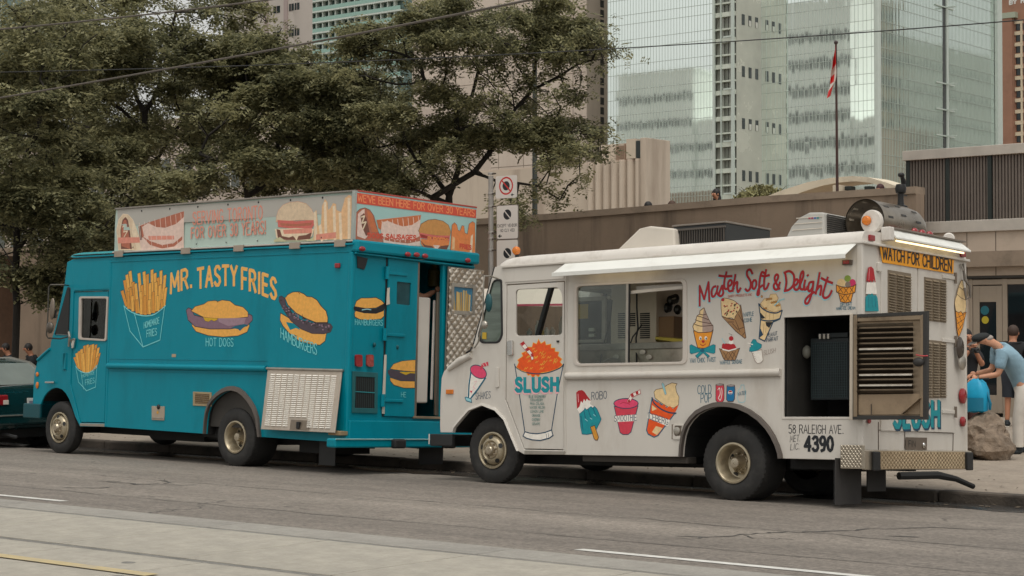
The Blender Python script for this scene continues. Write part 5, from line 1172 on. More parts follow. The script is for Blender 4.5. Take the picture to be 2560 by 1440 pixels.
A = art()   # rocket lolly
A.fill(z6('1365,400 1385,385 1420,380 1445,395 1475,445 1508,490 1500,520 1545,550 1500,590 1400,620 1370,570'), pWHT)
A.fill(z6('1362,405 1385,385 1420,380 1445,397 1480,450 1508,487 1480,482 1470,465 1455,495 1440,470 1425,510 1410,490 1395,545 1370,570 1366,500'), pRED)
A.fill(z6('1395,620 1440,580 1450,560 1465,580 1510,545 1525,560 1545,545 1570,570 1612,670 1600,700 1550,800 1520,815 1470,825 1420,820 1405,740'), pTEAL, line=pTEALD, lw=.008)
for t in ('1440,590 1460,690', '1480,575 1510,660', '1530,560 1560,640', '1410,640 1430,780'): A.line(z6(t), .012, pTEALD)
for t in ('1450,670 1475,690', '1535,625 1555,640', '1500,660 1520,672'): A.line(z6(t), .008, pLBL)
A.fill(z6('1505,750 1545,735 1585,850 1575,882 1555,882 1540,865'), pSTICK, line=pBRN, lw=.008); A.line(z6('1380,420 1385,500'), .008, pPNKL)
A.text('ROBO', (1479, 1000), (1517, 996), 19, 0.0064, pNAVY); A.build('painted_rocket_lolly', wt)

A = art()   # smoothie
A.fill(z6('1742,545 1800,805 1830,825 1880,825 1910,800 1980,540'), pROSE, line=pNAVY, lw=.009); A.fill(ZZ(1100, 880, 4, ellpts(1860, 515, 122, 50)), pPINK, line=pNAVY, lw=.010)
A.fill(z6('1748,640 1965,625 1960,690 1752,700'), pWHT); A.text('SMOOTHIE', (1536, 1054), (1591, 1051), 15, 0.0064, pNAVY)
A.fill(z6('1870,495 1910,420 2000,378 2005,415 1930,450 1895,505'), pWHT, line=pRED, lw=.006)
for t in ('1905,425 1930,412 1940,440 1915,455', '1955,400 1980,388 1985,420 1962,428', '1880,480 1900,470 1900,500 1880,502'): A.fill(z6(t), pRED)
A.line(z6('1800,520 1830,505 1870,510 1900,525'), .005, pRED); A.build('painted_smoothie', wt)

A = art()   # iceberg cup
A.fill(z6('2120,465 2065,780 2080,820 2140,852 2180,835 2350,610'), pORG, line=pTEALD, lw=.013)
A.fill(z6('2120,530 2170,570 2120,590'), pCREAM); A.fill(z6('2120,800 2160,740 2225,760 2170,830'), pCREAM)
A.fill(z6('2140,400 2160,375 2230,360 2270,330 2320,308 2370,318 2355,345 2365,400 2390,450 2385,530 2340,560 2280,550 2200,500 2150,460'), pCREAM, line=pBRN, lw=.006)
A.fill(z6('2130,460 2165,520 2190,500 2210,545 2240,520 2265,560 2300,540 2330,570 2385,530 2360,590 2335,615 2250,590 2150,530'), pORG)
A.line(z6('2120,455 2140,510 2210,570 2290,605 2360,612'), .016, pNAVY, smooth=True); A.fill(z6('2215,320 2225,305 2240,320 2265,420 2250,430'), pLBL, line=pGRY, lw=.004)
A.fill(z6('2080,610 2300,680 2280,745 2070,660'), pWHT); A.text('ICEBERG', (1620, 1047), (1670, 1063), 16, 0.0072, pNAVY); A.build('painted_iceberg_cup', wt)

A = art()   # cold pop: two cans and a bottle
A.text('COLD', (1744, 985), (1778, 983), 21, 0.0072, pTEALD); A.text('POP', (1752, 1007), (1778, 1005), 22, 0.0072, pTEALD)
A.fill(z8('358,610 395,598 435,602 440,640 440,755 425,780 375,782 358,760'), pROSE, line=pBRN, lw=.007); A.fill(ZZ(1700, 810, 4, ellpts(397, 608, 38, 9)), pm('can_top', 170, 160, 156), line=pBRN, lw=.004)
A.line(z8('378,660 395,640 402,700 385,740 405,760 420,690 415,640'), .008, pWHT, smooth=True)
A.fill(z8('468,618 505,608 545,612 550,650 545,750 530,775 480,775 464,755'), pm('can_blue', 0, 110, 160), line=pBRN, lw=.007); A.fill(ZZ(1700, 810, 4, ellpts(508, 617, 38, 9)), pm('can_top', 170, 160, 156), line=pBRN, lw=.004)
A.fill(ZZ(1700, 810, 4, ellpts(503, 685, 22, 22)), pWHT); A.fill(ZZ(1700, 810, 4, ellpts(503, 685, 19, 19, 0, 24, 185, 350)), pRED); A.fill(ZZ(1700, 810, 4, ellpts(503, 688, 19, 17, 0, 24, 20, 160)), pm('can_blue2', 10, 60, 130))
A.line(z8('610,610 640,610 640,640 655,670 650,770 630,785 585,780 575,740 585,660 608,635 610,610'), .006, pLBL); A.text('WATER', (1844, 990), (1865, 986), 9, 0.0040, pTEALD); A.build('painted_drinks', wt)

A = art()   # address and licence
A.text('58 RALEIGH AVE', (1972, 1083), (2103, 1084), 21, 0.0080, pBLK); A.line([(2107, 1083), (2108, 1083.5)], .010, pBLK)
A.text('MET.', (1975, 1105), (2000, 1103), 16, 0.0048, pBLK, slant=.12); A.text('LIC.', (1976, 1125), (1998, 1123), 15, 0.0048, pBLK, slant=.12)
A.text('4390', (2012, 1127), (2082, 1127), 35, .032, pBLK, gap=.20); A.build('painted_licence', wt)

# --- the brush script name
A = art(); scr = [('262,665 262,400 322,575 380,350 392,608', 0), ('475,405 440,420 420,480 432,540 460,530 490,470 503,405 492,480 512,520', 1), ('512,520 560,400 570,440 575,500 545,535 520,525', 1),
 ('620,215 592,330 590,420 622,440 655,400', 1), ('520,262 600,272 690,268', 1), ('640,405 680,385 690,335 662,325 640,370 650,460 690,465 715,430', 1), ('738,250 715,380 700,470', 1), ('705,430 735,370 765,350 760,420 775,480 808,430', 1),
 ('965,235 935,182 897,200 895,260 940,340 935,430 900,465 872,440', 1), ('985,325 965,360 968,425 995,435 1018,380 1010,330 985,325', 1), ('1128,232 1095,215 1072,270 1055,390 1052,505 1030,512 1048,440 1098,392', 1), ('1148,185 1122,330 1122,435 1155,430 1182,365', 1), ('1088,262 1130,270 1188,255', 1),
 ('1325,440 1262,310 1285,248 1310,270 1290,330 1250,390 1262,440 1300,440 1332,352', 1), ('1405,245 1418,350 1400,462', 1), ('1388,225 1460,203 1518,260 1512,380 1455,448 1392,466', 1), ('1512,405 1560,370 1570,320 1545,315 1520,360 1525,435 1560,450 1590,420', 1),
 ('1590,410 1640,280 1640,208 1612,240 1598,340 1605,430 1640,445 1660,410', 1), ('1668,325 1650,430 1675,448 1700,410', 1), ('1702,255 1706,262', 0), ('1768,345 1725,360 1708,440 1728,470 1765,420 1778,345 1760,480 1715,615 1675,632 1672,590 1720,530 1790,480', 1),
 ('1862,225 1835,380 1808,505', 1), ('1822,455 1865,400 1885,420 1868,520', 1), ('1970,285 1925,430 1905,520 1930,560 1985,535 2022,465', 1), ('1885,296 1950,330 2030,360', 1)]
for t, s_ in scr: A.line([(x - .8, y + 1.6) for x, y in zb(t)], .042, pLBL, smooth=bool(s_))
for t, s_ in scr: A.line(zb(t), .027, pRED, smooth=bool(s_))
A.text('DAIRY PRODUCTS INC', (1820, 743.5), (1879, 739), 5.5, .004, pm('faded_red', 190, 110, 100), slant=.1); A.build('painted_name', wt)

A = art()   # twist cone with bow tie
A.fill(zb('180,1000 205,1110 235,1225 310,1232 380,1220 405,1140 440,990'), pAMB, line=pBRN, lw=.009)
sw = PP('320,690 350,770 385,850 415,900 440,930 440,980 420,1010 340,1020 240,1020 185,990 170,940 185,900 210,880 215,840 225,800 262,775 265,730')
A.fill(ZZ(1700, 640, 5.3333, sw), pCREAM, line=pBRN, lw=.008); A.fill(zb('315,700 348,770 383,850 414,902 438,932 436,980 415,1006 340,1015 300,1010 298,930 295,850 310,770'), pm('taupe_ice', 172, 148, 136))
for t in ('225,800 290,815 380,850', '205,850 290,880 412,900', '185,905 280,935 438,925', '262,775 310,785 350,772'): A.line(zb(t), .008, pBRN, smooth=True)
for x in (272, 345): A.fill(ZZ(1700, 640, 5.3333, ellpts(x, 1095, 18, 26)), pWHT); A.fill(ZZ(1700, 640, 5.3333, ellpts(x + 4, 1102, 9, 14)), pTEALD)
A.fill(ZZ(1700, 640, 5.3333, ellpts(308, 1140, 20, 18)), pRED); A.line(zb('270,1175 305,1195 345,1170'), .007, pRED, smooth=True)
A.fill(zb('130,1195 150,1180 270,1245 305,1240 445,1180 472,1190 465,1290 445,1300 330,1275 395,1335 370,1350 310,1290 230,1360 205,1330 265,1275 150,1305 132,1290'), pTEAL, line=pTEALD, lw=.006); A.fill(ZZ(1700, 640, 5.3333, ellpts(298, 1260, 30, 24)), pTEALD)
A.text('VAN CHOC TWIST', (1725, 907), (1789, 904), 11, 0.0052, pTEALD); A.build('painted_twist_cone', wt)

A = art()   # waffle cone
cone = zb('560,810 720,850 810,650 880,1085 865,1100 740,1000'); A.fill(cone, pTAN, line=pBRN, lw=.008)
for t in ('740,860 800,1010', '700,900 770,980 850,950', '780,780 850,900', '640,880 720,880', '800,720 860,960', '830,1060 870,1010'): A.line(zb(t), .007, pBRN)
A.fill(zb('545,600 560,570 590,560 650,570 720,595 790,650 805,690 780,740 740,800 722,850 690,825 620,825 560,800 548,700'), pCREAM, line=pBRN, lw=.006, smooth=False)
for i in range(24):
    x, y = random.uniform(575, 770), random.uniform(590, 800)
    if y < 830 - abs(x - 650) * .3 and y > 560 + max(0, x - 650) * .5: A.fill(ZZ(1700, 640, 5.3333, ellpts(x, y, 9, 13, 30, 7)), random.choice([pRED, pBRN, pm('dark_green', 50, 80, 50)]))
A.fill(ZZ(1700, 640, 5.3333, ellpts(572, 582, 22, 22)), pRED); A.text('WAFFLE', (1858, 792), (1884, 789), 10, 0.0048, pTEALD); A.text('CONE', (1860, 806), (1880, 803), 9, 0.0048, pTEALD); A.build('painted_waffle_cone', wt)

A = art()   # peanut parfait
A.fill(zb('1050,640 1075,830 1055,1100 1130,1135 1240,880 1330,840 1362,730'), pCREAM, line=pNAVY, lw=.013); A.fill(zb('1060,740 1140,830 1085,840'), pBLK); A.fill(zb('1140,880 1235,880 1190,960 1150,930'), pBLK); A.fill(zb('1070,960 1110,1050 1060,1090'), pNAVY)
A.fill(zb('1070,640 1100,600 1130,565 1190,560 1205,510 1280,505 1310,560 1290,610 1340,640 1352,720 1250,750 1130,700'), pCREAM, line=pTAN, lw=.005)
for i in range(11): x, y = 1090 + (i * 67) % 240, 540 + (i * 41) % 170; A.fill(ZZ(1700, 640, 5.3333, ellpts(x, y, 14, 16, i * 30, 6)), pm('peanut', 200, 140, 60), line=pBRN, lw=.003)
A.line(zb('1050,640 1100,700 1180,745 1280,760 1362,725'), .014, pNAVY, smooth=True); A.line(zb('1080,850 1160,865 1250,860 1330,835'), .014, pNAVY, smooth=True); A.line(zb('1260,660 1330,590 1390,570'), .012, pLBL)
for t in ('1150,740 1140,840', '1200,750 1190,850', '1250,755 1240,850', '1120,900 1110,1040', '1150,940 1140,1020'): A.line(zb(t), .003, pTAN)
A.text('PEANUT', (1918, 843), (1943, 837), 9, 0.0040, pNAVY); A.text('PARFAIT', (1916, 855), (1945, 850), 9, 0.0048, pNAVY); A.build('painted_parfait', wt)

A = art()   # waffle sundae
A.fill(zb('525,1235 600,1260 680,1265 795,1230 745,1370 730,1392 600,1392 575,1360'), pTAN, line=pBRN, lw=.008)
for t in ('580,1280 640,1385', '640,1280 590,1375', '700,1280 640,1385', '650,1280 710,1385', '740,1270 690,1385', '700,1275 745,1350'): A.line(zb(t), .006, pBRN)
A.fill(zb('555,1240 560,1180 590,1160 640,1170 690,1165 730,1180 755,1230 670,1265'), pRED); A.fill(zb('555,1232 650,1255 760,1225 750,1245 650,1272 570,1255'), pWHT); A.fill(ZZ(1700, 640, 5.3333, ellpts(680, 1150, 34, 26)), pWHT); A.fill(ZZ(1700, 640, 5.3333, ellpts(682, 1100, 30, 32)), pRED)
A.line(zb('690,1070 690,1045 650,1035'), .003, pBRN); A.line(zb('560,1100 600,1170'), .009, pLBL); A.text('WAFFLE SUNDAE', (1800, 911), (1855, 908), 9, 0.0048, pTEALD); A.build('painted_sundae', wt)

A = art()   # small slush
A.fill(zb('955,1275 1000,1400 1030,1432 1075,1425 1108,1390 1090,1250'), pWHT, line=pGRY, lw=.007); A.fill(zb('925,1270 930,1220 950,1210 940,1170 975,1110 1010,1115 1025,1150 1088,1180 1085,1220 1030,1260 960,1275'), pTEAL, line=pTEALD, lw=.005)
A.line(zb('905,1160 970,1180'), .009, pWHT); A.text('SLUSH', (1909, 888), (1938, 881), 11, 0.0040, pGRY, slant=.1)
for i in range(5): A.line(ZZ(1700, 640, 5.3333, [(968 + i * 9, 1300 + i * 22), (985 + i * 9, 1296 + i * 22)]), .004, pGRY)
A.build('painted_small_slush', wt)

A = art()   # three-scoop cup
for x, y, rx, ry, m in ((2150, 360, 58, 56, pCREAM), (2235, 300, 44, 44, pGRN), (2300, 360, 44, 52, pMAG), (2238, 380, 36, 40, pm('grey_scoop', 140, 122, 108))): A.fill(ZZ(1700, 640, 5.3333, ellpts(x, y, rx, ry)), m)
A.fill(zb('2083,385 2150,410 2230,418 2300,405 2345,380 2335,480 2305,500 2280,610 2210,625 2140,610 2115,500 2085,470'), pAMB, line=pBRN, lw=.008); A.line(zb('2085,480 2150,505 2230,510 2335,485'), .008, pBRN, smooth=True)
for t in ('2110,400 2170,490', '2170,415 2110,480', '2180,415 2240,495', '2250,415 2190,490', '2260,412 2310,480', '2320,400 2270,485', '2140,520 2200,610', '2200,515 2140,590', '2210,520 2260,600', '2270,510 2210,610'): A.line(zb(t), .006, pBRN)
A.text('DELIGHT', (2101, 766), (2130, 764), 8, 0.0040, pTEALD); A.text('HARD ICE CREAM', (2091, 775), (2138, 773), 7, 0.0040, pTEALD); A.build('painted_scoop_cup', wt)

# --- pictures on the rear
A = Art(lambda x, y, k: W.rr(x, y, .013 + k))
A.fill([(2167, 690), (2171, 669), (2178, 666), (2184, 672), (2189, 705), (2188, 706), (2184, 698), (2181, 708), (2177, 700), (2173, 708), (2169, 701), (2166, 706)], pRED); A.fill([(2167, 706), (2189, 706), (2193, 735), (2164, 735)], pWHT)
A.fill([(2164, 742), (2169, 738), (2172, 734), (2176, 738), (2180, 732), (2184, 739), (2190, 737), (2194, 745), (2197, 778), (2163, 778)], pTEAL)
for x in (2171, 2180, 2188): A.line([(x, 742), (x + 1, 768)], .008, pTEALD)
A.line([(2174, 672), (2172, 700)], .006, pPNKL); A.build('painted_rocket_lolly', wt)
A = Art(lambda x, y, k: W.rr(x, y, .013 + k))
q = PP('1650,470 1690,480 1720,470 1790,485 1740,700 1690,820 1670,720'); zz_ = lambda t: ZZ(2080, 690, 5.3333, PP(t))
A.fill(ZZ(2080, 690, 5.3333, q), pAMB, line=pBRN, lw=.008)
for t in ('1660,560 1780,500', '1665,640 1765,570', '1680,720 1745,640', '1680,500 1750,650', '1665,580 1730,720', '1730,490 1770,570', '1672,680 1710,770'): A.line(zz_(t), .006, pBRN)
A.fill(zz_('1645,300 1665,245 1680,170 1700,110 1725,55 1745,60 1755,130 1770,200 1785,300 1790,400 1780,480 1740,500 1720,470 1690,490 1650,465 1635,360'), pCREAM, line=pBRN, lw=.008); A.line(zz_('1670,245 1720,290 1780,320'), .007, pBRN); A.line(zz_('1690,140 1730,170 1765,200'), .007, pBRN); A.build('painted_soft_cone', wt)
A = Art(lambda x, y, k: W.rr(x, y, .016 + k)); A.text('SLUSH', (2238, 1071), (2349, 1068), 60, .07, pNAVY, gap=.3); A.text('SLUSH', (2236, 1067), (2347, 1064), 60, .060, pTEAL, gap=.3, slant=0); A.build('painted_slush_lettering', wt)
SY = mat('sign_yellow', S(238, 160, 16), .45, var=.06, vs=4)
sg = W.rear_plate('warning_sign', [(2200, 614.5), (2385, 650), (2384, 684.5), (2207, 656)], [], .006, SY, .026, .001)
A = Art(lambda x, y, k: W.rr(x, y, .0272 + k)); A.text('WATCH FOR CHILDREN', (2207, 646), (2379, 679), 29, .020, pBLK, ht1=29); A.build('sign_lettering', sg)
# ================================================================ TURQUOISE FRIES TRUCK
PT = mat('turquoise_paint', S(0, 132, 150), .32, var=.05, vs=1.2, dirt=(S(0, 102, 114), .55, 1.6, (1, 1, .3)), coat=.0, spec=.22, bump=.15, bs=1.5, bdist=.02)
PTF = mat('turquoise_faded', S(44, 142, 148), .5, var=.08, vs=2)
bt_ = tag(bpy.data.objects.new('fries_truck', None), 'turquoise step van with a banner box on its roof and burgers on its side', 'truck'); link(bt_)
B = Rig(bt_, (-16.25, 16.451, .412), -.038, -.001, -.045); HB, WB_ = 2.477, 2.25
zt1 = lambda t: ZZ(0, 450, 4, PP(t)); zt2 = lambda t: ZZ(0, 810, 4, PP(t)); zt3 = lambda t: ZZ(640, 450, 4, PP(t)); zt4 = lambda t: ZZ(640, 810, 4, PP(t))
bf = zt2('405,812 420,770 440,725 470,685 505,655 540,641 575,638 620,655 655,690 690,750 720,830 750,925 800,1026')
br = zt2('2064,1100 2072,980 2085,890 2110,820 2145,768 2190,725 2240,690 2290,670 2340,665 2395,680 2445,715 2500,780 2545,850 2580,950 2600,1130')
outB = [(183, 648), (880, 611), (867, 1107)] + br[::-1] + [(260, 1067)] + bf[::-1] + [(82, 1012), (84, 960), (86, 935), (94, 900), (125, 874), (127, 855), (141, 808), (162, 705), (168, 655)]
doorB = [(184, 729), (273, 726), (262, 1058), (200, 1057), (176, 962)]
dwB = roundpoly([(197, 741), (270, 741), (265, 853), (195, 849)], 6); dwi = roundpoly([(202, 746), (266, 746), (261, 848), (200, 844)], 4)
qb = roundpoly([(168, 718), (175, 722), (171, 838), (137, 836)], 3)
B.side_plate('side_panel', outB, [doorB, qb], .03, PT, 0, .005)
B.side_plate('header_panel', [(180, 655), (275, 650), (274, 722), (186, 726)], [], .012, PT, .010, .004)
bd = B.side_plate('cab_door', [(186, 731), (271, 728), (260.5, 1056), (202, 1055), (178, 961)], [dwi], .03, PT, -.012, .005)
B.side_plate('window_frame', dwB, [dwi], .03, mat('window_frame_pale', S(196, 186, 176), .4, .3, var=.08), .006, .004, parent=bd)
B.side_plate('window_pane', dwi, [], .004, GLASS, -.02, 0, parent=bd)
q = B.sd(226, 800, -.03); B.box('window_bar', (q.x - .012, .025, B.sd(226, 850).z), (q.x + .012, .035, B.sd(226, 745).z), ALU, .002, parent=bd)
B.side_plate('door_handle', roundpoly([(175, 850), (183, 845), (187, 846), (183, 870), (179, 872)], 2), [], .03, CHROME, .03, .006, parent=bd)
B.side_plate('sill', [(200, 1058), (260, 1059), (260, 1067), (199, 1065)], [], .04, ALU, .014)
B.side_plate('seam_strip', [(275, 650), (278.5, 650), (265.5, 1066), (261, 1066)], [], .012, PT, .006, .003)
B.side_plate('quarter_window_seal', [(x + (x - 158) * .06, y + (y - 780) * .03) for x, y in qb], [[(x - (x - 158) * .08, y - (y - 780) * .03) for x, y in qb]], .02, RUBB, .006, .004)
B.side_plate('quarter_window', qb, [], .004, mat('quarter_glass_tan', S(130, 122, 108), .05, var=.3, vs=3, spec=.8), -.01, 0)
q0, q1 = B.sd(272, 915), B.sd(668, 922)
MB().tube([(q0.x, -.012, .890), (q1.x, -.012, .890)], .042, 12).build('rub_rail', PT, bt_)
for dz in (.10, -.075): B.box('belt_lip', (q0.x, -.006, .89 + dz), (q1.x, 0, .895 + dz), PT, .002)
g0 = B.sd(183, 648); B.box('gutter', (g0.x + .02, -.03, HB - .012), (.03, .002, HB + .010), PT, .004); B.box('gutter', (g0.x + .02, -.022, HB + .02), (.0, .01, HB + .032), BLK, .002)
B.box('belt_lip', (g0.x + .9, -.008, HB - .10), (-.02, .0, HB - .085), PT, .003)
mb = MB(); secs = []; xf = B.sd(169, 650).x
for t, hh, ins in ((0, 1, 0), (xf + .35, 1, 0), (xf + .2, .95, .01), (xf + .08, .75, .02), (xf + .02, .45, .035), (xf, .12, .05)):
    prof = [(ins + .06 - .06 * math.cos(R_(a)), HB + .01 + hh * .06 * math.sin(R_(a))) for a in range(0, 91, 15)]
    full = prof + [(WB_ - y, z) for y, z in prof[::-1]]; secs.append([(t, y, z) for y, z in full])
n = len(secs[0]); mb.add([p for s_ in secs for p in s_], [(i * n + j, i * n + j + 1, (i + 1) * n + j + 1, (i + 1) * n + j) for i in range(len(secs) - 1) for j in range(n - 1)], 0, True)
mb.add(secs[0], [tuple(range(n))]); mb.add([(0, 0, HB), (0, WB_, HB), (xf, WB_, HB), (xf, 0, HB)], [(0, 1, 2, 3)]); mb.build('roof', PTF, bt_, ang=50)
far_out = [(0, 0), (-6.84, 0), (-6.84, .8), (-6.55, 1.1), (-6.1, 2.47), (0, 2.47)]
plate('side_panel', far_out, [[(-5.9, 1.2), (-5.2, 1.2), (-5.2, 2.0), (-5.9, 2.0)]], ((0, WB_ - .015, 0), (1, 0, 0), (0, 0, 1), (0, -1, 0)), .03, PT, bt_, .004)
fp = [B.sd(*p) for p in [(82, 1012), (84, 960), (86, 935), (94, 900), (125, 874)]]; n = len(fp)
MB().add([(p.x, .001, p.z) for p in fp] + [(p.x, WB_ - .03, p.z) for p in fp], [(i, i + 1, i + 1 + n, i + n) for i in range(n - 1)]).build('hood', PT, bt_)
MB().tube([B.sd(94, 900, .004), B.sd(110, 885, .008), B.sd(125, 872, .004)], .022, 8).build('hood_edge', PT, bt_)
p0, p1 = B.sd(141, 808), B.sd(164, 700)
for y_ in (.04, WB_ / 2, WB_ - .06): MB().beam((p0.x, y_, p0.z), (p1.x, y_, p1.z), .05, .05).build('windscreen_pillar', BLK, bt_)
MB().add([(p0.x, .08, p0.z), (p0.x, WB_ - .1, p0.z), (p1.x, WB_ - .1, p1.z), (p1.x, .08, p1.z)], [(0, 1, 2, 3)]).build('windscreen', GLASS, bt_)
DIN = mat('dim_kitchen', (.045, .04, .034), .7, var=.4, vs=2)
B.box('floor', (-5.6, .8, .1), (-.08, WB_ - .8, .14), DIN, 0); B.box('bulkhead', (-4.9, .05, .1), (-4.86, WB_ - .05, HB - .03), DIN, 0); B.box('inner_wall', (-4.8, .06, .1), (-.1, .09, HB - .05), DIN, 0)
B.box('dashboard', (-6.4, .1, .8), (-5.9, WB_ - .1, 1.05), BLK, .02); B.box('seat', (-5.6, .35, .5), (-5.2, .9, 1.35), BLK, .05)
for P in (bf[1:-1], br):
    L = B.sxz(P); n = len(L); MB().add([(x, .02, z) for x, z in L] + [(x, .75, z) for x, z in L], [(i, i + 1, i + 1 + n, i + n) for i in range(n - 1)]).build('arch_liner', CHAS, bt_); MB().add([(x, .74, z) for x, z in L], [tuple(range(n))]).build('arch_back', CHAS, bt_)
L = B.sxz(br); n = len(L); cxr = (L[0][0] + L[-1][0]) / 2; O = [(x + (x - cxr) * .06, z + .05 * max(0, z / .5)) for x, z in L]
MB().add([(x, -.002, z) for x, z in L] + [(x, -.05, z) for x, z in L] + [(x, -.04, z) for x, z in O] + [(x, -.002, z) for x, z in O], [(k * n + i, k * n + i + 1, (k + 1) * n + i + 1, (k + 1) * n + i) for k in range(3) for i in range(n - 1)], 0, True).build('arch_flare', MATS['flare_rubber'], bt_)
put_wheel(B, 148, 1071, .02, .385, .20, .215, False); put_wheel(B, 587, 1097, .02, .39, .46, .205, True)
for wx in (-6.0, -2.0):
    P = B.M @ Vector((wx, WB_ - .32, 0)); P.z = zg(P.y) + .386; wheel(B, B.I @ P, .386, .22 if wx < -3 else .46, .205, wx > -3, ax=(0, 1, 0))
mb = MB(); mb.box((-6.4, .55, -.1), (-.2, .7, .09)); mb.box((-6.4, 1.5, -.1), (-.2, 1.65, .09)); mb.box((-2.1, .3, -.12), (-1.9, 1.95, .05)); mb.box((-6.1, .2, -.1), (-5.9, 1.9, .05)); mb.box((-4.6, .5, -.14), (-3.4, 1.5, .09)); mb.box((-1.2, .3, -.18), (-.5, .9, .09)); mb.box((-3.0, .15, -.05), (-2.55, .5, .09))
mb.build('chassis', CHAS, bt_)
for x0, x1 in ((-.62, -.25),): B.box('mud_flap', (x0, .12, -.32), (x0 + .3, .135, .02), RUBB, .003)
B.box('mud_flap', (-.05, 1.35, -.30), (-.035, 1.8, .0), RUBB, .003)
# front bumper, lamps, mirrors
bx = B.sd(64, 1030).x; za, zb2 = B.sd(66, 1008).z, B.sd(66, 1044).z
mb = MB(); mb.box((bx, -.03, zb2), (bx + .08, WB_, za)); mb.box((bx, -.05, zb2), (B.sd(106, 1030).x, .0, za)); mb.build('front_bumper', mat('dark_teal_paint', S(0, 70, 78), .4, var=.1), bt_, bev=.015)
for (x, y, ry) in ((94, 936, .035), (94, 963, .05)): q = B.sd(x, y, .004); mb = MB().lathe([(1, 0), (1, .012), (.7, .02), (0, .022)], (0, 0, 0), (0, -1, 0), 18); mb.v = [(a * .032 + q.x, b + q.y, c * ry + q.z) for a, b, c in mb.v]; mb.build('marker_lamp', AMBL, bt_)
MB().tube([B.sd(114, 956, .04), B.sd(136, 956, .04)], .016, 8).build('hood_latch', CHROME, bt_)
B.side_plate('grab_recess', [(157, 882), (166, 882), (165, 925), (157, 925)], [[(156, 883), (164, 883), (163, 923.5), (156, 923.5)]], .014, PT, .012, .003)
MB().tube([B.sd(172, 714, .02), B.sd(160, 712, .2), B.sd(126, 712, .36), B.sd(122, 718, .36), B.sd(119, 800, .36), B.sd(116, 838, .36), B.sd(120, 845, .34), B.sd(150, 847, .15), B.sd(170, 842, .02)], .011, 8).build('mirror_arm', mat('mirror_arm_metal', S(90, 86, 80), .35, .7, var=.1), bt_)
q = B.sd(131, 772, .36); MB().ell(q, .055, .03, .16).build('mirror', mat('mirror_back_grey', S(120, 108, 96), .4, .4, var=.15), bt_); q = B.sd(136, 785, .33); MB().box((q.x - .05, q.y - .01, q.z - .06), (q.x + .05, q.y + .01, q.z + .06)).build('mirror_glass', BLK, bt_, bev=.01)
q = B.sd(125, 819, .37); MB().ell(q, .075, .04, .085).build('mirror', mat('mirror_back_dark', S(92, 84, 76), .35, .5, var=.1), bt_)
MB().tube([B.sd(172, 830, .03), B.sd(174, 842, .06), B.sd(172, 866, .03)], .016, 7).build('mirror_clamp', ALU, bt_)
B.box('inspection_sticker', *(lambda a, b: ((a.x, -.004, b.z), (b.x, -.001, a.z)))(B.sd(430, 885), B.sd(440, 893)), mat('sticker_tan', S(170, 150, 124), .6), 0)
# small flap with a clip, small vent grille
fl = B.side_plate('flap', [(379, 1015), (411, 1016), (410, 1051), (379, 1050)], [], .012, mat('flap_tan', S(170, 156, 138), .5, .2, var=.1), .012, .003); B.side_plate('flap_lip', [(379, 1043), (410, 1044), (410, 1047), (379, 1046)], [], .01, ALU, .018, .002, parent=fl)
q = B.sd(396, 1017, .02); MB().ell(q, .03, .02, .035).build('clip', BLK, fl); q = B.sd(394, 1031, .013); MB().lathe([(.022, 0), (.02, .003), (0, .003)], q, (0, -1, 0), 14).build('seal', mat('seal_yellow', S(200, 150, 60), .5), fl)
vp = [(482, 979), (528, 981), (528, 1016), (482, 1014)]; vi = [(487, 984), (523, 986), (523, 1011), (487, 1009)]
vf = B.side_plate('vent_frame', vp, [vi], .014, mat('vent_frame_tan', S(166, 146, 112), .5, .2, var=.1), .012, .003)
B.side_plate('vent_mesh', vi, [], .004, mat('vent_brass', S(120, 98, 66), .5, .4, var=.5, vs=25), .004, 0, parent=vf)
for i in range(5): B.side_plate('slat', [(488, 986 + i * 5), (522, 988 + i * 5), (522, 989.6 + i * 5), (488, 987.6 + i * 5)], [], .008, FRM, .010, .001, parent=vf)
q = B.sd(846, 664, .0); MB().box((q.x - .045, -.03, q.z - .03), (q.x + .045, 0, q.z + .03)).build('side_marker', REDL, bt_, bev=.01)
# louvred steel flap hinged at the top, hanging open
LP = mat('louvre_panel_steel', S(186, 174, 160), .42, .45, var=.12, vs=4, dirt=(S(120, 100, 82), .5, 4)); LPB = mat('louvre_lip_highlight', S(242, 238, 230), .35, .0, var=.05)  # near-white lip colour paints the bright highlights on the louvres
c = [B.sd(669, 924, .02), B.sd(855, 929, .02), B.sd(837, 1082, .17), B.sd(652, 1073, .17)]
f = lambda u, v: (c[0] * (1 - u) + c[1] * u) * (1 - v) + (c[3] * (1 - u) + c[2] * u) * v
nrm = (c[1] - c[0]).cross(c[3] - c[0]).normalized(); nrm = nrm if nrm.y < 0 else -nrm
lp = MB().hexa([p - nrm * .012 for p in c] + [p for p in c]).build('louvred_flap', LP, bt_, bev=.004)
MB().tube([c[0] + Vector((-.02, -.0, .015)), c[1] + Vector((.02, -.0, .015))], .018, 8).build('hinge_rail', ALU, lp)
mb = MB()
for i in range(11):
    for j in range(27):
        if 4 <= i <= 6 and j > 21 or (i in (4, 5, 6) and j > 22): continue
        u0, u1 = .055 + i * .082, .055 + i * .082 + .062; v0 = .07 + j * .0325; v1 = v0 + .018
        a, b, d, e = f(u0, v0), f(u1, v0), f(u1, v1), f(u0, v1); o = nrm * .016
        mb.add([a + nrm * .0005, b + nrm * .0005, d + o, e + o, e + nrm * .0005, d + nrm * .0005], [(0, 1, 2, 3), (3, 2, 5, 4), (0, 3, 4), (1, 5, 2)])
o = mb.build('louvre', LPB, lp, fix=False); o['kind'] = 'stuff'
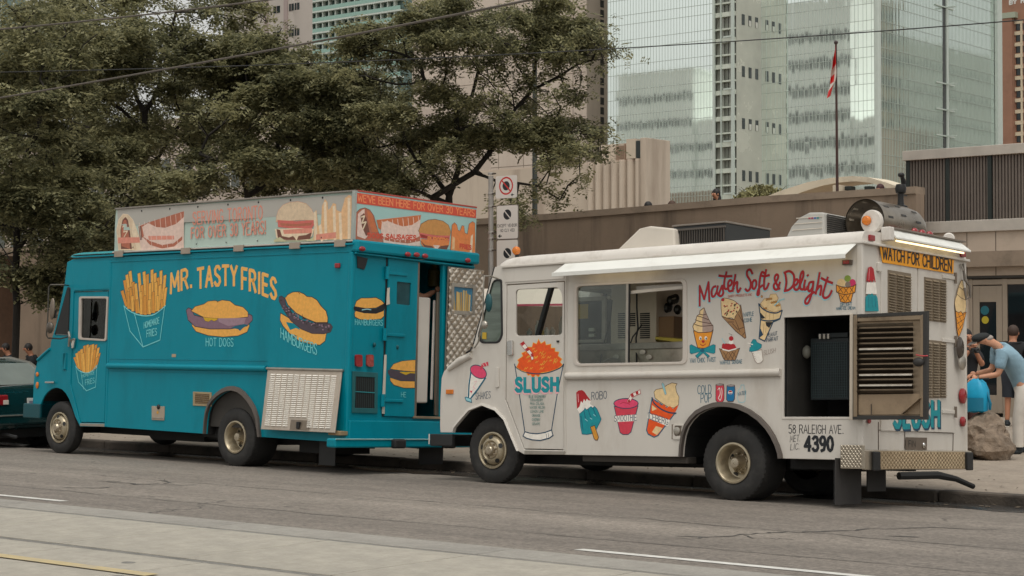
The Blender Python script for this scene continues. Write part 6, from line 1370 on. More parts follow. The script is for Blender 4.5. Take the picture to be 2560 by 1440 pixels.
a, b, d, e = f(.40, .82), f(.66, .82), f(.66, .985), f(.40, .985); MB().hexa([a, b, d, e] + [p + nrm * .004 for p in (a, b, d, e)]).build('latch_plate', mat('latch_steel', S(130, 118, 104), .4, .6, var=.2, vs=12), lp)
q = f(.52, .90); MB().box((q.x - .025, q.y - .035, q.z - .05), (q.x + .025, q.y + .005, q.z + .04)).build('padlock', BLK, lp, bev=.008)
B.box('wood_prop', (B.sd(838, 1080).x, -.12, B.sd(850, 1088).z), (B.sd(868, 1080).x, .05, B.sd(850, 1077).z), mat('old_wood', S(150, 124, 92), .8, var=.2), .006)
# ---- rear
def ryz(P): return P
hole = [(1047, 655), (1113, 664), (1110, 1044), (1040, 1042)]
rearP = [(880, 628), (1186, 664), (1186, 1100), (868, 1107)]
PTR = PT
plate('rear_panel', [(0.0, .0), (WB_, .0), (WB_, HB - .11), (.0, HB - .11)], [B.ryz(hole)], ((-.015, 0, 0), (0, 1, 0), (0, 0, 1), (1, 0, 0)), .03, PT, bt_, .004)
B.box('header_beam', (-.03, -.01, HB - .10), (.10, WB_ + .01, HB + .055), PT, .03)
B.box('corner_post', (-.06, -.010, .0), (.012, .05, HB - .10), PT, .014)
MB().tube([B.rr(888, 632, .06), B.rr(1186, 668, .06)], .012, 6).build('header_lip', PT, bt_)
for (x, y) in ((906, 622), (1020, 636), (1042, 637), (1063, 640), (1170, 651)): q = B.rr(x, y, .11); MB().ell(q, .02, .055, .032).build('clearance_lamp', REDL, bt_)
B.rear_plate('torn_vent', [(893, 640), (920, 646), (916, 662), (911, 674), (894, 669)], [], .01, BLK, .014, .002)
for x in (894, 922): mb = MB(); P = B.ryz(roundpoly([(x - 8, 886), (x + 8, 887), (x + 8, 917), (x - 8, 916)], 5)); mb.prism([(.004, y, z) for y, z in P], (.03, 0, 0)); mb.build('tail_lamp', REDL if x < 900 else mat('red_white_lens', (.34, .05, .04), .2, var=.5, vs=18, coat=.4), bt_, bev=.008)
vf = B.rear_plate('rear_vent', [(882, 928), (945, 932), (944, 1034), (881, 1032)], [[(890, 941), (938, 944), (937, 1021), (888, 1020)]], .02, mat('vent_frame_dull', S(40, 104, 108), .5, .2, var=.2), .018, .004)
B.rear_plate('vent_dark', [(890, 941), (938, 944), (937, 1021), (888, 1020)], [], .004, BLK, .006, 0, parent=vf)
for i in range(10): x = 891 + i * 4.9; B.rear_plate('slat', [(x, 942), (x + 1.3, 942), (x + 1, 1020), (x - .3, 1020)], [], .006, mat('dull_slat', (.03, .045, .045), .5), .012, 0, parent=vf)
B.rear_plate('vent_bar', [(889, 978), (938, 981), (938, 983), (889, 980)], [], .008, PTF, .016, .001, parent=vf)
# left door leaf with hinges, dark gap and tape
ld = B.rear_plate('rear_door', [(972, 640), (1046, 652), (1036, 1043), (962, 1040)], [roundpoly([(993, 704), (1028, 708), (1026, 764), (992, 760)], 3)], .035, PT, .022, .005)
B.rear_plate('window_pane', roundpoly([(993, 704), (1028, 708), (1026, 764), (992, 760)], 3), [], .006, mat('dusty_teal_glass', S(34, 74, 80), .15, var=.3, vs=5), .006, 0, parent=ld)
B.rear_plate('door_gap', [(966, 640), (972.5, 641), (961.5, 1042), (955, 1041)], [], .004, BLK, .005, 0)
B.rear_plate('door_edge', [(1045, 655), (1050, 656), (1041, 1043), (1034, 1043)], [], .05, mat('bare_steel_edge', S(128, 116, 104), .4, .6, var=.2), .016, .003, parent=ld)
for pts_ in ('1315,1080 1340,1075 1335,1150 1340,1240 1305,1250 1310,1150',): B.rear_plate('tape', zt3(pts_), [], .006, mat('pale_tape', S(200, 192, 178), .7), .034, .001)
for P in ([(962, 887), (967, 887), (963, 994), (957, 993)], [(957, 1012), (962, 1012), (962, 1035), (956, 1034)]): B.rear_plate('tape', P, [], .012, MATS['pale_tape'], .026, .002)
for (x, y) in ((968, 682), (962, 836), (957, 1001)):
    q = B.rr(x, y, .03); MB().tube([(q.x, q.y, q.z - .08), (q.x, q.y, q.z + .08)], .028, 8).build('hinge', PT, bt_); B.box('hinge_strap', (.024, q.y, q.z - .02), (.04, q.y + .36, q.z + .02), PT, .006)
for P in ((936, 862), (993, 868)): MB().ell(B.rr(*P, .02), .02, .022, .03).build('latch', mat('latch_dull', S(30, 84, 90), .4, .4), bt_)
# doorway: fridge, dim shelves, frame
fr = B.box('fridge', (-.75, B.rr(1044, 800).y + .02, .5), (-.12, B.rr(1092, 800).y, B.rr(1070, 742).z), mat('fridge_white', S(214, 206, 196), .4, var=.05), .02)
q = B.rr(1083, 800, -.12); B.box('door_seal', (-.12, q.y - .015, .55), (-.10, q.y + .02, B.rr(1070, 748).z), mat('seal_white', S(226, 220, 212), .4, var=.03), .004, parent=fr)
B.rear_plate('door_frame', [(1107, 662), (1114, 663), (1111, 1044), (1103, 1044)], [], .05, PT, .02, .004)
B.rear_plate('door_jamb', [(1094, 730), (1107, 732), (1102, 1040), (1088, 1038)], [], .03, mat('jamb_steel', S(120, 108, 96), .4, .5, var=.15), -.03, .003)
B.rear_plate('threshold', [(1034, 1040), (1112, 1042), (1112, 1048), (1034, 1046)], [], .06, mat('threshold_steel', S(150, 132, 110), .5, .5, var=.2), .03, .003)
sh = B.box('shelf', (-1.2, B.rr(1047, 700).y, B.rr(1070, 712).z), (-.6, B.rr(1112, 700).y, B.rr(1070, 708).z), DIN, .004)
q = B.pl(1087, 690, 0, -.7); MB().lathe([(0, 0), (.09, 0), (.095, .22), (.05, .27), (.05, .3), (0, .3)], q - Vector((0, 0, .15)), (0, 0, 1), 16).build('yellow_tub', mat('tub_olive', S(120, 104, 56), .5, var=.2), bt_)
B.box('lower_step', (.0, B.rr(868, 1060).y, B.rr(868, 1098).z), (.05, WB_, B.rr(868, 1051).z), PT, .008)
zb_ = B.rr(1000, 1119, .2).z; zt_ = B.rr(1000, 1097, .2).z; yl = B.rr(836, 1105, .2).y
B.box('rear_bumper', (.05, yl, zb_), (.22, B.rr(1180, 1110, .2).y, zt_), PT, .02)
MB().tube([(.225, yl, zt_ - .006), (.225, B.rr(1175, 1100, .2).y, zt_ - .006)], .009, 6).build('bumper_trim', mat('trim_pale', S(150, 190, 190), .35, .4, var=.1), bt_)
for x in (992, 1118): q = B.rr(x, 1109, .22); MB().box((.2, q.y - .10, q.z - .06), (.30, q.y + .10, q.z + .06)).build('rubber_buffer', RUBB, bt_, bev=.025)
# right rear leaf folded back: quilted steel inside, little window with fries poster
QL = bpy.data.materials.new('quilted_steel'); QL.use_nodes = True; p = QL.node_tree.nodes['Principled BSDF']; p.inputs['Metallic'].default_value = .85; p.inputs['Roughness'].default_value = .30; p.inputs['Base Color'].default_value = (*S(200, 190, 176), 1)
y0 = B.rr(1117, 800, .06).y; y1 = B.rr(1206, 800, .06).y; za = B.rr(1117, 666, .06).z; zbq = B.rr(1130, 1020, .06).z
qd = B.box('rear_door', (.04, y0, zbq), (.062, y1, za), mat('door_edge_steel', S(150, 140, 128), .4, .6), .004)
wy0, wy1, wz0, wz1 = B.rr(1133, 720, .065).y, B.rr(1180, 720, .065).y, B.rr(1150, 777, .065).z, B.rr(1150, 718, .065).z
mb = MB(); nu, nv = 72, 280; sz = .115; V = []; F = []
for j in range(nv + 1):
    for i in range(nu + 1):
        y = y0 + .01 + (y1 - y0 - .02) * i / nu; z = zbq + .01 + (za - zbq - .02) * j / nv; d = 1
        a = (y + z) / sz; b = (y - z) / sz; h = (abs(math.sin(math.pi * a)) * abs(math.sin(math.pi * b))) ** .6 * .020 + .003 * math.sin(y * 17 + 5 * math.sin(z * 4)) * (1 + z)
        V.append((.0635 + h, y, z))
F = [(j * (nu + 1) + i, j * (nu + 1) + i + 1, (j + 1) * (nu + 1) + i + 1, (j + 1) * (nu + 1) + i) for j in range(nv) for i in range(nu)]
F = [q for q in F if not (wy0 < (V[q[0]][1] + V[q[2]][1]) / 2 < wy1 and wz0 < (V[q[0]][2] + V[q[2]][2]) / 2 < wz1)]
mb.add(V, F, 0, True); mb.build('quilted_lining', QL, qd, fix=False, ang=80)
mb = MB(); mb.box((.066, wy0 - .05, wz0 - .05), (.085, wy0, wz1 + .05)); mb.box((.066, wy1, wz0 - .05), (.085, wy1 + .05, wz1 + .05)); mb.box((.066, wy0, wz1), (.085, wy1, wz1 + .05)); mb.box((.066, wy0, wz0 - .05), (.085, wy1, wz0)); mb.build('window_frame', ALU, qd)
B.box('fries_poster', (.063, wy0, wz0), (.070, wy1, wz1), mat('poster_blue', S(60, 120, 150), .4, var=.2), 0, parent=qd)
A = Art(lambda x, y, k: B.rr(x, y, .071 + k))
for i in range(9): x = 1136 + i * 4.6; A.line([(x, 776), (x + random.uniform(-3, 4), 726 + random.random() * 16)], .030, mat('poster_fry%d' % (i % 3), S(*[(190, 160, 96), (170, 138, 78), (206, 178, 118)][i % 3]), .5, var=.05))
A.build('poster_print', qd)
# ---- banner box on the roof
BG = mat('banner_vinyl_grey', S(176, 172, 164), .55, var=.05, vs=1.5, bump=.15, bs=2, bdist=.05); BG2 = mat('banner_vinyl_mint', S(176, 194, 184), .55, var=.05, vs=1.5); ALF = mat('banner_frame', S(150, 142, 134), .4, .6, var=.1)
zlo, zhi = HB + .055, 3.15; xb0, xb1 = B.sd(289, 560, -.03).x, -.02
bn = B.box('banner_box', (xb0 + .02, .05, zlo + .03), (xb1 - .02, WB_ + .0, zhi - .01), mat('banner_back', S(150, 146, 140), .6), 0)
# side banner: gently slack sheet
mb = MB(); nu, nv = 60, 8; V = []
for j in range(nv + 1):
    for i in range(nu + 1):
        u, v = i / nu, j / nv; V.append((xb0 + (xb1 - xb0) * u, .028 - .008 * math.sin(u * 9 + v * 2) * math.sin(math.pi * v) - .004 * math.sin(u * 31) * v ** 2, zlo + .0 + (zhi - zlo) * v))
mb.add(V, [(j * (nu + 1) + i, j * (nu + 1) + i + 1, (j + 1) * (nu + 1) + i + 1, (j + 1) * (nu + 1) + i) for j in range(nv) for i in range(nu)], 0, True); mb.build('side_banner', BG2, bn, fix=False)
B.box('rear_banner', (xb1 - .015, .03, zlo), (xb1 + .02, WB_ + .02, zhi), mat('banner_mint_bright', S(160, 196, 192), .5, var=.04, vs=1), .004, parent=bn)
B.box('top_rail', (xb0, .0, zhi - .01), (xb1 + .02, .06, zhi + .012), ALF, .004, parent=bn); B.box('top_rail', (xb1 - .02, .06, zhi - .005), (xb1 + .025, WB_ + .02, zhi + .016), mat('banner_trim_red', S(170, 70, 60), .5), .003, parent=bn)
B.box('bottom_rail', (xb0, -.01, zlo - .022), (xb1 + .02, .05, zlo - .001), mat('rail_pale', S(206, 198, 188), .4, .3, var=.1), .003, parent=bn); B.box('corner_rail', (xb1 - .02, -.005, zlo), (xb1 + .024, .045, zhi), mat('corner_pale', S(170, 176, 170), .45, .3, var=.1), .004, parent=bn)
for x in (301, 468, 600, 740, 853): q = B.sd(x, 625); B.box('bracket', (q.x - .10, -.035, HB - .03), (q.x + .10, -.012, zlo + .0), mat('bracket_tan', S(166, 152, 138), .5, .3, var=.1), .004, parent=bn)
for x in (352, 422, 492, 567, 643, 723, 803): q = B.sd(x, 520); MB().ell((q.x, .018, zhi - .055), .014, .008, .014, 8, 5).build('grommet', BLK, bn); 
for x in (330, 488, 562, 640, 800): q = B.sd(x, 620); MB().ell((q.x, .018, zlo + .05), .010, .006, .010, 8, 5).build('grommet', BLK, bn)
# printed pictures of the side banner
fBUN = pm('print_bun', 214, 190, 160); fBUN2 = pm('print_bun_light', 226, 206, 178); fSAU = pm('print_sausage', 176, 104, 80); fSAUL = pm('print_sausage_light', 204, 150, 124); fPNK = pm('print_pale_pink', 224, 196, 182); fRED = pm('print_faded_red', 218, 142, 122); fMEAT = pm('print_meat', 116, 72, 58); fTOM = pm('print_tomato', 206, 106, 96); fFRY = pm('print_fry', 224, 180, 134); fFRYL = pm('print_fry_pale', 230, 208, 178); fBR = pm('print_brown', 92, 60, 46); fLET = pm('print_lettuce', 190, 188, 150)
A = Art(lambda x, y, k: B.sd(x, y, -.0195 + k), .0)
A.fill([(294, 524), (880, 486), (880, 530), (460, 556), (294, 566)], BG)
A.fill(zt1('1185,700 1165,500 1185,400 1230,340 1280,345 1330,400 1370,500 1400,600 1420,700'), fBUN, line=fBUN2, lw=.01); A.fill(zt1('1210,690 1205,500 1225,400 1255,370 1280,400 1300,520 1320,690'), fMEAT); A.fill(zt1('1215,660 1215,470 1240,400 1262,400 1290,560 1300,690'), fSAU)
A.line(zt1('1225,470 1260,450 1235,520 1275,510 1240,570'), .016, fBUN2); A.fill(zt1('1330,400 1365,500 1415,700 1370,700 1320,520'), fBUN2); A.fill(zt1('1180,575 1420,572 1425,625 1180,635'), fRED)
A.fill(zt1('1380,460 1840,310 1838,690 1410,705'), fPNK); A.fill(zt1('1385,465 1480,425 1840,312 1838,370 1760,440 1650,478 1560,470 1480,430 1420,470 1440,560 1400,600'), fSAU); A.fill(zt1('1420,560 1500,610 1620,650 1740,630 1825,560 1820,600 1740,665 1620,685 1500,650'), fSAU)
A.fill(zt1('1480,560 1740,556 1740,595 1490,600'), fRED); A.fill(zt1('1385,465 1410,460 1420,600 1400,600'), fBR)
for i in range(9): x = 1400 + i * 52; A.line(ZZ(0, 450, 4, [(x - 8, 430 - i * 12), (x + 16, 640 + (i % 3) * 20)]), .010, fPNK)
A.text('SERVING TORONTO', (482, 561), (656, 548), 30, .021, fRED, ht1=34, gap=.22); A.text('FOR OVER 30 YEARS!', (478, 596), (664, 584), 26, .021, fRED, ht1=32, gap=.22)
A.fill(zt3('200,420 205,360 225,300 270,250 340,222 420,215 500,235 555,290 580,350 580,410 480,400 380,405'), fBUN, line=fSAUL, lw=.006); A.fill(zt3('215,400 400,412 575,400 580,450 560,480 400,490 220,470'), fTOM); A.fill(zt3('240,430 400,440 560,425 545,455 400,465 250,455'), fSAU)
A.fill(zt3('190,490 400,480 580,490 560,560 520,600 230,605 200,570'), fFRYL); A.fill(zt3('205,490 240,500 260,560 330,575 370,560 400,590 420,560 500,550 560,520 540,590 430,600 300,600 220,590'), fMEAT); A.fill(zt3('270,500 560,480 560,530 280,540'), fRED); A.fill(zt3('370,550 430,550 405,605'), fFRYL); A.fill(zt3('175,600 240,570 300,610 500,605 580,570 590,610 180,618'), fLET)
A.fill(zt3('575,600 585,320 605,300 620,460 650,440 660,260 690,190 715,220 720,300 745,280 770,230 800,240 805,300 850,320 890,180 930,150 955,160 960,590'), fFRY)
for t in ('590,330 600,590', '640,460 660,600', '690,230 700,590', '780,270 790,590', '840,340 850,590', '930,190 930,580'): A.line(zt3(t), .05, fFRYL)
A.fill(zt3('600,545 800,520 800,580 600,600'), fRED); A.build('banner_print', bn)
A = Art(lambda x, y, k: B.rr(x, y, .002 + k))
rB = pm('print_bright_red', 206, 80, 58); rBUN = pm('print_bun_gold', 196, 140, 78); rFRY = pm('print_fry_orange', 222, 132, 74)
A.fill(zt3('998,125 2203,298 2200,382 998,232'), rB); A.text("WE'VE BEEN HERE FOR OVER 30 YEARS", (895, 503), (1186, 541), 17, .014, pm('print_orange_letter', 232, 140, 90), ht1=17)
A.fill(zt3('1000,330 1040,290 1090,278 1140,300 1180,360 1200,440 1225,520 1280,620 1220,630 990,590'), fSAU, line=fBR, lw=.006); A.fill(zt3('1020,340 1060,300 1085,290 1090,400 1120,560 1090,590 1010,560'), fPNK); A.fill(zt3('1045,360 1080,330 1105,380 1140,540 1100,560 1060,470'), fMEAT); A.fill(zt3('1110,300 1160,340 1190,440 1225,520 1160,520 1120,380'), pm('print_sausage_bright', 196, 112, 70)); A.line(zt3('1055,370 1085,360 1060,430 1100,420 1070,490'), .02, fBUN2)
A.fill(zt3('1225,395 1645,350 1640,660 1280,640'), fPNK); A.fill(zt3('1205,400 1650,350 1645,395 1560,450 1470,465 1390,440 1320,410 1260,420 1250,500 1225,480'), pm('print_sausage_bright', 196, 112, 70)); A.fill(zt3('1250,560 1400,600 1560,600 1640,560 1640,610 1520,635 1380,620 1280,600'), fSAU); A.fill(zt3('1280,500 1400,470 1560,490 1620,540 1400,560'), fPNK)
for i in range(8): x = 1260 + i * 52; A.line(ZZ(640, 450, 4, [(x, 410 - i * 6), (x + 26, 620)]), .012, fPNK)
A.text('DOGS SAUSAGES', (920, 594), (1040, 600), 11, .018, rB); 
A.fill(zt3('1625,510 1650,440 1720,400 1790,393 1870,410 1925,450 1950,520 1940,560 1800,555 1640,530'), rBUN, line=fBR, lw=.006); A.fill(zt3('1630,525 1800,555 1940,555 1935,610 1780,600 1640,580'), fTOM); A.fill(zt3('1640,540 1780,575 1930,575 1920,600 1780,590 1650,575'), pm('print_dark_red', 150, 50, 44)); A.fill(zt3('1650,590 1780,600 1935,610 1930,650 1900,700 1700,690 1650,640'), rFRY); A.fill(zt3('1640,600 1690,650 1760,660 1800,700 1850,660 1930,650 1900,710 1700,695'), fMEAT); A.fill(zt3('1770,650 1840,655 1805,705'), fPNK); A.text('BURGERS', (1070, 603), (1120, 608), 11, .02, rFRY)
A.fill(zt3('1945,700 1960,450 1985,425 2010,450 2020,500 2040,510 2060,455 2080,460 2090,530 2115,540 2130,440 2165,415 2190,430 2192,735'), rFRY, line=fBR, lw=.005); A.fill(zt3('2150,560 2170,540 2160,740 2135,735'), fFRYL); A.fill(zt3('1965,560 1990,580 1985,700 1960,690'), fFRY); A.text('FRIES', (1150, 620), (1178, 624), 10, .02, rB)
A.build('banner_print', bn)

# ---- pictures painted on the turquoise side
gFRY = pm('fry_gold', 232, 172, 78); gFRY2 = pm('fry_dark', 214, 146, 56); gLINE = pm('dark_outline', 54, 40, 40); gBUN = pm('bun_orange', 236, 172, 80); gPUR = pm('meat_mauve', 130, 100, 116); gPUR2 = pm('meat_dark', 76, 64, 74); gCYN = pm('pale_cyan', 120, 208, 210); gMUS = pm('mustard', 208, 166, 30); gORL = pm('letter_orange', 240, 178, 92)
A = Art(B.sd); fs = [(1245, 1000), (1268, 945), (1300, 910), (1330, 1020), (1390, 930), (1440, 915), (1475, 940), (1520, 895), (1550, 930), (1580, 975), (1610, 905), (1650, 950), (1220, 1105), (1660, 1075), (1355, 1035), (1420, 1050), (1500, 1030), (1600, 1050), (1300, 1075), (1560, 1020)]
random.seed(5)
for i, (x, y) in enumerate(fs):
    b = (1260 + (x - 1210) * .85 + random.uniform(-10, 10), 1262 + 84 * math.sin((x - 1210) / 450 * math.pi)); h = 15
    P = [(x - h, y + 6), (x + h, y - 6), (b[0] + h, b[1]), (b[0] - h, b[1])]; A.fill(ZZ(0, 450, 4, P), gFRY if i % 3 else gFRY2, line=gLINE, lw=.006)
for i in range(9): x = 1280 + i * 42; P = [(x - 12, 1120 + (i % 3) * 40), (x + 14, 1115 + (i % 3) * 40), (x + 20, 1262 + 88 * math.sin((x - 1240) / 410 * math.pi) ), (x - 8, 1262 + 88 * math.sin((x - 1240) / 410 * math.pi))]; A.fill(ZZ(0, 450, 4, P), gFRY if i % 2 else gFRY2, line=gLINE, lw=.004)
A.line(zt1('1238,1258 1300,1312 1390,1350 1480,1358 1560,1335 1655,1258'), .016, gCYN, smooth=True); A.line(zt1('1240,1262 1300,1510 1430,1670 1600,1600 1645,1270'), .013, gCYN); A.line(zt1('1345,1340 1430,1668'), .013, gCYN)
A.text('HOMEMADE', (360, 821), (398, 808), 15, .010, gCYN); A.text('FRIES', (367, 843), (392, 837), 17, .012, gCYN); A.build('painted_fries', bt_)
A = Art(lambda x, y, k: B.sd(x, y, -.012 + k)); fs = [(745, 330), (765, 290), (790, 270), (815, 250), (845, 215), (875, 205), (905, 208), (930, 200), (960, 205), (985, 235), (995, 290), (890, 230), (950, 250), (830, 290), (975, 330)]
for i, (x, y) in enumerate(fs):
    b = (785 + (x - 745) * .68, 440 + 50 * math.sin((x - 745) / 250 * math.pi)); h = 13; A.fill(ZZ(0, 810, 4, [(x - h, y + 6), (x + h, y - 4), (b[0] + h, b[1]), (b[0] - h, b[1])]), gFRY if i % 2 else gFRY2, line=gLINE, lw=.004)
A.line(zt2('757,420 790,465 860,490 920,470 972,410'), .012, gCYN, smooth=True); A.line(zt2('757,420 785,580 865,668 955,630 970,412'), .010, gCYN); A.line(zt2('808,470 835,650'), .010, gCYN); A.text('HOMEMADE', (206, 944), (236, 935), 8, .006, gCYN); A.text('FRIES', (213, 963), (236, 957), 13, .009, gCYN); A.build('painted_fries', bd)
A = Art(B.sd)   # hot dog
hd1 = ZZ(0, 450, 4, PP('1910,1310 1950,1265 2040,1240 2080,1212 2150,1205 2180,1215 2220,1200 2300,1210 2350,1250 2430,1270 2480,1320 2480,1370 2300,1390 2050,1380'))
A.fill(zt2('1925,-20 1920,20 1960,75 2080,115 2230,130 2380,118 2470,80 2495,20 2480,-30 2200,-20'), gBUN, line=gLINE, lw=.008)
A.fill(ZZ(0, 450, 4, PP('1862,1300 1885,1278 1915,1290 1940,1350 2080,1385 2300,1385 2430,1370 2490,1340 2520,1355 2525,1400 2470,1460 2300,1490 2100,1490 1950,1465 1880,1400')), gPUR, line=gLINE, lw=.010); A.fill(hd1, gBUN, line=gLINE, lw=.008)
A.fill(ZZ(0, 450, 4, PP('2030,1370 2060,1375 2180,1385 2170,1400 2140,1415 2115,1400 2085,1418 2050,1410')), gMUS, line=gLINE, lw=.004); A.fill(zt2('2310,40 2350,20 2440,0 2480,10 2430,40 2400,70 2380,50 2340,45'), pTEALD)
A.fill(zt1('2180,1384 2460,1378 2440,1440 2280,1460 2190,1420'), pm('sausage_light', 156, 128, 140)); A.line(ZZ(0, 450, 4, PP('2165,1205 2180,1225')), .006, gLINE); A.text('HOT DOGS', (515, 865), (583, 866), 20, .011, gCYN); A.build('painted_hot_dog', bt_)
def zq(t): return ZZ(640, 450, 4, PP(t))
A = Art(B.sd)   # big hamburger, tilted
A.fill(zq('245,1330 240,1400 270,1460 330,1530 430,1610 560,1645 640,1650 690,1610 705,1530 600,1500 400,1420'), gBUN, line=gLINE, lw=.009)
A.fill(zq('300,1420 340,1500 400,1480 440,1500 420,1440'), PT)
A.fill(zq('230,1170 255,1160 285,1180 300,1250 370,1340 450,1400 560,1430 700,1430 745,1440 765,1470 745,1520 680,1538 560,1535 450,1490 350,1410 270,1290 230,1210'), gPUR2, line=gLINE, lw=.008)
for i in range(70):
    t = random.random(); x = 250 + t * 490; y = 1200 + 290 * t ** .55 + random.uniform(-30, 40); A.fill(ZZ(640, 450, 4, ellpts(x, y, 9, 7, 0, 6)), random.choice([gPUR, gLINE, pm('meat_light', 150, 124, 138)]))
A.fill(zq('290,1180 320,1145 370,1120 430,1118 480,1140 510,1165 560,1170 610,1200 650,1260 700,1310 718,1380 715,1425 600,1425 500,1385 400,1330 320,1250'), gBUN, line=gLINE, lw=.009)
A.line(zq('420,1118 440,1140'), .007, gLINE); A.line(zq('460,1340 470,1375'), .007, gLINE); A.line(zq('385,1550 410,1565'), .007, gLINE)
A.text('HAMBURGERS', (702, 844), (792, 887), 24, .013, gCYN, ht1=27, bulge=-4); A.build('painted_hamburger', bt_)
A = Art(B.sd)   # shop name in an arc
A.text('MR.', (427, 733), (479, 717), 48, .046, gORL, gap=.25); A.text('TASTY', (494, 721), (592, 714), 48, .046, gORL, gap=.24, bulge=4); A.text('FRIES', (605, 722), (690, 749), 51, .046, gORL, gap=.28, bulge=3); A.build('painted_shop_name', bt_)
A = Art(lambda x, y, k: B.rr(x, y, .001 + k))
A.fill(zq('985,1330 990,1370 1040,1395 1120,1400 1250,1390 1280,1360 1280,1300 1000,1300'), gBUN, line=gLINE, lw=.008); A.fill(zq('975,1275 1000,1265 1100,1290 1200,1290 1290,1235 1305,1255 1270,1310 1200,1335 1080,1330 985,1305'), pBLK, line=gLINE, lw=.006); A.line(zq('1060,1300 1110,1290 1150,1298'), .012, pLBL)
A.fill(zq('985,1265 1005,1210 1050,1180 1130,1180 1200,1175 1250,1200 1285,1235 1200,1280 1100,1285'), gBUN, line=gLINE, lw=.008); A.text('HAMBURGERS', (888, 812), (957, 814), 14, .008, gCYN, ht1=14); A.build('painted_hamburger', bt_)
A = Art(lambda x, y, k: B.rr(x, y, .023 + k)); z4b = lambda t: zt4(t)
A.fill(z4b('1340,450 1375,400 1460,370 1595,358 1592,478 1480,470'), gBUN, line=gLINE, lw=.006); A.fill(z4b('1320,460 1360,458 1480,480 1592,480 1590,570 1450,565 1345,530 1320,490'), gPUR2); A.fill(z4b('1440,485 1500,510 1540,492 1590,495 1590,480 1440,478'), gMUS); A.fill(z4b('1340,535 1450,570 1588,572 1588,640 1480,640 1380,610 1345,570'), gBUN, line=gLINE, lw=.006)
A.text('HE', (1003, 992), (1015, 993), 12, .006, gCYN); A.build('painted_hamburger', ld)
# ================================================================ TREES
def leaf_mat():
    m = bpy.data.materials.new('locust_leaf'); m.use_nodes = True; n = m.node_tree.nodes; L = m.node_tree.links; n.clear()
    out = n.new('ShaderNodeOutputMaterial'); geo = n.new('ShaderNodeNewGeometry'); tc = n.new('ShaderNodeTexCoord')
    no = n.new('ShaderNodeTexNoise'); no.inputs['Scale'].default_value = .55; no.inputs['Detail'].default_value = 3; L.new(tc.outputs['Object'], no.inputs[0])
    ad = n.new('ShaderNodeMath'); ad.operation = 'MULTIPLY_ADD'; ad.inputs[1].default_value = .55; L.new(geo.outputs['Random Per Island'], ad.inputs[0]); L.new(no.outputs[0], ad.inputs[2])
    cr = n.new('ShaderNodeValToRGB'); e = cr.color_ramp.elements; e[0].position = .35; e[0].color = (.040, .046, .024, 1); e[1].position = .98; e[1].color = (.35, .33, .175, 1)
    x = cr.color_ramp.elements.new(.66); x.color = (.150, .152, .080, 1); L.new(ad.outputs[0], cr.inputs[0])
    d = n.new('ShaderNodeBsdfPrincipled'); d.inputs['Roughness'].default_value = .55; d.inputs['Specular IOR Level'].default_value = .35; L.new(cr.outputs[0], d.inputs['Base Color'])
    t = n.new('ShaderNodeBsdfTranslucent'); L.new(cr.outputs[0], t.inputs[0]); mx_ = n.new('ShaderNodeMixShader'); mx_.inputs[0].default_value = .45; L.new(d.outputs[0], mx_.inputs[1]); L.new(t.outputs[0], mx_.inputs[2]); L.new(mx_.outputs[0], out.inputs[0])
    return m
LEAF = leaf_mat()
BARK = mat('locust_bark', (.020, .016, .012), .9, var=.35, vs=5, bump=.8, bs=18, stretch=(1, 1, .25), bdist=.02)

def grow(seeds, attr, step=.34, infl=2.6, kill=.55, iters=90):
    pos = []; par = []
    for pl_ in seeds:                           # polyline of points, first joins the nearest existing node
        pl_ = [np.array(p, float) for p in pl_]
        if pos: last = int(np.argmin(((np.array(pos) - pl_[0]) ** 2).sum(1)))
        else: pos.append(pl_[0]); par.append(-1); last = 0
        prev = pos[last]
        for q in pl_[1:]:
            k = max(1, int(np.linalg.norm(q - prev) / step)); a = prev
            for j in range(1, k + 1):
                p = a + (q - a) * j / k + (rng.normal(0, .035, 3) if j < k else 0); pos.append(p); par.append(last); last = len(pos) - 1
            prev = q
    P = np.array(pos); par = list(par); A = np.array(attr); near = np.zeros(len(A), int); dist = np.full(len(A), 1e9)
    def upd(i0, P):
        d = np.linalg.norm(A[:, None, :] - P[None, i0:, :], axis=2); j = d.argmin(1); dm = d[np.arange(len(A)), j]; m = dm < dist; near[m] = j[m] + i0; dist[m] = dm[m]
    upd(0, P)
    for it in range(iters):
        act = (dist < infl) & (dist > kill)
        if not act.any():
            far = dist >= infl
            if not far.any(): break
            infl *= 1.5
            if infl > 12: break
            continue
        idx = near[act]; dirs = A[act] - P[idx]; dirs /= np.linalg.norm(dirs, axis=1)[:, None]
        un, inv = np.unique(idx, return_inverse=True); acc = np.zeros((len(un), 3)); np.add.at(acc, inv, dirs)
        acc += rng.normal(0, .35, acc.shape); acc[:, 2] += .06; ln = np.linalg.norm(acc, axis=1)[:, None]; new = P[un] + acc / ln * step
        i0 = len(P); P = np.vstack([P, new]); par += list(un); upd(i0, P)
        keep = dist > kill; A = A[keep]; near = near[keep]; dist = dist[keep]
        if len(A) == 0 or len(P) > 5200: break
    return P, np.array(par)

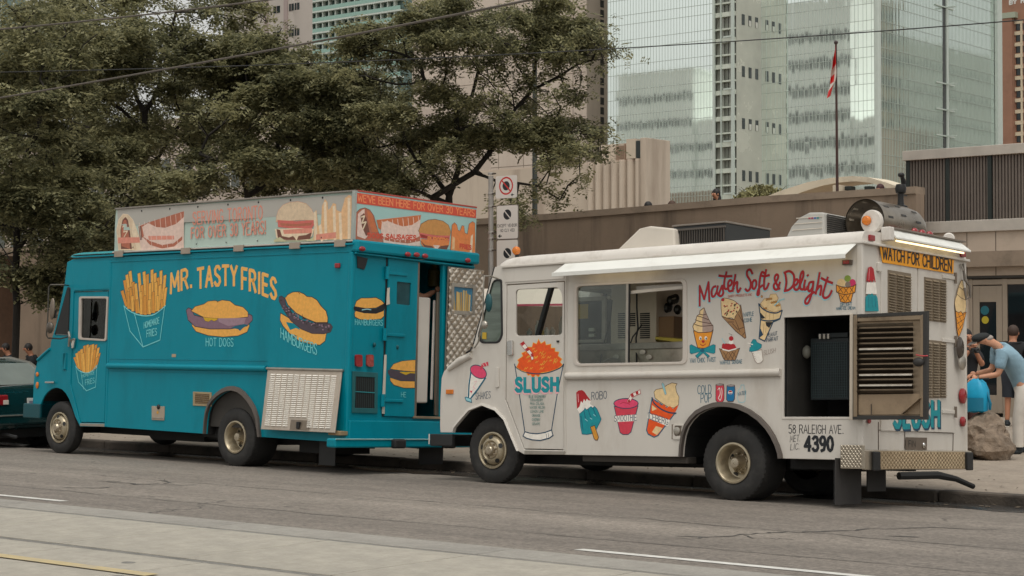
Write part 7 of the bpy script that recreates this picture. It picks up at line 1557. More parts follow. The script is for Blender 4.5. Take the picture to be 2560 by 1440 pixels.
def tree(name, label, seeds, crowns, nattr, nleaf, tip=.011, base_r=None, lsize=1.0, group='honey locust trees behind the trucks', only_tips=True):
    """seeds: limbs as pixel paths (px,py,D); crowns: (px,py,D,rx,ry in px,depth m) ellipsoids the twigs fill"""
    S_ = [[at(*p) for p in s_] for s_ in seeds]; attr = []
    wts = np.array([c[3] * c[4] * c[5] for c in crowns], float); wts /= wts.sum()
    for c, w_ in zip(crowns, wts):
        k = int(nattr * w_) + 1; n = 0
        while n < k:
            u = rng.normal(0, 1, 3); u /= np.linalg.norm(u); r = rng.random() ** .42
            q = at(c[0] + u[0] * r * c[3], c[1] + u[1] * r * c[4], c[2] + u[2] * r * c[5]); n += 1; attr.append(tuple(q))
    P, par = grow(S_, attr); n = len(P); ch = np.zeros(n); rad = np.zeros(n); cnt = np.zeros(n, int)
    for i in range(n - 1, 0, -1): cnt[par[i]] += 1
    acc = np.zeros(n)
    for i in range(n - 1, -1, -1):
        rad[i] = max(tip, acc[i] ** (1 / 2.35))
        if par[i] >= 0: acc[par[i]] += rad[i] ** 2.35
    base = P[0]; root = thing(name, tuple(base), label, 'tree', group)
    # wood
    I = np.arange(1, n); a = P[par[1:]] - base; b = P[1:] - base; ra = np.minimum(rad[par[1:]], rad[1:] * 1.45); rb = rad[1:]
    d = b - a; ln = np.linalg.norm(d, axis=1); ok = ln > 1e-5; a, b, ra, rb, d, ln = a[ok], b[ok], ra[ok], rb[ok], d[ok], ln[ok]; d /= ln[:, None]
    ref = np.where(np.abs(d[:, 2:3]) > .9, np.array([[1., 0, 0]]), np.array([[0, 0, 1.]])); u = np.cross(d, ref); u /= np.linalg.norm(u, axis=1)[:, None]; v = np.cross(d, u)
    b = b + d * (rb * .25)[:, None]; V = []; m = len(a); K = 6
    ang = np.arange(K) * 2 * np.pi / K; cs, sn = np.cos(ang), np.sin(ang)
    ring = lambda c, r: c[:, None, :] + r[:, None, None] * (u[:, None, :] * cs[None, :, None] + v[:, None, :] * sn[None, :, None])
    VV = np.concatenate([ring(a, ra), ring(b, rb)], axis=1).reshape(-1, 3); o = (np.arange(m) * 2 * K)[:, None, None]; j = np.arange(K)
    F = np.stack([j, (j + 1) % K, (j + 1) % K + K, j + K], 1)[None] + o; F = F.reshape(-1, 4)
    me = bpy.data.meshes.new('trunk'); me.vertices.add(len(VV)); me.vertices.foreach_set('co', VV.ravel()); me.loops.add(F.size); me.loops.foreach_set('vertex_index', F.ravel().astype(np.int32)); me.polygons.add(len(F)); me.polygons.foreach_set('loop_start', np.arange(len(F), dtype=np.int32) * 4); me.polygons.foreach_set('use_smooth', np.ones(len(F), bool)); me.materials.append(BARK); me.update(calc_edges=True)
    link(bpy.data.objects.new('trunk', me), root)
    # foliage: compound leaves of small leaflets, laid in flat drooping sprays round the twig ends
    tipn = np.where((cnt == 0) | ((rad < tip * 1.6) & (rng.random(n) < .55)))[0]; tipn = tipn[tipn > 3]
    q_ = P[tipn]; ph = rng.random(6) * 6.28; cl = np.sin(q_[:, 0] * 2.1 + ph[0]) * np.sin(q_[:, 1] * 1.9 + ph[1]) + np.sin(q_[:, 2] * 3.1 + ph[2] + .8 * np.sin(q_[:, 0] * 1.3 + ph[3])) + rng.normal(0, .35, len(tipn)); pw = np.exp(1.15 * cl); pw /= pw.sum()      # foliage in layered clumps with gaps between
    k = nleaf; c = P[rng.choice(tipn, k, p=pw)] - base + rng.normal(0, 1, (k, 3)) * np.array([.17, .17, .085])
    az = rng.random(k) * 2 * np.pi; el = rng.normal(-.15, .35, k); ax = np.stack([np.cos(az) * np.cos(el), np.sin(az) * np.cos(el), np.sin(el)], 1)
    up = np.stack([rng.normal(0, .35, k), rng.normal(0, .35, k), np.ones(k)], 1); sd_ = np.cross(ax, up); sd_ /= np.linalg.norm(sd_, axis=1)[:, None]; up = np.cross(sd_, ax); L = (.17 + .12 * rng.random(k)) * lsize
    Q = []
    for i in range(4):
        t = (i + .6) / 4
        for s_ in (-1, 1):
            cc = c + ax * (L * t)[:, None] - up * (L * .35 * t * t)[:, None]; e = sd_ * s_ * (L * .34)[:, None]; f = ax * (L * .115)[:, None]; dz = up * (L * rng.normal(-.06, .10, k))[:, None]
            Q.append(np.stack([cc - f * .3, cc + e * .55 - f + dz * .6, cc + e + f * .5 + dz, cc + e * .5 + f * .9 + dz * .5], 1))
    V = np.stack(Q, 1).reshape(-1, 3); nf = len(V) // 4
    me = bpy.data.meshes.new('crown'); me.vertices.add(len(V)); me.vertices.foreach_set('co', V.ravel()); me.loops.add(nf * 4); me.loops.foreach_set('vertex_index', np.arange(nf * 4, dtype=np.int32)); me.polygons.add(nf); me.polygons.foreach_set('loop_start', np.arange(nf, dtype=np.int32) * 4); me.materials.append(LEAF); me.update(calc_edges=True)
    o = bpy.data.objects.new('crown', me); link(o, root); o['kind'] = 'stuff'
    return root

def D(t, d): return [(float(a), float(b), d) for a, b in PP(t)]
tree('locust_tree', 'airy locust tree with dark forked limbs standing behind the street sign pole',
     [D('1132,1030 1128,700 1124,540 1121,514 1123,490', 37), D('1121,505 1054,480 998,465 930,440', 36.5), D('1123,490 1085,440 1040,400 1012,349 1000,300', 37.3), D('1123,490 1144,430 1150,385 1142,330 1140,270 1100,225 1060,200 1052,160', 37), D('1140,300 1180,240 1195,180 1190,100', 37.4), D('1121,495 1185,431 1225,380 1245,349 1264,311 1290,270 1330,225 1400,190 1480,150', 36.6), D('1245,349 1300,330 1370,320 1430,330', 36.2), D('1190,455 1240,452 1297,458 1346,465 1400,500', 35.8), D('1160,360 1210,310 1260,305', 37.5), D('1264,311 1320,240 1340,150 1330,70', 37)],
     [(1180, 95, 37, 240, 130, 2.6), (1400, 120, 36.5, 160, 150, 2.0), (1500, 130, 36, 85, 75, 1.2), (1440, 330, 36, 110, 120, 1.5), (1330, 460, 35.6, 130, 60, 1.2), (900, 290, 37.5, 150, 170, 2.4), (1050, 380, 37, 160, 110, 2.0), (1240, 270, 37, 200, 130, 2.2), (1440, 430, 35.7, 50, 70, .8), (1280, 545, 35.4, 70, 60, .7), (890, 190, 38, 110, 80, 1.8), (980, 250, 37.5, 120, 120, 2), (930, 130, 37.5, 140, 95, 1.8)], 2000, 18500, lsize=.92)
tree('locust_tree', 'dense locust tree with a thick upright trunk behind the cab of the turquoise truck',
     [D('366,1030 364,700 362,420 362,330 362,280', 40), D('362,400 320,378 280,365 200,350', 40.3), D('366,410 395,395 435,330 462,298 520,260', 39.6), D('362,280 330,200 300,120', 40.4), D('362,300 400,210 420,110 440,30', 40), D('362,330 300,270 230,220', 39.7)],
     [(330, 120, 40, 300, 150, 3.2), (180, 250, 39.5, 170, 140, 2.5), (520, 180, 40, 190, 140, 3), (400, 330, 39.3, 170, 80, 2), (570, 60, 40.5, 130, 110, 2.2), (230, 20, 41, 200, 90, 3)], 1400, 12500, lsize=1.1)
tree('locust_tree', 'locust tree with low arching limbs rising just behind the side banner',
     [D('628,1030 626,700 622,530 618,490', 37.6), D('618,490 600,440 575,405 525,395 475,415 430,470 415,500', 37), D('525,395 500,385 520,340 575,295 620,240', 37.2), D('624,500 640,478 725,430 755,385 762,355 800,300', 37.8), D('640,478 690,400 700,330 680,260', 38.2), D('755,385 830,350 880,330', 37.5)],
     [(620, 290, 38, 200, 120, 2.6), (800, 270, 38, 160, 150, 2.4), (700, 400, 37.3, 180, 70, 1.8), (520, 440, 36.6, 120, 50, 1.5), (850, 420, 37.4, 120, 60, 1.6), (660, 150, 38.5, 100, 100, 2.0), (960, 440, 37, 90, 45, 1.2)], 1400, 14000, lsize=1.08)
tree('locust_tree', 'leafy locust tree at the far left hanging low over the dark green car',
     [D('42,1010 40,840 38,700 42,560 50,450', 33.5), D('42,600 100,540 160,520', 33), D('45,500 10,400 -20,300', 33.8), D('50,450 90,340 120,220', 33.4), D('42,620 0,560 -60,540', 33)],
     [(60, 260, 33.5, 190, 210, 2.6), (150, 540, 33, 150, 110, 1.8), (40, 620, 32.7, 120, 90, 1.4), (-40, 450, 33.2, 120, 160, 2), (210, 660, 33.4, 90, 80, 1.2), (90, 90, 34, 200, 120, 2.4)], 1400, 13500, lsize=1.0)
tree('locust_tree', 'low spreading locust tree filling the gap above the turquoise cab',
     [D('262,1030 258,760 262,600 270,540', 36), D('265,570 330,500 400,470', 35.6), D('262,560 200,480 170,430', 36.2), D('270,540 290,450 300,400', 36.4)],
     [(330, 470, 35.6, 170, 80, 1.8), (190, 440, 36, 140, 90, 1.8), (240, 580, 35.8, 110, 80, 1.3), (120, 690, 36, 90, 50, 1)], 800, 8500, lsize=1.05)
tree('locust_tree', 'locust tree further back between the forked tree and the banner',
     [D('868,1000 866,700 860,520 858,420', 46), D('858,450 800,360 760,300', 46), D('858,420 920,320 950,220', 46.3), D('858,420 850,300 840,180', 46)],
     [(860, 300, 46, 190, 150, 3), (760, 440, 45.6, 150, 60, 2), (980, 400, 45.5, 140, 80, 2)], 900, 10000, lsize=1.1)
tree('locust_tree', 'darker locust tree in the back row at the top left corner',
     [D('180,1000 182,700 178,460 180,330', 47), D('180,380 80,280 20,220', 47), D('180,330 260,220 320,140', 47.3), D('180,330 170,200 150,90', 47)],
     [(180, 230, 47, 280, 200, 3.5), (60, 480, 46.6, 190, 140, 2.5), (330, 420, 46.6, 200, 130, 2.5), (520, 330, 46.8, 170, 130, 2.5), (260, 620, 46.4, 230, 120, 2)], 1000, 11500, lsize=1.15)
# rooftop shrubs by the arch
def shrub(name, label, c, rx, rz, nleaf, cat='shrub', m=None):
    root = thing(name, tuple(c), label, cat, 'shrubs on the raised walkway'); st = MB()
    for i in range(9): a = random.random() * 6.28; st.tube([(0, 0, -.1), (rx * .5 * math.cos(a), rx * .3 * math.sin(a), rz * .5), (rx * .85 * math.cos(a), rx * .5 * math.sin(a), rz * random.uniform(.7, 1))], [.02, .012, .005], 5)
    st.build('stem', BARK, root); V = []
    for i in range(nleaf):
        u = rng.normal(0, 1, 3); u /= np.linalg.norm(u); r = rng.random() ** .5; p = np.array([u[0] * rx, u[1] * rx * .6, abs(u[2]) * rz]) * r; e = rng.normal(0, 1, 3); e /= np.linalg.norm(e); f = np.cross(e, rng.normal(0, 1, 3)); f /= np.linalg.norm(f); V += [p - e * .09, p + f * .035, p + e * .09, p - f * .035]
    o = MB().add(V, [(i, i + 1, i + 2, i + 3) for i in range(0, len(V), 4)]).build('foliage', m or LEAF, root, fix=False); o['kind'] = 'stuff'
GRS = mat('olive_grass_leaf', S(128, 124, 84), .8, var=.3, vs=1.5)
q = at(1905, 498, 57.5); shrub('shrub', 'olive shrub at the left foot of the concrete arch', q - Vector((0, 0, .25)), 1.0, .72, 1500, m=GRS)
q = at(2060, 487, 59); shrub('shrub', 'pale olive shrub under the span of the concrete arch', q - Vector((0, 0, .2)), 1.0, .55, 1300, m=GRS)
q = at(1868, 494, 57); shrub('shrub', 'smaller olive shrub left of the arch, nearest the seated woman', q - Vector((0, 0, .25)),   .6, .45, 700, m=GRS)

# ================================================================ STREET FURNITURE
GALV = mat('galvanised_pole', S(158, 152, 146), .45, .5, var=.1, vs=5)
sp = at(1227, 1050, 24.6); sp.z = zg(sp.y)
sg_ = thing('sign_pole', tuple(sp), 'galvanised street pole with clamps holding three parking signs', 'sign pole'); top = onY(1227, 440, sp.y).z - sp.z
MB().tube([(0, 0, -.1), (0, 0, top)], .034, 14).build('pole', GALV, sg_); MB().tube([(0, 0, top - .30), (0, 0, top - .02)], .026, 12).build('pole_top', mat('pole_cap_pale', S(190, 180, 164), .5, .3, var=.05), sg_)
for py in (437, 487, 519, 585, 600, 628):
    z = onY(1227, py, sp.y).z - sp.z; MB().lathe([(.036, 0), (.04, .004), (.04, .026), (.036, .03)], (0, 0, z), (0, 0, 1), 14).build('clamp', GALV, sg_)
    MB().box((.03, -.02, z), (.10, -.008, z + .02)).build('clamp_arm', mat('clamp_dark', S(84, 74, 66), .6, .4), sg_)
SW = mat('sign_white', S(206, 198, 190), .5, var=.03, vs=3); SBK = mat('sign_black', (.012, .014, .017), .5, var=.03); SRD = mat('sign_red', S(186, 40, 34), .5, var=.03); SEDGE = mat('sign_edge_grey', S(120, 112, 104), .5, .3)
def sign(px0, py0, px1, py1, lab, kind):
    Y = sp.y - .045; a, b = onY(px0, py0, Y), onY(px1, py1, Y); c = (a + b) / 2; w_, h_ = b.x - a.x, a.z - b.z
    t = thing('parking_sign', tuple(c), lab, 'sign', 'parking signs on the street pole')
    f = lambda u, v: (u, v)
    R2 = roundpoly([(-w_ / 2, -h_ / 2), (w_ / 2, -h_ / 2), (w_ / 2, h_ / 2), (-w_ / 2, h_ / 2)], .03)
    plate('sign_plate', R2, [], ((0, .004, 0), (1, 0, 0), (0, 0, 1), (0, -1, 0)), .006, SEDGE if kind != 'no' else SW, t, .001)
    A = Art(lambda x, y, k: Vector((x, -.0012 - k, -y)), .0, 1e-4)
    if kind != 'no': A.fill([(u * .955, -v * .965) for u, v in R2], SW)
    else: A.fill([(u * .99, -v * .99) for u, v in R2], SW)
    if kind == 'no':
        A.fill(ellpts(.0, -.015, w_ * .17, w_ * .17), SBK); A.line(ellpts(0, -.015, w_ * .30, w_ * .30), .022, SRD, closed=True); A.line([(-w_ * .21, -.015 - w_ * .21), (w_ * .21, -.015 + w_ * .21)], .020, SRD)
        A.fill([(w_ * .22, h_ * .36), (w_ * .30, h_ * .28), (w_ * .30, h_ * .33), (w_ * .40, h_ * .36), (w_ * .30, h_ * .39), (w_ * .30, h_ * .44)], SBK)
    else:
        cy = -h_ * .22 if kind == 'ex' else -h_ * .10; A.fill(ellpts(0, cy, w_ * .18, w_ * .18), SBK); A.line([(-w_ * .14, cy - w_ * .14), (w_ * .14, cy + w_ * .14)], .014, SW)
        if kind == 'ex':
            A.text('EXCEPT VENDOR', (-w_ * .44, h_ * .14), (w_ * .44, h_ * .14), .038, .0055, SBK); A.text('NO CLV 453', (-w_ * .32, h_ * .28), (w_ * .32, h_ * .28), .038, .0055, SBK)
            A.fill([(-w_ * .42, h_ * .40), (-w_ * .32, h_ * .34), (-w_ * .32, h_ * .385), (-w_ * .25, h_ * .385), (-w_ * .25, h_ * .415), (-w_ * .32, h_ * .415), (-w_ * .32, h_ * .46)], SBK)
    A.build('sign_print', t)
sign(1239, 441, 1292, 494, 'square white sign with a red barred circle, topmost on the street pole', 'no'); sign(1241, 514, 1296, 597, 'white sign reading except vendor, middle of the three on the pole', 'ex'); sign(1241, 600, 1296, 683, 'white sign half hidden by the ice cream truck, lowest on the pole', 'lo')
# dark lamp post beyond the wall
q = at(1337, 540, 48); lp_ = thing('lamp_post', (q.x, q.y, DECKZ - 1.2), 'dark green lamp post behind the ramp wall among the locust branches', 'lamp post'); h = at(1337, 150, 48).z - (DECKZ - 1.2)
PGR = mat('dark_green_post', S(66, 70, 66), .5, .2, var=.1)
MB().tube([(0, 0, 0), (0, 0, h)], [.075, .06], 14).build('post', PGR, lp_); MB().tube([(0, 0, h - .05), (.5, -.2, h + .25), (1.2, -.5, h + .3)], [.05, .04, .035], 8).build('arm', PGR, lp_); MB().ell((1.35, -.56, h + .28), .3, .15, .07).build('lamp_head', PGR, lp_)
# flag and pole
q = at(2093, 480, 52); fz0 = DECKZ - .8; fp_ = thing('flagpole', (q.x, q.y, fz0), 'tall dark flagpole standing beyond the concrete arch', 'flagpole'); h = at(2090, 108, 52).z - fz0
MB().tube([(.02, 0, 0), (-.02, 0, h)], [.055, .028], 10).build('pole', mat('flagpole_brown', S(72, 50, 46), .5, .3, var=.1), fp_); MB().ell((-.02, 0, h + .04), .06, .06, .06).build('finial', mat('finial_dark', (.05, .03, .03), .4), fp_)
FRD = mat('flag_red', S(228, 38, 34), .7, var=.08, vs=6); FWH = mat('flag_white', S(226, 214, 204), .7, var=.05)
YFq = q.y - .06
fl_ = tag(bpy.data.objects.new('flag', None), 'limp red and white maple leaf flag hanging from the dark flagpole', 'flag'); link(fl_); fl_.location = (q.x, q.y, fz0 + h - .3)
fpx = [((2090, 112), (2082, 152)), ((2089, 136), (2080, 172)), ((2090, 160), (2078, 178)), ((2091, 185), (2076, 200)), ((2088, 205), (2075, 214)), ((2084, 212), (2070, 232)), ((2076, 240), (2067, 246))]
org = Vector(fl_.location); mb = MB(); rows_ = []; NR = 24; NC = 10
L_ = smoothpts([b for a, b in fpx], 4); R2 = smoothpts([a for a, b in fpx], 4)
for (lx, ly), (rx, ry) in zip(L_, R2): rows_.append([onY(lx + (rx - lx) * t, ly + (ry - ly) * t, YFq - .10 * math.sin(t * 5 + ly * .05)) - org for t in [i / 6 for i in range(7)]])
V = [p for r in rows_ for p in r]; nr = len(rows_); F = []; MI = []
for i in range(nr - 1):
    for j in range(6):
        F.append((i * 7 + j, i * 7 + j + 1, (i + 1) * 7 + j + 1, (i + 1) * 7 + j)); fr_ = i / nr
        MI.append(0 if fr_ < .30 or fr_ > .72 or (.42 < fr_ < .60 and j < 4) else 1)
me = mb.add(V, F); mb.m = MI; mb.sm = [True] * len(F); mb.build('flag_cloth', [FRD, FWH], fl_, fix=False)
# overhead wires
WIR = mat('wire_grey', S(100, 92, 84), .5, .3, var=.1); WIRD = mat('wire_dark', (.03, .03, .03), .6, var=.1)
def wire(label, pts, r, m, sag=0):
    P = [at(*p) for p in pts]; o = MB().tube(P, r, 6).build('overhead_wire', m); tag(o, label, 'wire', 'overhead wires across the street'); return o
def wp(p0, p1, n=12, bow=0): return [(p0[0] + (p1[0] - p0[0]) * i / n, p0[1] + (p1[1] - p0[1]) * i / n + bow * 4 * i / n * (1 - i / n), p0[2] + (p1[2] - p0[2]) * i / n) for i in range(-n * 7 // 10, n + n * 6 // 10 + 1)]
wire('pale wire crossing the top left corner', wp((-80, 80, 26), (800, -18, 20), bow=6), .011, WIR)
wire('thick pale wire slanting up across the left trees', wp((-80, 258, 26), (1500, -36, 16), bow=8), .012, WIR)
wire('thin dark wire running across the picture in front of the glass tower', wp((-80, 182, 26), (2700, 38, 17), bow=24), .006, WIRD)

# ================================================================ BOULDER AND BAG
def rock(name, c, r, label, seed):
    b = bmesh.new(); bmesh.ops.create_icosphere(b, subdivisions=4, radius=1); rg = random.Random(seed); ph = [(rg.uniform(-3, 3), rg.uniform(-3, 3), rg.uniform(-3, 3), rg.uniform(.4, 1)) for _ in range(18)]
    from mathutils import noise
    for v in b.verts:
        d = 1 + .5 * noise.fractal(v.co * .9 + Vector((seed, 0, 0)), 1, 2, 5) + .05 * noise.noise(v.co * 9)
        v.co = Vector((v.co.x * r[0], v.co.y * r[1], max(v.co.z, -.8) * r[2])) * d
    me = bpy.data.meshes.new(name); b.to_mesh(me); b.free(); me.materials.append(mat('boulder_stone', S(128, 112, 96), .9, var=.4, vs=5, bump=1, bs=14, dirt=(S(64, 54, 46), .9, 3), bdist=.03)); o = bpy.data.objects.new(name, me); link(o); o.location = c; return tag(o, label, 'boulder')
q = at(2462, 1105, 24.8); rock('boulder', (q.x, q.y, zg(q.y) + .24), (.40, .42, .33), 'rough brown boulder on the pavement by the bending man', 3.3)
q = at(2405, 1120, 25.2); 
BLU = mat('turquoise_nylon', S(0, 150, 190), .5, var=.15, vs=4); BLUD = mat('turquoise_nylon_dark', S(0, 112, 142), .55, var=.12, vs=4)
q = at(2440, 990, 25.0); bg_ = thing('backpack', tuple(q), 'bright turquoise backpack standing on the boulder', 'backpack'); s_ = 25.0 / 4600
mb = MB(); secs = []
for z, wx, wy in ((-.22, .10, .08), (-.20, .16, .11), (-.05, .18, .13), (.08, .165, .12), (.18, .12, .09), (.235, .05, .04)): secs.append([(wx * math.copysign(abs(math.cos(t)) ** .7, math.cos(t)) + .03 * (z + .2), wy * math.copysign(abs(math.sin(t)) ** .7, math.sin(t)), z + .006 * math.sin(5 * t)) for t in [2 * math.pi * i / 20 for i in range(20)]])
V = [p for r in secs for p in r]; mb.add(V, [(i * 20 + j, i * 20 + (j + 1) % 20, (i + 1) * 20 + (j + 1) % 20, (i + 1) * 20 + j) for i in range(5) for j in range(20)], 0, True); mb.add(secs[0], [tuple(range(20))]); mb.add(secs[-1], [tuple(range(20))]); mb.build('bag_body', BLU, bg_)
mb = MB(); secs = [[(.155 * math.cos(t), -.10 - .07 * max(0, math.sin(t)), z) for t in [math.pi * i / 8 for i in range(9)]] for z in (-.20, -.02)]; mb.add(secs[0] + secs[1], [(i, i + 1, i + 10, i + 9) for i in range(8)], 0, True); mb.build('front_pocket', BLUD, bg_)
MB().tube([(.10, .0, .16), (.18, -.02, .02), (.22, -.02, -.10), (.20, 0, -.18)], .018, 6).build('strap', BLUD, bg_); MB().tube([(.02, -.02, .23), (.10, -.03, .235), (.2, -.02, .24)], .01, 6).build('bag_flap', BLK, bg_)

# ================================================================ PEOPLE
SKIN = mat('skin', S(196, 142, 112), .55, var=.06, vs=12); SKIN2 = mat('skin_tan', S(176, 122, 94), .55, var=.06, vs=12)
def skinmesh(name, chains, m, parent, sub=2):
    """one continuous surface grown round connected joints: chains of (point, radius) – a repeated point joins chains"""
    V = []; Rr = []; E = []; key = {}
    for ch in chains:
        last = None
        for p, r in ch:
            k = tuple(round(x, 4) for x in p)
            if k not in key: key[k] = len(V); V.append(tuple(p)); Rr.append(r)
            if last is not None and last != key[k]: E.append((last, key[k]))
            last = key[k]
    me = bpy.data.meshes.new(name); me.from_pydata(V, E, []); o = bpy.data.objects.new(name, me); link(o, parent)
    md = o.modifiers.new('skin', 'SKIN'); md.use_smooth_shade = True; me.skin_vertices[0].data[0].use_root = True
    for i, r in enumerate(Rr): me.skin_vertices[0].data[i].radius = r if hasattr(r, '__len__') else (r, r)
    sb = o.modifiers.new('sub', 'SUBSURF'); sb.levels = sub; sb.render_levels = sub; me.materials.append(m); return o
def hand(palm, fwd, nrm, m, parent, sc=1.0):
    palm = Vector(palm); f = Vector(fwd).normalized(); nn = Vector(nrm).normalized(); s = f.cross(nn).normalized(); mb = MB()
    mb.ell(palm, .042 * sc, .042 * sc, .042 * sc)
    for i in range(4):
        b = palm + f * .035 * sc + s * (i - 1.5) * .020 * sc; l = (.066, .074, .07, .055)[i] * sc; mb.tube([b - f * .02 * sc, b + f * l * .5 - nn * .008 * sc, b + f * l * .85 - nn * .03 * sc, b + f * l * .8 - nn * .05 * sc], [.0105 * sc, .0095 * sc, .009 * sc, .007 * sc], 6)
    b = palm - s * .035 * sc; mb.tube([b, b - s * .02 * sc + f * .03 * sc - nn * .01 * sc, b - s * .012 * sc + f * .055 * sc - nn * .025 * sc], [.013 * sc, .011 * sc, .008 * sc], 6); return mb.build('hand', m, parent)
def face(head, fwd, up, m, parent, r=.105):
    f = Vector(fwd).normalized(); u = Vector(up).normalized(); s = f.cross(u); h = Vector(head); mb = MB()
    mb.ell(h + f * r * .95 - u * r * .12, .018, .018, .028); mb.ell(h + s * r * .86 - u * .01, .012, .02, .03); mb.ell(h - s * r * .86 - u * .01, .012, .02, .03); o = mb.build('nose_and_ears', m, parent)
    o['kind'] = 'stuff'
    mb = MB()
    for sg in (-1, 1): mb.ell(h + f * r * .88 + s * sg * .035 + u * .01, .011, .011, .007)
    mb.ell(h + f * r * .86 - u * r * .52, .022, .022, .006); o = mb.build('eyes_and_mouth', mat('face_dark', S(70, 40, 34), .5), parent); o['kind'] = 'stuff'
def person(label, J, shirt, trouser, shoe, hair, skin, fwd, group=None, sleeve='short', legs='long', cap=None, sub=2):
    """J: world joints: pelvis chest neck head, l/r: sho elb wri hip kne ank toe"""
    base = (J['l_ank'] + J['r_ank']) / 2; root = thing('person', tuple(base), label, 'person', group); G = {k: Vector(v) - base for k, v in J.items()}
    f = Vector(fwd).normalized(); hd = G['head']; up = (hd - G['neck']).normalized()
    ch = [[(G['pelvis'], .125), (G['spine'], .115), (G['chest'], .13), (G['neck'], .055), (hd - up * .03, .085), (hd + up * .05, .095), (hd + up * .10, .07)], [(hd - up * .03, .085), (hd - up * .07 + f * .05, .05)]]
    for s in 'lr':
        ch.append([(G['chest'], .13), (G[s + '_sho'], .062), (G[s + '_elb'], .047), (G[s + '_wri'], .033)]); ch.append([(G['pelvis'], .125), (G[s + '_hip'], .088), (G[s + '_kne'], .058), (G[s + '_ank'], .040)])
    skinmesh('body', ch, skin, root, sub)
    k = 1.18
    sc_ = [[(G['pelvis'] - (G['spine'] - G['pelvis']) * .45, .165), (G['pelvis'], .175), (G['spine'], .172), (G['chest'], .178), (G['chest'] + (G['neck'] - G['chest']) * .62, .12)]]
    for s in 'lr':
        e = G[s + '_sho'] + (G[s + '_elb'] - G[s + '_sho']) * (.8 if sleeve == 'short' else 1); q = [(G['chest'], .178), (G[s + '_sho'], .098), (e, .078)]
        if sleeve == 'long': q.append((G[s + '_elb'] + (G[s + '_wri'] - G[s + '_elb']) * .9, .045))
        sc_.append(q)
    skinmesh('shirt', sc_, shirt, root, sub)
    mb = MB(); sp_ = G['spine'] - G['pelvis']
    for s in 'lr':
        lo = .98 if legs == 'long' else .9
        q = [(G['pelvis'] + sp_ * .5, .135), (G['pelvis'] + sp_ * .2, .148), (G['pelvis'] * .6 + G[s + '_hip'] * .4, .145), (G[s + '_hip'], .128), (G[s + '_hip'] * .5 + G[s + '_kne'] * .5, .102)]
        q += [(G[s + '_kne'], .084), (G[s + '_kne'] * .5 + G[s + '_ank'] * .5, .076), (G[s + '_ank'] + (G[s + '_kne'] - G[s + '_ank']) * .06, .072)] if legs == 'long' else [(G[s + '_hip'] + (G[s + '_kne'] - G[s + '_hip']) * .92, .10)]
        mb.tube([p for p, r in q], [r for p, r in q], 14)
    mb.build('trousers', trouser, root)
    for s in 'lr':
        a, t = G[s + '_ank'], G[s + '_toe']; d = (t - a); d.z = 0; d = d.normalized() if d.length > 1e-4 else f; o = Vector((a.x, a.y, a.z - .04)); mb = MB(); M3 = Matrix((d, Vector((-d.y, d.x, 0)), Vector((0, 0, 1)))).transposed()
        mb.ell(o + d * .07, .145, .05, .048, 14, 8, 0, M3); mb.ell(o - d * .0 + Vector((0, 0, .03)), .06, .045, .05, 12, 8, 0, M3); mb.build('shoe', shoe, root)
        mb = MB(); mb.hexa([o + M3 @ Vector(p) for p in ((-.07, -.04, -.06), (.2, -.045, -.06), (.2, .045, -.06), (-.07, .04, -.06), (-.07, -.04, -.04), (.2, -.045, -.04), (.2, .045, -.04), (-.07, .04, -.04))]); mb.build('sole', mat('pale_sole', S(190, 184, 172), .6), root, bev=.012)
        w_ = G[s + '_wri']; fd = (w_ - G[s + '_elb']).normalized(); hand(w_ + fd * .05, fd, Vector((0, 0, 1)).cross(fd).cross(fd) * -1 if abs(fd.z) < .9 else f, skin, root)
    face(hd + up * .03, f, up, skin, root)
    if cap is None:
        mb = MB(); mb.ell(hd + up * .06 - f * .035, .10, .10, .11); mb.build('hair', hair, root)
    else:
        s_ = f.cross(up); M3 = Matrix((f, s_, up)).transposed(); mb = MB(); mb.ell(hd + up * .085 - f * .005, .118, .108, .085, 18, 10, 0, M3); mb.build('cap', cap, root)
        mb = MB(); mb.ell(hd + up * .065 + f * .135, .085, .085, .012, 18, 8, 0, M3); mb.build('cap_peak', mat('cap_peak_grey', S(92, 88, 84), .7), root); mb = MB(); mb.ell(hd + up * .10 + f * .085 + s_ * .0, .012, .03, .022, 8, 6, 0, M3); mb.build('cap_badge', mat('cap_red', S(190, 50, 46), .6), root)
        mb = MB(); mb.ell(hd + up * .02 - f * .03, .088, .098, .07, 14, 8, 0, M3); mb.build('hair', hair, root)
    return root
def standing(base, fwd, H=1.74, arms='down', skinc=SKIN):
    b = Vector(base); f = Vector(fwd); f.z = 0; f.normalize(); s = f.cross(Vector((0, 0, 1))); k = H / 1.74; P = lambda x, y, z: b + f * x * k + s * y * k + Vector((0, 0, z * k))
    J = dict(pelvis=P(0, 0, .93), spine=P(.01, 0, 1.12), chest=P(0, 0, 1.33), neck=P(.0, 0, 1.50), head=P(.025, 0, 1.60))
    for n, sg in (('l', -1), ('r', 1)):
        J[n + '_hip'] = P(0, sg * .09, .88); J[n + '_kne'] = P(.02, sg * .10, .48); J[n + '_ank'] = P(0, sg * .11, .085); J[n + '_toe'] = P(.15, sg * .13, .03); J[n + '_sho'] = P(0, sg * .19, 1.40)
        if arms == 'down': J[n + '_elb'] = P(-.03, sg * .25, 1.12); J[n + '_wri'] = P(.06, sg * .25, .88)
        elif arms == 'camera': J[n + '_elb'] = P(.14, sg * .22, 1.18); J[n + '_wri'] = P(.22, sg * .05, 1.42)
        elif arms == 'front': J[n + '_elb'] = P(.05, sg * .25, 1.14); J[n + '_wri'] = P(.30, sg * .12, 1.10)
    return J
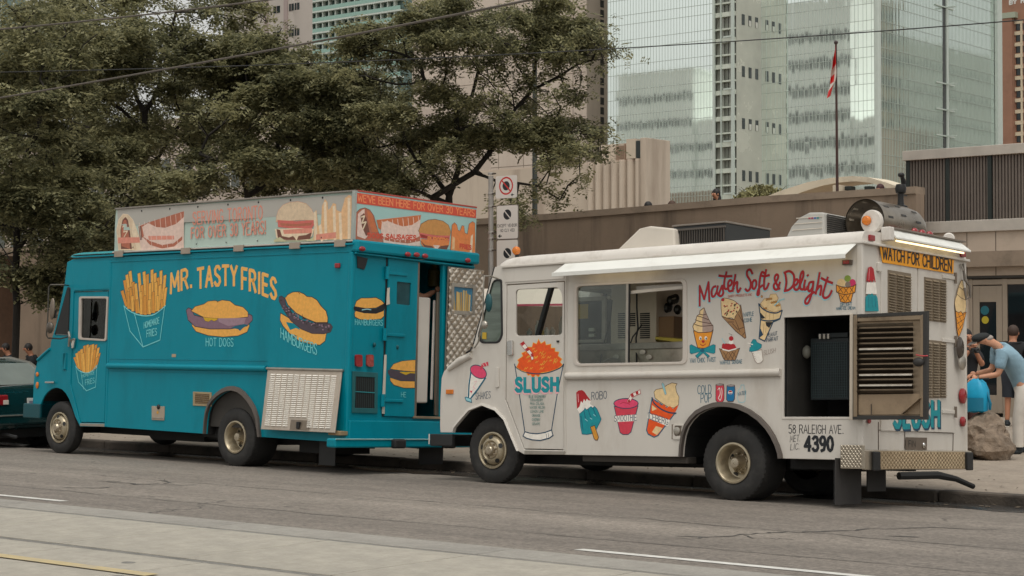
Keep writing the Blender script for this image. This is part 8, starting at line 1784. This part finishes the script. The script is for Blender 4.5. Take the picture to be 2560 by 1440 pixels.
def sitting(seat, fwd, H=1.7, lean=.1):
    b = Vector(seat); f = Vector(fwd); f.z = 0; f.normalize(); s = f.cross(Vector((0, 0, 1))); P = lambda x, y, z: b + f * x + s * y + Vector((0, 0, z))
    J = dict(pelvis=P(0, 0, .10), spine=P(lean * .3, 0, .28), chest=P(lean, 0, .48), neck=P(lean * 1.2, 0, .65), head=P(lean * 1.4 + .02, 0, .75))
    for n, sg in (('l', -1), ('r', 1)):
        J[n + '_hip'] = P(.05, sg * .10, .08); J[n + '_kne'] = P(.45, sg * .13, .08); J[n + '_ank'] = P(.42, sg * .13, -.37); J[n + '_toe'] = P(.57, sg * .15, -.42); J[n + '_sho'] = P(lean, sg * .18, .55); J[n + '_elb'] = P(lean + .1, sg * .24, .30); J[n + '_wri'] = P(lean + .32, sg * .14, .24)
    return J
BLKC = mat('black_cotton', (.012, .013, .015), .9, var=.2, vs=6); HAIRD = mat('dark_hair', (.012, .009, .008), .6, var=.2); HAIRG = mat('grey_hair', S(150, 140, 132), .7)
# bending man in the blue shirt
Dm = 25.6; g = lambda x, y, d=0: at(x, y, Dm + d)
J = dict(pelvis=g(2562, 965), spine=g(2548, 925), chest=g(2518, 885), neck=g(2490, 862, -.02), head=g(2464, 850, -.04),
         l_sho=g(2505, 884, -.20), l_elb=g(2497, 936, -.22), l_wri=g(2446, 944, -.16), r_sho=g(2500, 872, .18), r_elb=g(2478, 926, .20), r_wri=g(2440, 934, .10),
         l_hip=g(2560, 985, -.10), l_kne=g(2546, 1050, -.12), l_ank=g(2545, 1108, -.12), l_toe=g(2515, 1116, -.14), r_hip=g(2568, 985, .10), r_kne=g(2572, 1045, .14), r_ank=g(2585, 1098, .2), r_toe=g(2555, 1104, .2))
dz = (zg(J['l_ank'].y) + .075) - J['l_ank'].z
J['l_ank'].z += dz; J['l_toe'].z += dz; J['r_ank'].z = zg(J['r_ank'].y) + .075; J['r_toe'].z = J['r_ank'].z - .04
person('grey haired man in a pale blue shirt and cap bending over the backpack', J, mat('pale_blue_shirt', S(134, 164, 180), .85, var=.10, vs=7, bump=.5, bs=9, bdist=.03), mat('pale_grey_trousers', S(206, 198, 188), .85, var=.08, vs=6, bump=.4, bs=8, bdist=.03), mat('dark_sneaker', S(36, 42, 46), .7), HAIRG, SKIN, (at(2430, 868, Dm) - at(2464, 850, Dm)), cap=mat('black_cap', S(30, 34, 34), .8))
# man in black seen from behind
Dk = 32.0; b = at(2533, 900, Dk); b.z = zg(b.y); fw = Vector((-.2, 1, 0))
person('short haired man in a black t-shirt seen from behind by the shop window', standing(b, fw, 1.74, 'front'), BLKC, mat('dark_shorts', S(40, 44, 52), .85), mat('dark_sneaker', S(36, 42, 46), .7), mat('cropped_hair', S(60, 44, 36), .7), SKIN2, fw, legs='short')
# woman with a camera, half hidden by the truck
Dw = 28.5; b = at(2414, 900, Dw); b.z = zg(b.y); fw = Vector((.75, -.55, 0)); Jw = standing(b, fw, 1.70, 'camera'); dz = at(2414, 808, Dw).z - Jw['head'].z
person('dark haired person in black raising a camera behind the ice cream truck', Jw, BLKC, mat('dark_red_trousers', S(70, 40, 36), .8), BLKC, HAIRD, SKIN2, fw)
q = (Jw['l_wri'] + Jw['r_wri']) / 2 + fw.normalized() * .09; cm = thing('camera', tuple(q), 'compact camera held up by the dark haired person in black', 'camera', rot=math.atan2(fw.y, fw.x)); MB().box((-.03, -.065, -.04), (.03, .065, .04)).build('camera_body', BLK, cm, bev=.01); MB().lathe([(.032, 0), (.034, .05), (.028, .055), (0, .045)], (.03, 0, 0), (1, 0, 0), 16).build('lens', BLK, cm)
# people on the raised walkway behind the wall
for px, py, lab, hr in ((1803, 480, 'long haired woman in black sitting behind the ramp wall', HAIRD), (1633, 512, 'head of a dark haired person behind the ramp wall below the fluted block', HAIRD), (1692, 510, 'head of a brown haired person behind the wall between the fluted block and seated woman', mat('brown_hair', S(74, 52, 40), .7)), (2212, 468, 'head with dark reddish hair behind the wall under the arch', mat('auburn_hair', S(70, 40, 42), .7))):
    h_ = at(px, py + 6, 43); f = Vector((-.3, -1, 0)); J = sitting(h_ - Vector((0, 0, .78)), f); pr = person(lab, J, BLKC, BLKC, BLKC, hr, SKIN, f, group='people on the raised walkway', sub=1)
    if px == 1803:
        hd = J['head'] - Vector(pr.location); MB().ell(hd + Vector((0, .05, -.12)), .11, .08, .22).build('long_hair', HAIRD, pr)
    MB_ = MB().box((-.5, -.2, -.44), (.5, .22, -.02)); bn_ = MB_.build('bench', CONCD); bn_.location = h_ - Vector((0, 0, .78)); tag(bn_, {1803: 'concrete block seat under the long haired woman', 1633: 'concrete block seat under the person below the fluted block', 1692: 'concrete block seat under the brown haired person', 2212: 'concrete block seat under the person by the arch'}[px], 'bench', 'seats on the raised walkway')
# cook inside the turquoise truck: a forearm shows in the doorway
c = B.M @ Vector((-.95, 1.15, .14)); fw = B.M.to_3x3() @ Vector((.1, 1, 0)); Jc = standing(c, fw, 1.72, 'front'); Jc['r_elb'] = B.M @ B.pl(1060, 744, 0, -.35); Jc['r_wri'] = B.M @ B.pl(1088, 727, 0, -.33); Jc['r_sho'] = Jc['r_sho'] * .3 + (B.M @ B.pl(1050, 690, 0, -.5)) * .7
person('cook in dark clothes inside the turquoise truck with one forearm in the doorway', Jc, BLKC, BLKC, BLKC, HAIRD, SKIN, fw)
# couple on a bench with bicycles, far left
bq = at(66, 893, 44); bq.z = zg(bq.y) + .05; bo = thing('bench', tuple(bq), 'dark slatted bench under the far left tree', 'bench')
for i in range(4): MB().box((-.9, -.2 + i * .12, .42), (.9, -.11 + i * .12, .45)).build('slat', BLK, bo, bev=.005)
for i in range(3): MB().box((-.9, .28, .55 + i * .12), (.9, .31, .64 + i * .12)).build('slat', BLK, bo, bev=.005)
for x in (-.8, .8): MB().box((x - .03, -.2, 0), (x + .03, .32, .415)).build('leg', BLK, bo)
for x, lab in ((.45, 'person in dark clothes sitting on the bench beside the cab mirror'), (-.45, 'person in dark clothes on the far end of the dark bench')):
    person(lab, sitting(bq + Vector((x, .05, .45)), (-.4, -1, 0), lean=.18), BLKC, BLKC, BLKC, HAIRD, SKIN2, (-.4, -1, 0), group='people resting on the bench', sub=1)
def bicycle(loc, rot, label):
    t = thing('bicycle', loc, label, 'bicycle', 'bicycles by the bench', rot)
    for x in (-.52, .52): o = MB().tube([(x + .33 * math.cos(a), 0, .34 + .33 * math.sin(a)) for a in [2 * math.pi * i / 28 for i in range(29)]], .018, 6, caps=False).build('wheel', BLK, t); mb = MB(); [mb.beam((x, 0, .34), (x + .32 * math.cos(a), 0, .34 + .32 * math.sin(a)), .004, .004) for a in [2 * math.pi * i / 14 for i in range(14)]]; mb.build('spokes', BLK, o)
    fm = MB(); A_, B_, C_, D_ = (-.52, 0, .34), (-.12, 0, .30), (-.22, 0, .78), (.36, 0, .80)
    for p, q in ((A_, B_), (B_, C_), (C_, D_), (B_, D_), (A_, C_), (D_, (.52, 0, .34))): fm.tube([p, q], .016, 6)
    fm.build('frame', BLK, t); MB().ell((-.24, 0, .86), .12, .06, .03).build('saddle', BLK, t); MB().tube([(.34, -.26, .98), (.38, 0, .95), (.34, .26, .98)], .012, 6).build('handlebar', BLK, t)
for px, py, d, r, lab in ((30, 905, 38, .3, 'black bicycle parked at the left edge beyond the dark car'), (78, 905, 38, .5, 'black bicycle parked nearest the turquoise cab'), (105, 890, 42, -.3, 'black bicycle leaning beside the bench end')):
    q = at(px, py, d); bicycle((q.x, q.y, zg(q.y)), r, lab)
# planter and brick pier behind the bench
q0, q1 = at(-30, 800, 46), at(26, 800, 46); pi_ = tag(MB().box((q0.x, q0.y, -.2), (q1.x, q0.y + .5, at(0, 640, 46).z)).build('brick_pier', mat('brown_brick', S(96, 72, 56), .9, var=.2, vs=6)), 'brown pier behind the far left tree', 'pier')
# vendor cart beyond the trucks, seen through the cab window
q = at(1345, 838, 27.5); ct_ = thing('vendor_cart', (q.x, q.y, zg(q.y)), 'vendor cart under a pink edged canopy seen through the white cab window', 'cart'); z1 = q.z - zg(q.y)
MB().box((-1.0, -.3, .25), (1.0, .4, z1)).build('counter', STS, ct_, bev=.01); zc1 = at(1345, 762, 27.5).z - zg(q.y)
MB().hexa([(-1.3, -.7, zc1), (1.5, -.7, zc1 - .05), (1.5, .7, zc1 - .05), (-1.3, .7, zc1), (-1.0, -.3, zc1 + .25), (1.2, -.3, zc1 + .22), (1.2, .3, zc1 + .22), (-1.0, .3, zc1 + .25)]).build('canopy', mat('canopy_cream', S(200, 190, 176), .8, var=.05), ct_); MB().box((-1.31, -.72, zc1 - .03), (1.51, -.701, zc1 + .0)).build('canopy_edge', mat('pink_edge', S(206, 90, 110), .7), ct_)
for x in (-.95, .95): MB().tube([(x, 0, z1), (x, 0, zc1 + .1)], .02, 8).build('post', ALU, ct_)
for x in (-.8, .8): MB().lathe([(.2, -.03), (.2, .03), (.16, .03), (.16, -.03), (.2, -.03)], (x, -.33, .2), (0, 1, 0), 20).build('wheel', RUBB, ct_)
for i, px in enumerate((1300, 1316, 1334, 1360, 1372, 1398)):
    p = at(px, 838, 27.3) - Vector((q.x, q.y, zg(q.y))); h = (.10, .10, .22, .12, .12, .28)[i]; wb = MB().lathe([(.0, 0), (.04, 0), (.042, h * .6), (.018, h * .8), (.016, h), (0, h)], (0, 0, 0), (0, 0, 1), 12).build('bottle', mat('bottle_white', S(216, 214, 206), .4) if i != 1 else mat('bottle_yellow', S(200, 180, 90), .4)); wb.location = Vector((q.x, q.y, zg(q.y))) + Vector((p.x, -.1 + (i % 2) * .2, z1)); tag(wb, ('short white jar', 'short yellow jar', 'tall white squeeze bottle', 'white jar beside the pillar', 'white jar near the tall bottle', 'tallest white bottle')[i] + ' on the vendor cart counter', 'bottle', 'bottles on the vendor cart')

# ================================================================ DARK GREEN CAR
GRN_ = mat('dark_green_car_paint', S(12, 52, 54), .25, .1, var=.05, coat=.6)
cq = (-24.25, 16.72, 0); car = thing('parked_car', (cq[0], cq[1], zg(17.5) - .02), 'dark green saloon parked ahead of the turquoise truck, cut off by the frame', 'car'); CW = 1.72
st_ = [(-4.6, .35, .62, .10), (-4.45, .30, .72, .04), (-3.5, .25, .86, .0), (-1.2, .24, .94, .0), (-.5, .26, .98, .0), (-.12, .30, 1.0, .03), (0, .36, .95, .06), (.04, .42, .62, .07), (.0, .34, .40, .09)]
mb = MB(); secs = []
for x, z0, z1, ins in st_:
    w2 = CW / 2 - ins; c = CW / 2; secs.append([(x, c - w2 + .05, z0), (x, c - w2 - .0, z0 + (z1 - z0) * .35), (x, c - w2 + .0, z0 + (z1 - z0) * .6), (x, c - w2 + .06, z1 - .04), (x, c - w2 + .16, z1), (x, c + w2 - .16, z1), (x, c + w2 - .06, z1 - .04), (x, c + w2, z0 + (z1 - z0) * .6), (x, c + w2, z0 + (z1 - z0) * .35), (x, c + w2 - .05, z0)])
n = 10; V = [p for s_ in secs for p in s_]; mb.add(V, [(i * n + j, i * n + (j + 1) % n, (i + 1) * n + (j + 1) % n, (i + 1) * n + j) for i in range(len(secs) - 1) for j in range(n)], 0, True); mb.add(secs[0], [tuple(range(n))]); mb.add(secs[-1], [tuple(range(n))]); body = mb.build('body', GRN_, car, ang=50)
gh = [(-3.1, .92, .06), (-2.3, 1.36, .22), (-1.5, 1.40, .24), (-1.0, 1.33, .22), (-.42, 1.0, .10)]
L_ = [(x, ins, z) for x, z, ins in gh]; R2 = [(x, CW - ins, z) for x, z, ins in gh]; n = len(gh)
MB().add(L_ + R2, [(i, i + 1, i + 1 + n, i + n) for i in range(1, n - 2)], 0, True).build('roof', GRN_, car)
MB().add([L_[0], L_[1], R2[1], R2[0]], [(0, 1, 2, 3)]).build('windscreen', mat('car_glass_pale', S(120, 128, 124), .06, var=.1, spec=.9), car)
MB().add([L_[3], L_[4], R2[4], R2[3]], [(0, 1, 2, 3)]).build('rear_window', MATS['car_glass_pale'], car)
for L2, yo in ((L_, 0), (R2, 0)): MB().add(L2 + [(-.42, L2[4][1], .95), (-3.1, L2[0][1], .90)], [(0, 1, 2, 3, 4, 5, 6)]).build('side_window', TINT, car)
for L2 in (L_, R2): MB().tube(L2, .028, 8).build('roof_pillar', mat('car_trim_pale', S(130, 128, 120), .3, .5), car)
MB().tube([(.0, .12, .985), (-.02, CW / 2, 1.01), (.0, CW - .12, .985)], .012, 6).build('boot_trim', CHROME, car)
MB().box((-.25, -.03, .38), (.10, CW + .03, .56)).build('rear_bumper', GRN_, car, bev=.04); MB().box((.10, -.02, .53), (.112, CW + .02, .55)).build('bumper_strip', ALU, car, bev=.003)
for y0, y1, nm in ((.05, .36, 'l'), (CW - .36, CW - .05, 'r')):
    tl_ = MB().box((.0, y0, .70), (.052, y1, .86)).build('tail_light', REDL, car, bev=.02); a = y1 - .10 if nm == 'l' else y0; MB().box((.05, a, .71), (.058, a + .10, .78)).build('reverse_lamp', mat('reverse_white', S(210, 196, 184), .3), tl_, bev=.004)
pl_ = MB().box((.045, CW / 2 - .16, .66), (.058, CW / 2 + .16, .80)).build('number_plate', mat('plate_white', S(206, 204, 198), .5), car, bev=.004)
A = Art(lambda y, z, k: Vector((.0585 + k, y, -z)), .0, 1e-4); A.line([(CW / 2 - .11, -.73), (CW / 2 + .11, -.73)], .05, mat('plate_navy_blur', S(120, 122, 140), .5)); A.build('plate_print', pl_)
A = Art(lambda y, z, k: Vector((.052 + k, y, -z)), .0, 1e-4); A.line([(.28 + .022 * i, -.905 + .014 * (i % 2)) for i in range(16)], .010, CHROME); A.line([(.60, -.915), (.72, -.905)], .008, CHROME); A.build('boot_script', car)
for x in (-.85, -3.7):
    for y, ax in ((.02, (0, -1, 0)), (CW - .02, (0, 1, 0))):
        wr = bpy.data.objects.new('wheel', None); link(wr, car); wr.location = (x, y, .31 - (zg(17.5) - zg(16.72 + y)) * 1.0); MB().lathe([(.2, -.2), (.29, -.2), (.31, -.16), (.31, -.03), (.29, 0), (.21, .0), (.2, -.02)], (0, 0, 0), ax, 32).build('tyre', RUB, wr); MB().lathe([(.205, -.02), (.19, -.03), (.1, -.01), (0, -.01)], (0, 0, 0), ax, 24).build('rim', ALU, wr)
MB().tube([(-.1, .35, .24), (.02, .36, .24), (.10, .38, .22), (.14, .45, .20)], .03, 8).build('exhaust', BLK, car)
MB().box((-4.3, .2, .18), (-.1, CW - .2, .34)).build('underbody', CHAS, car)
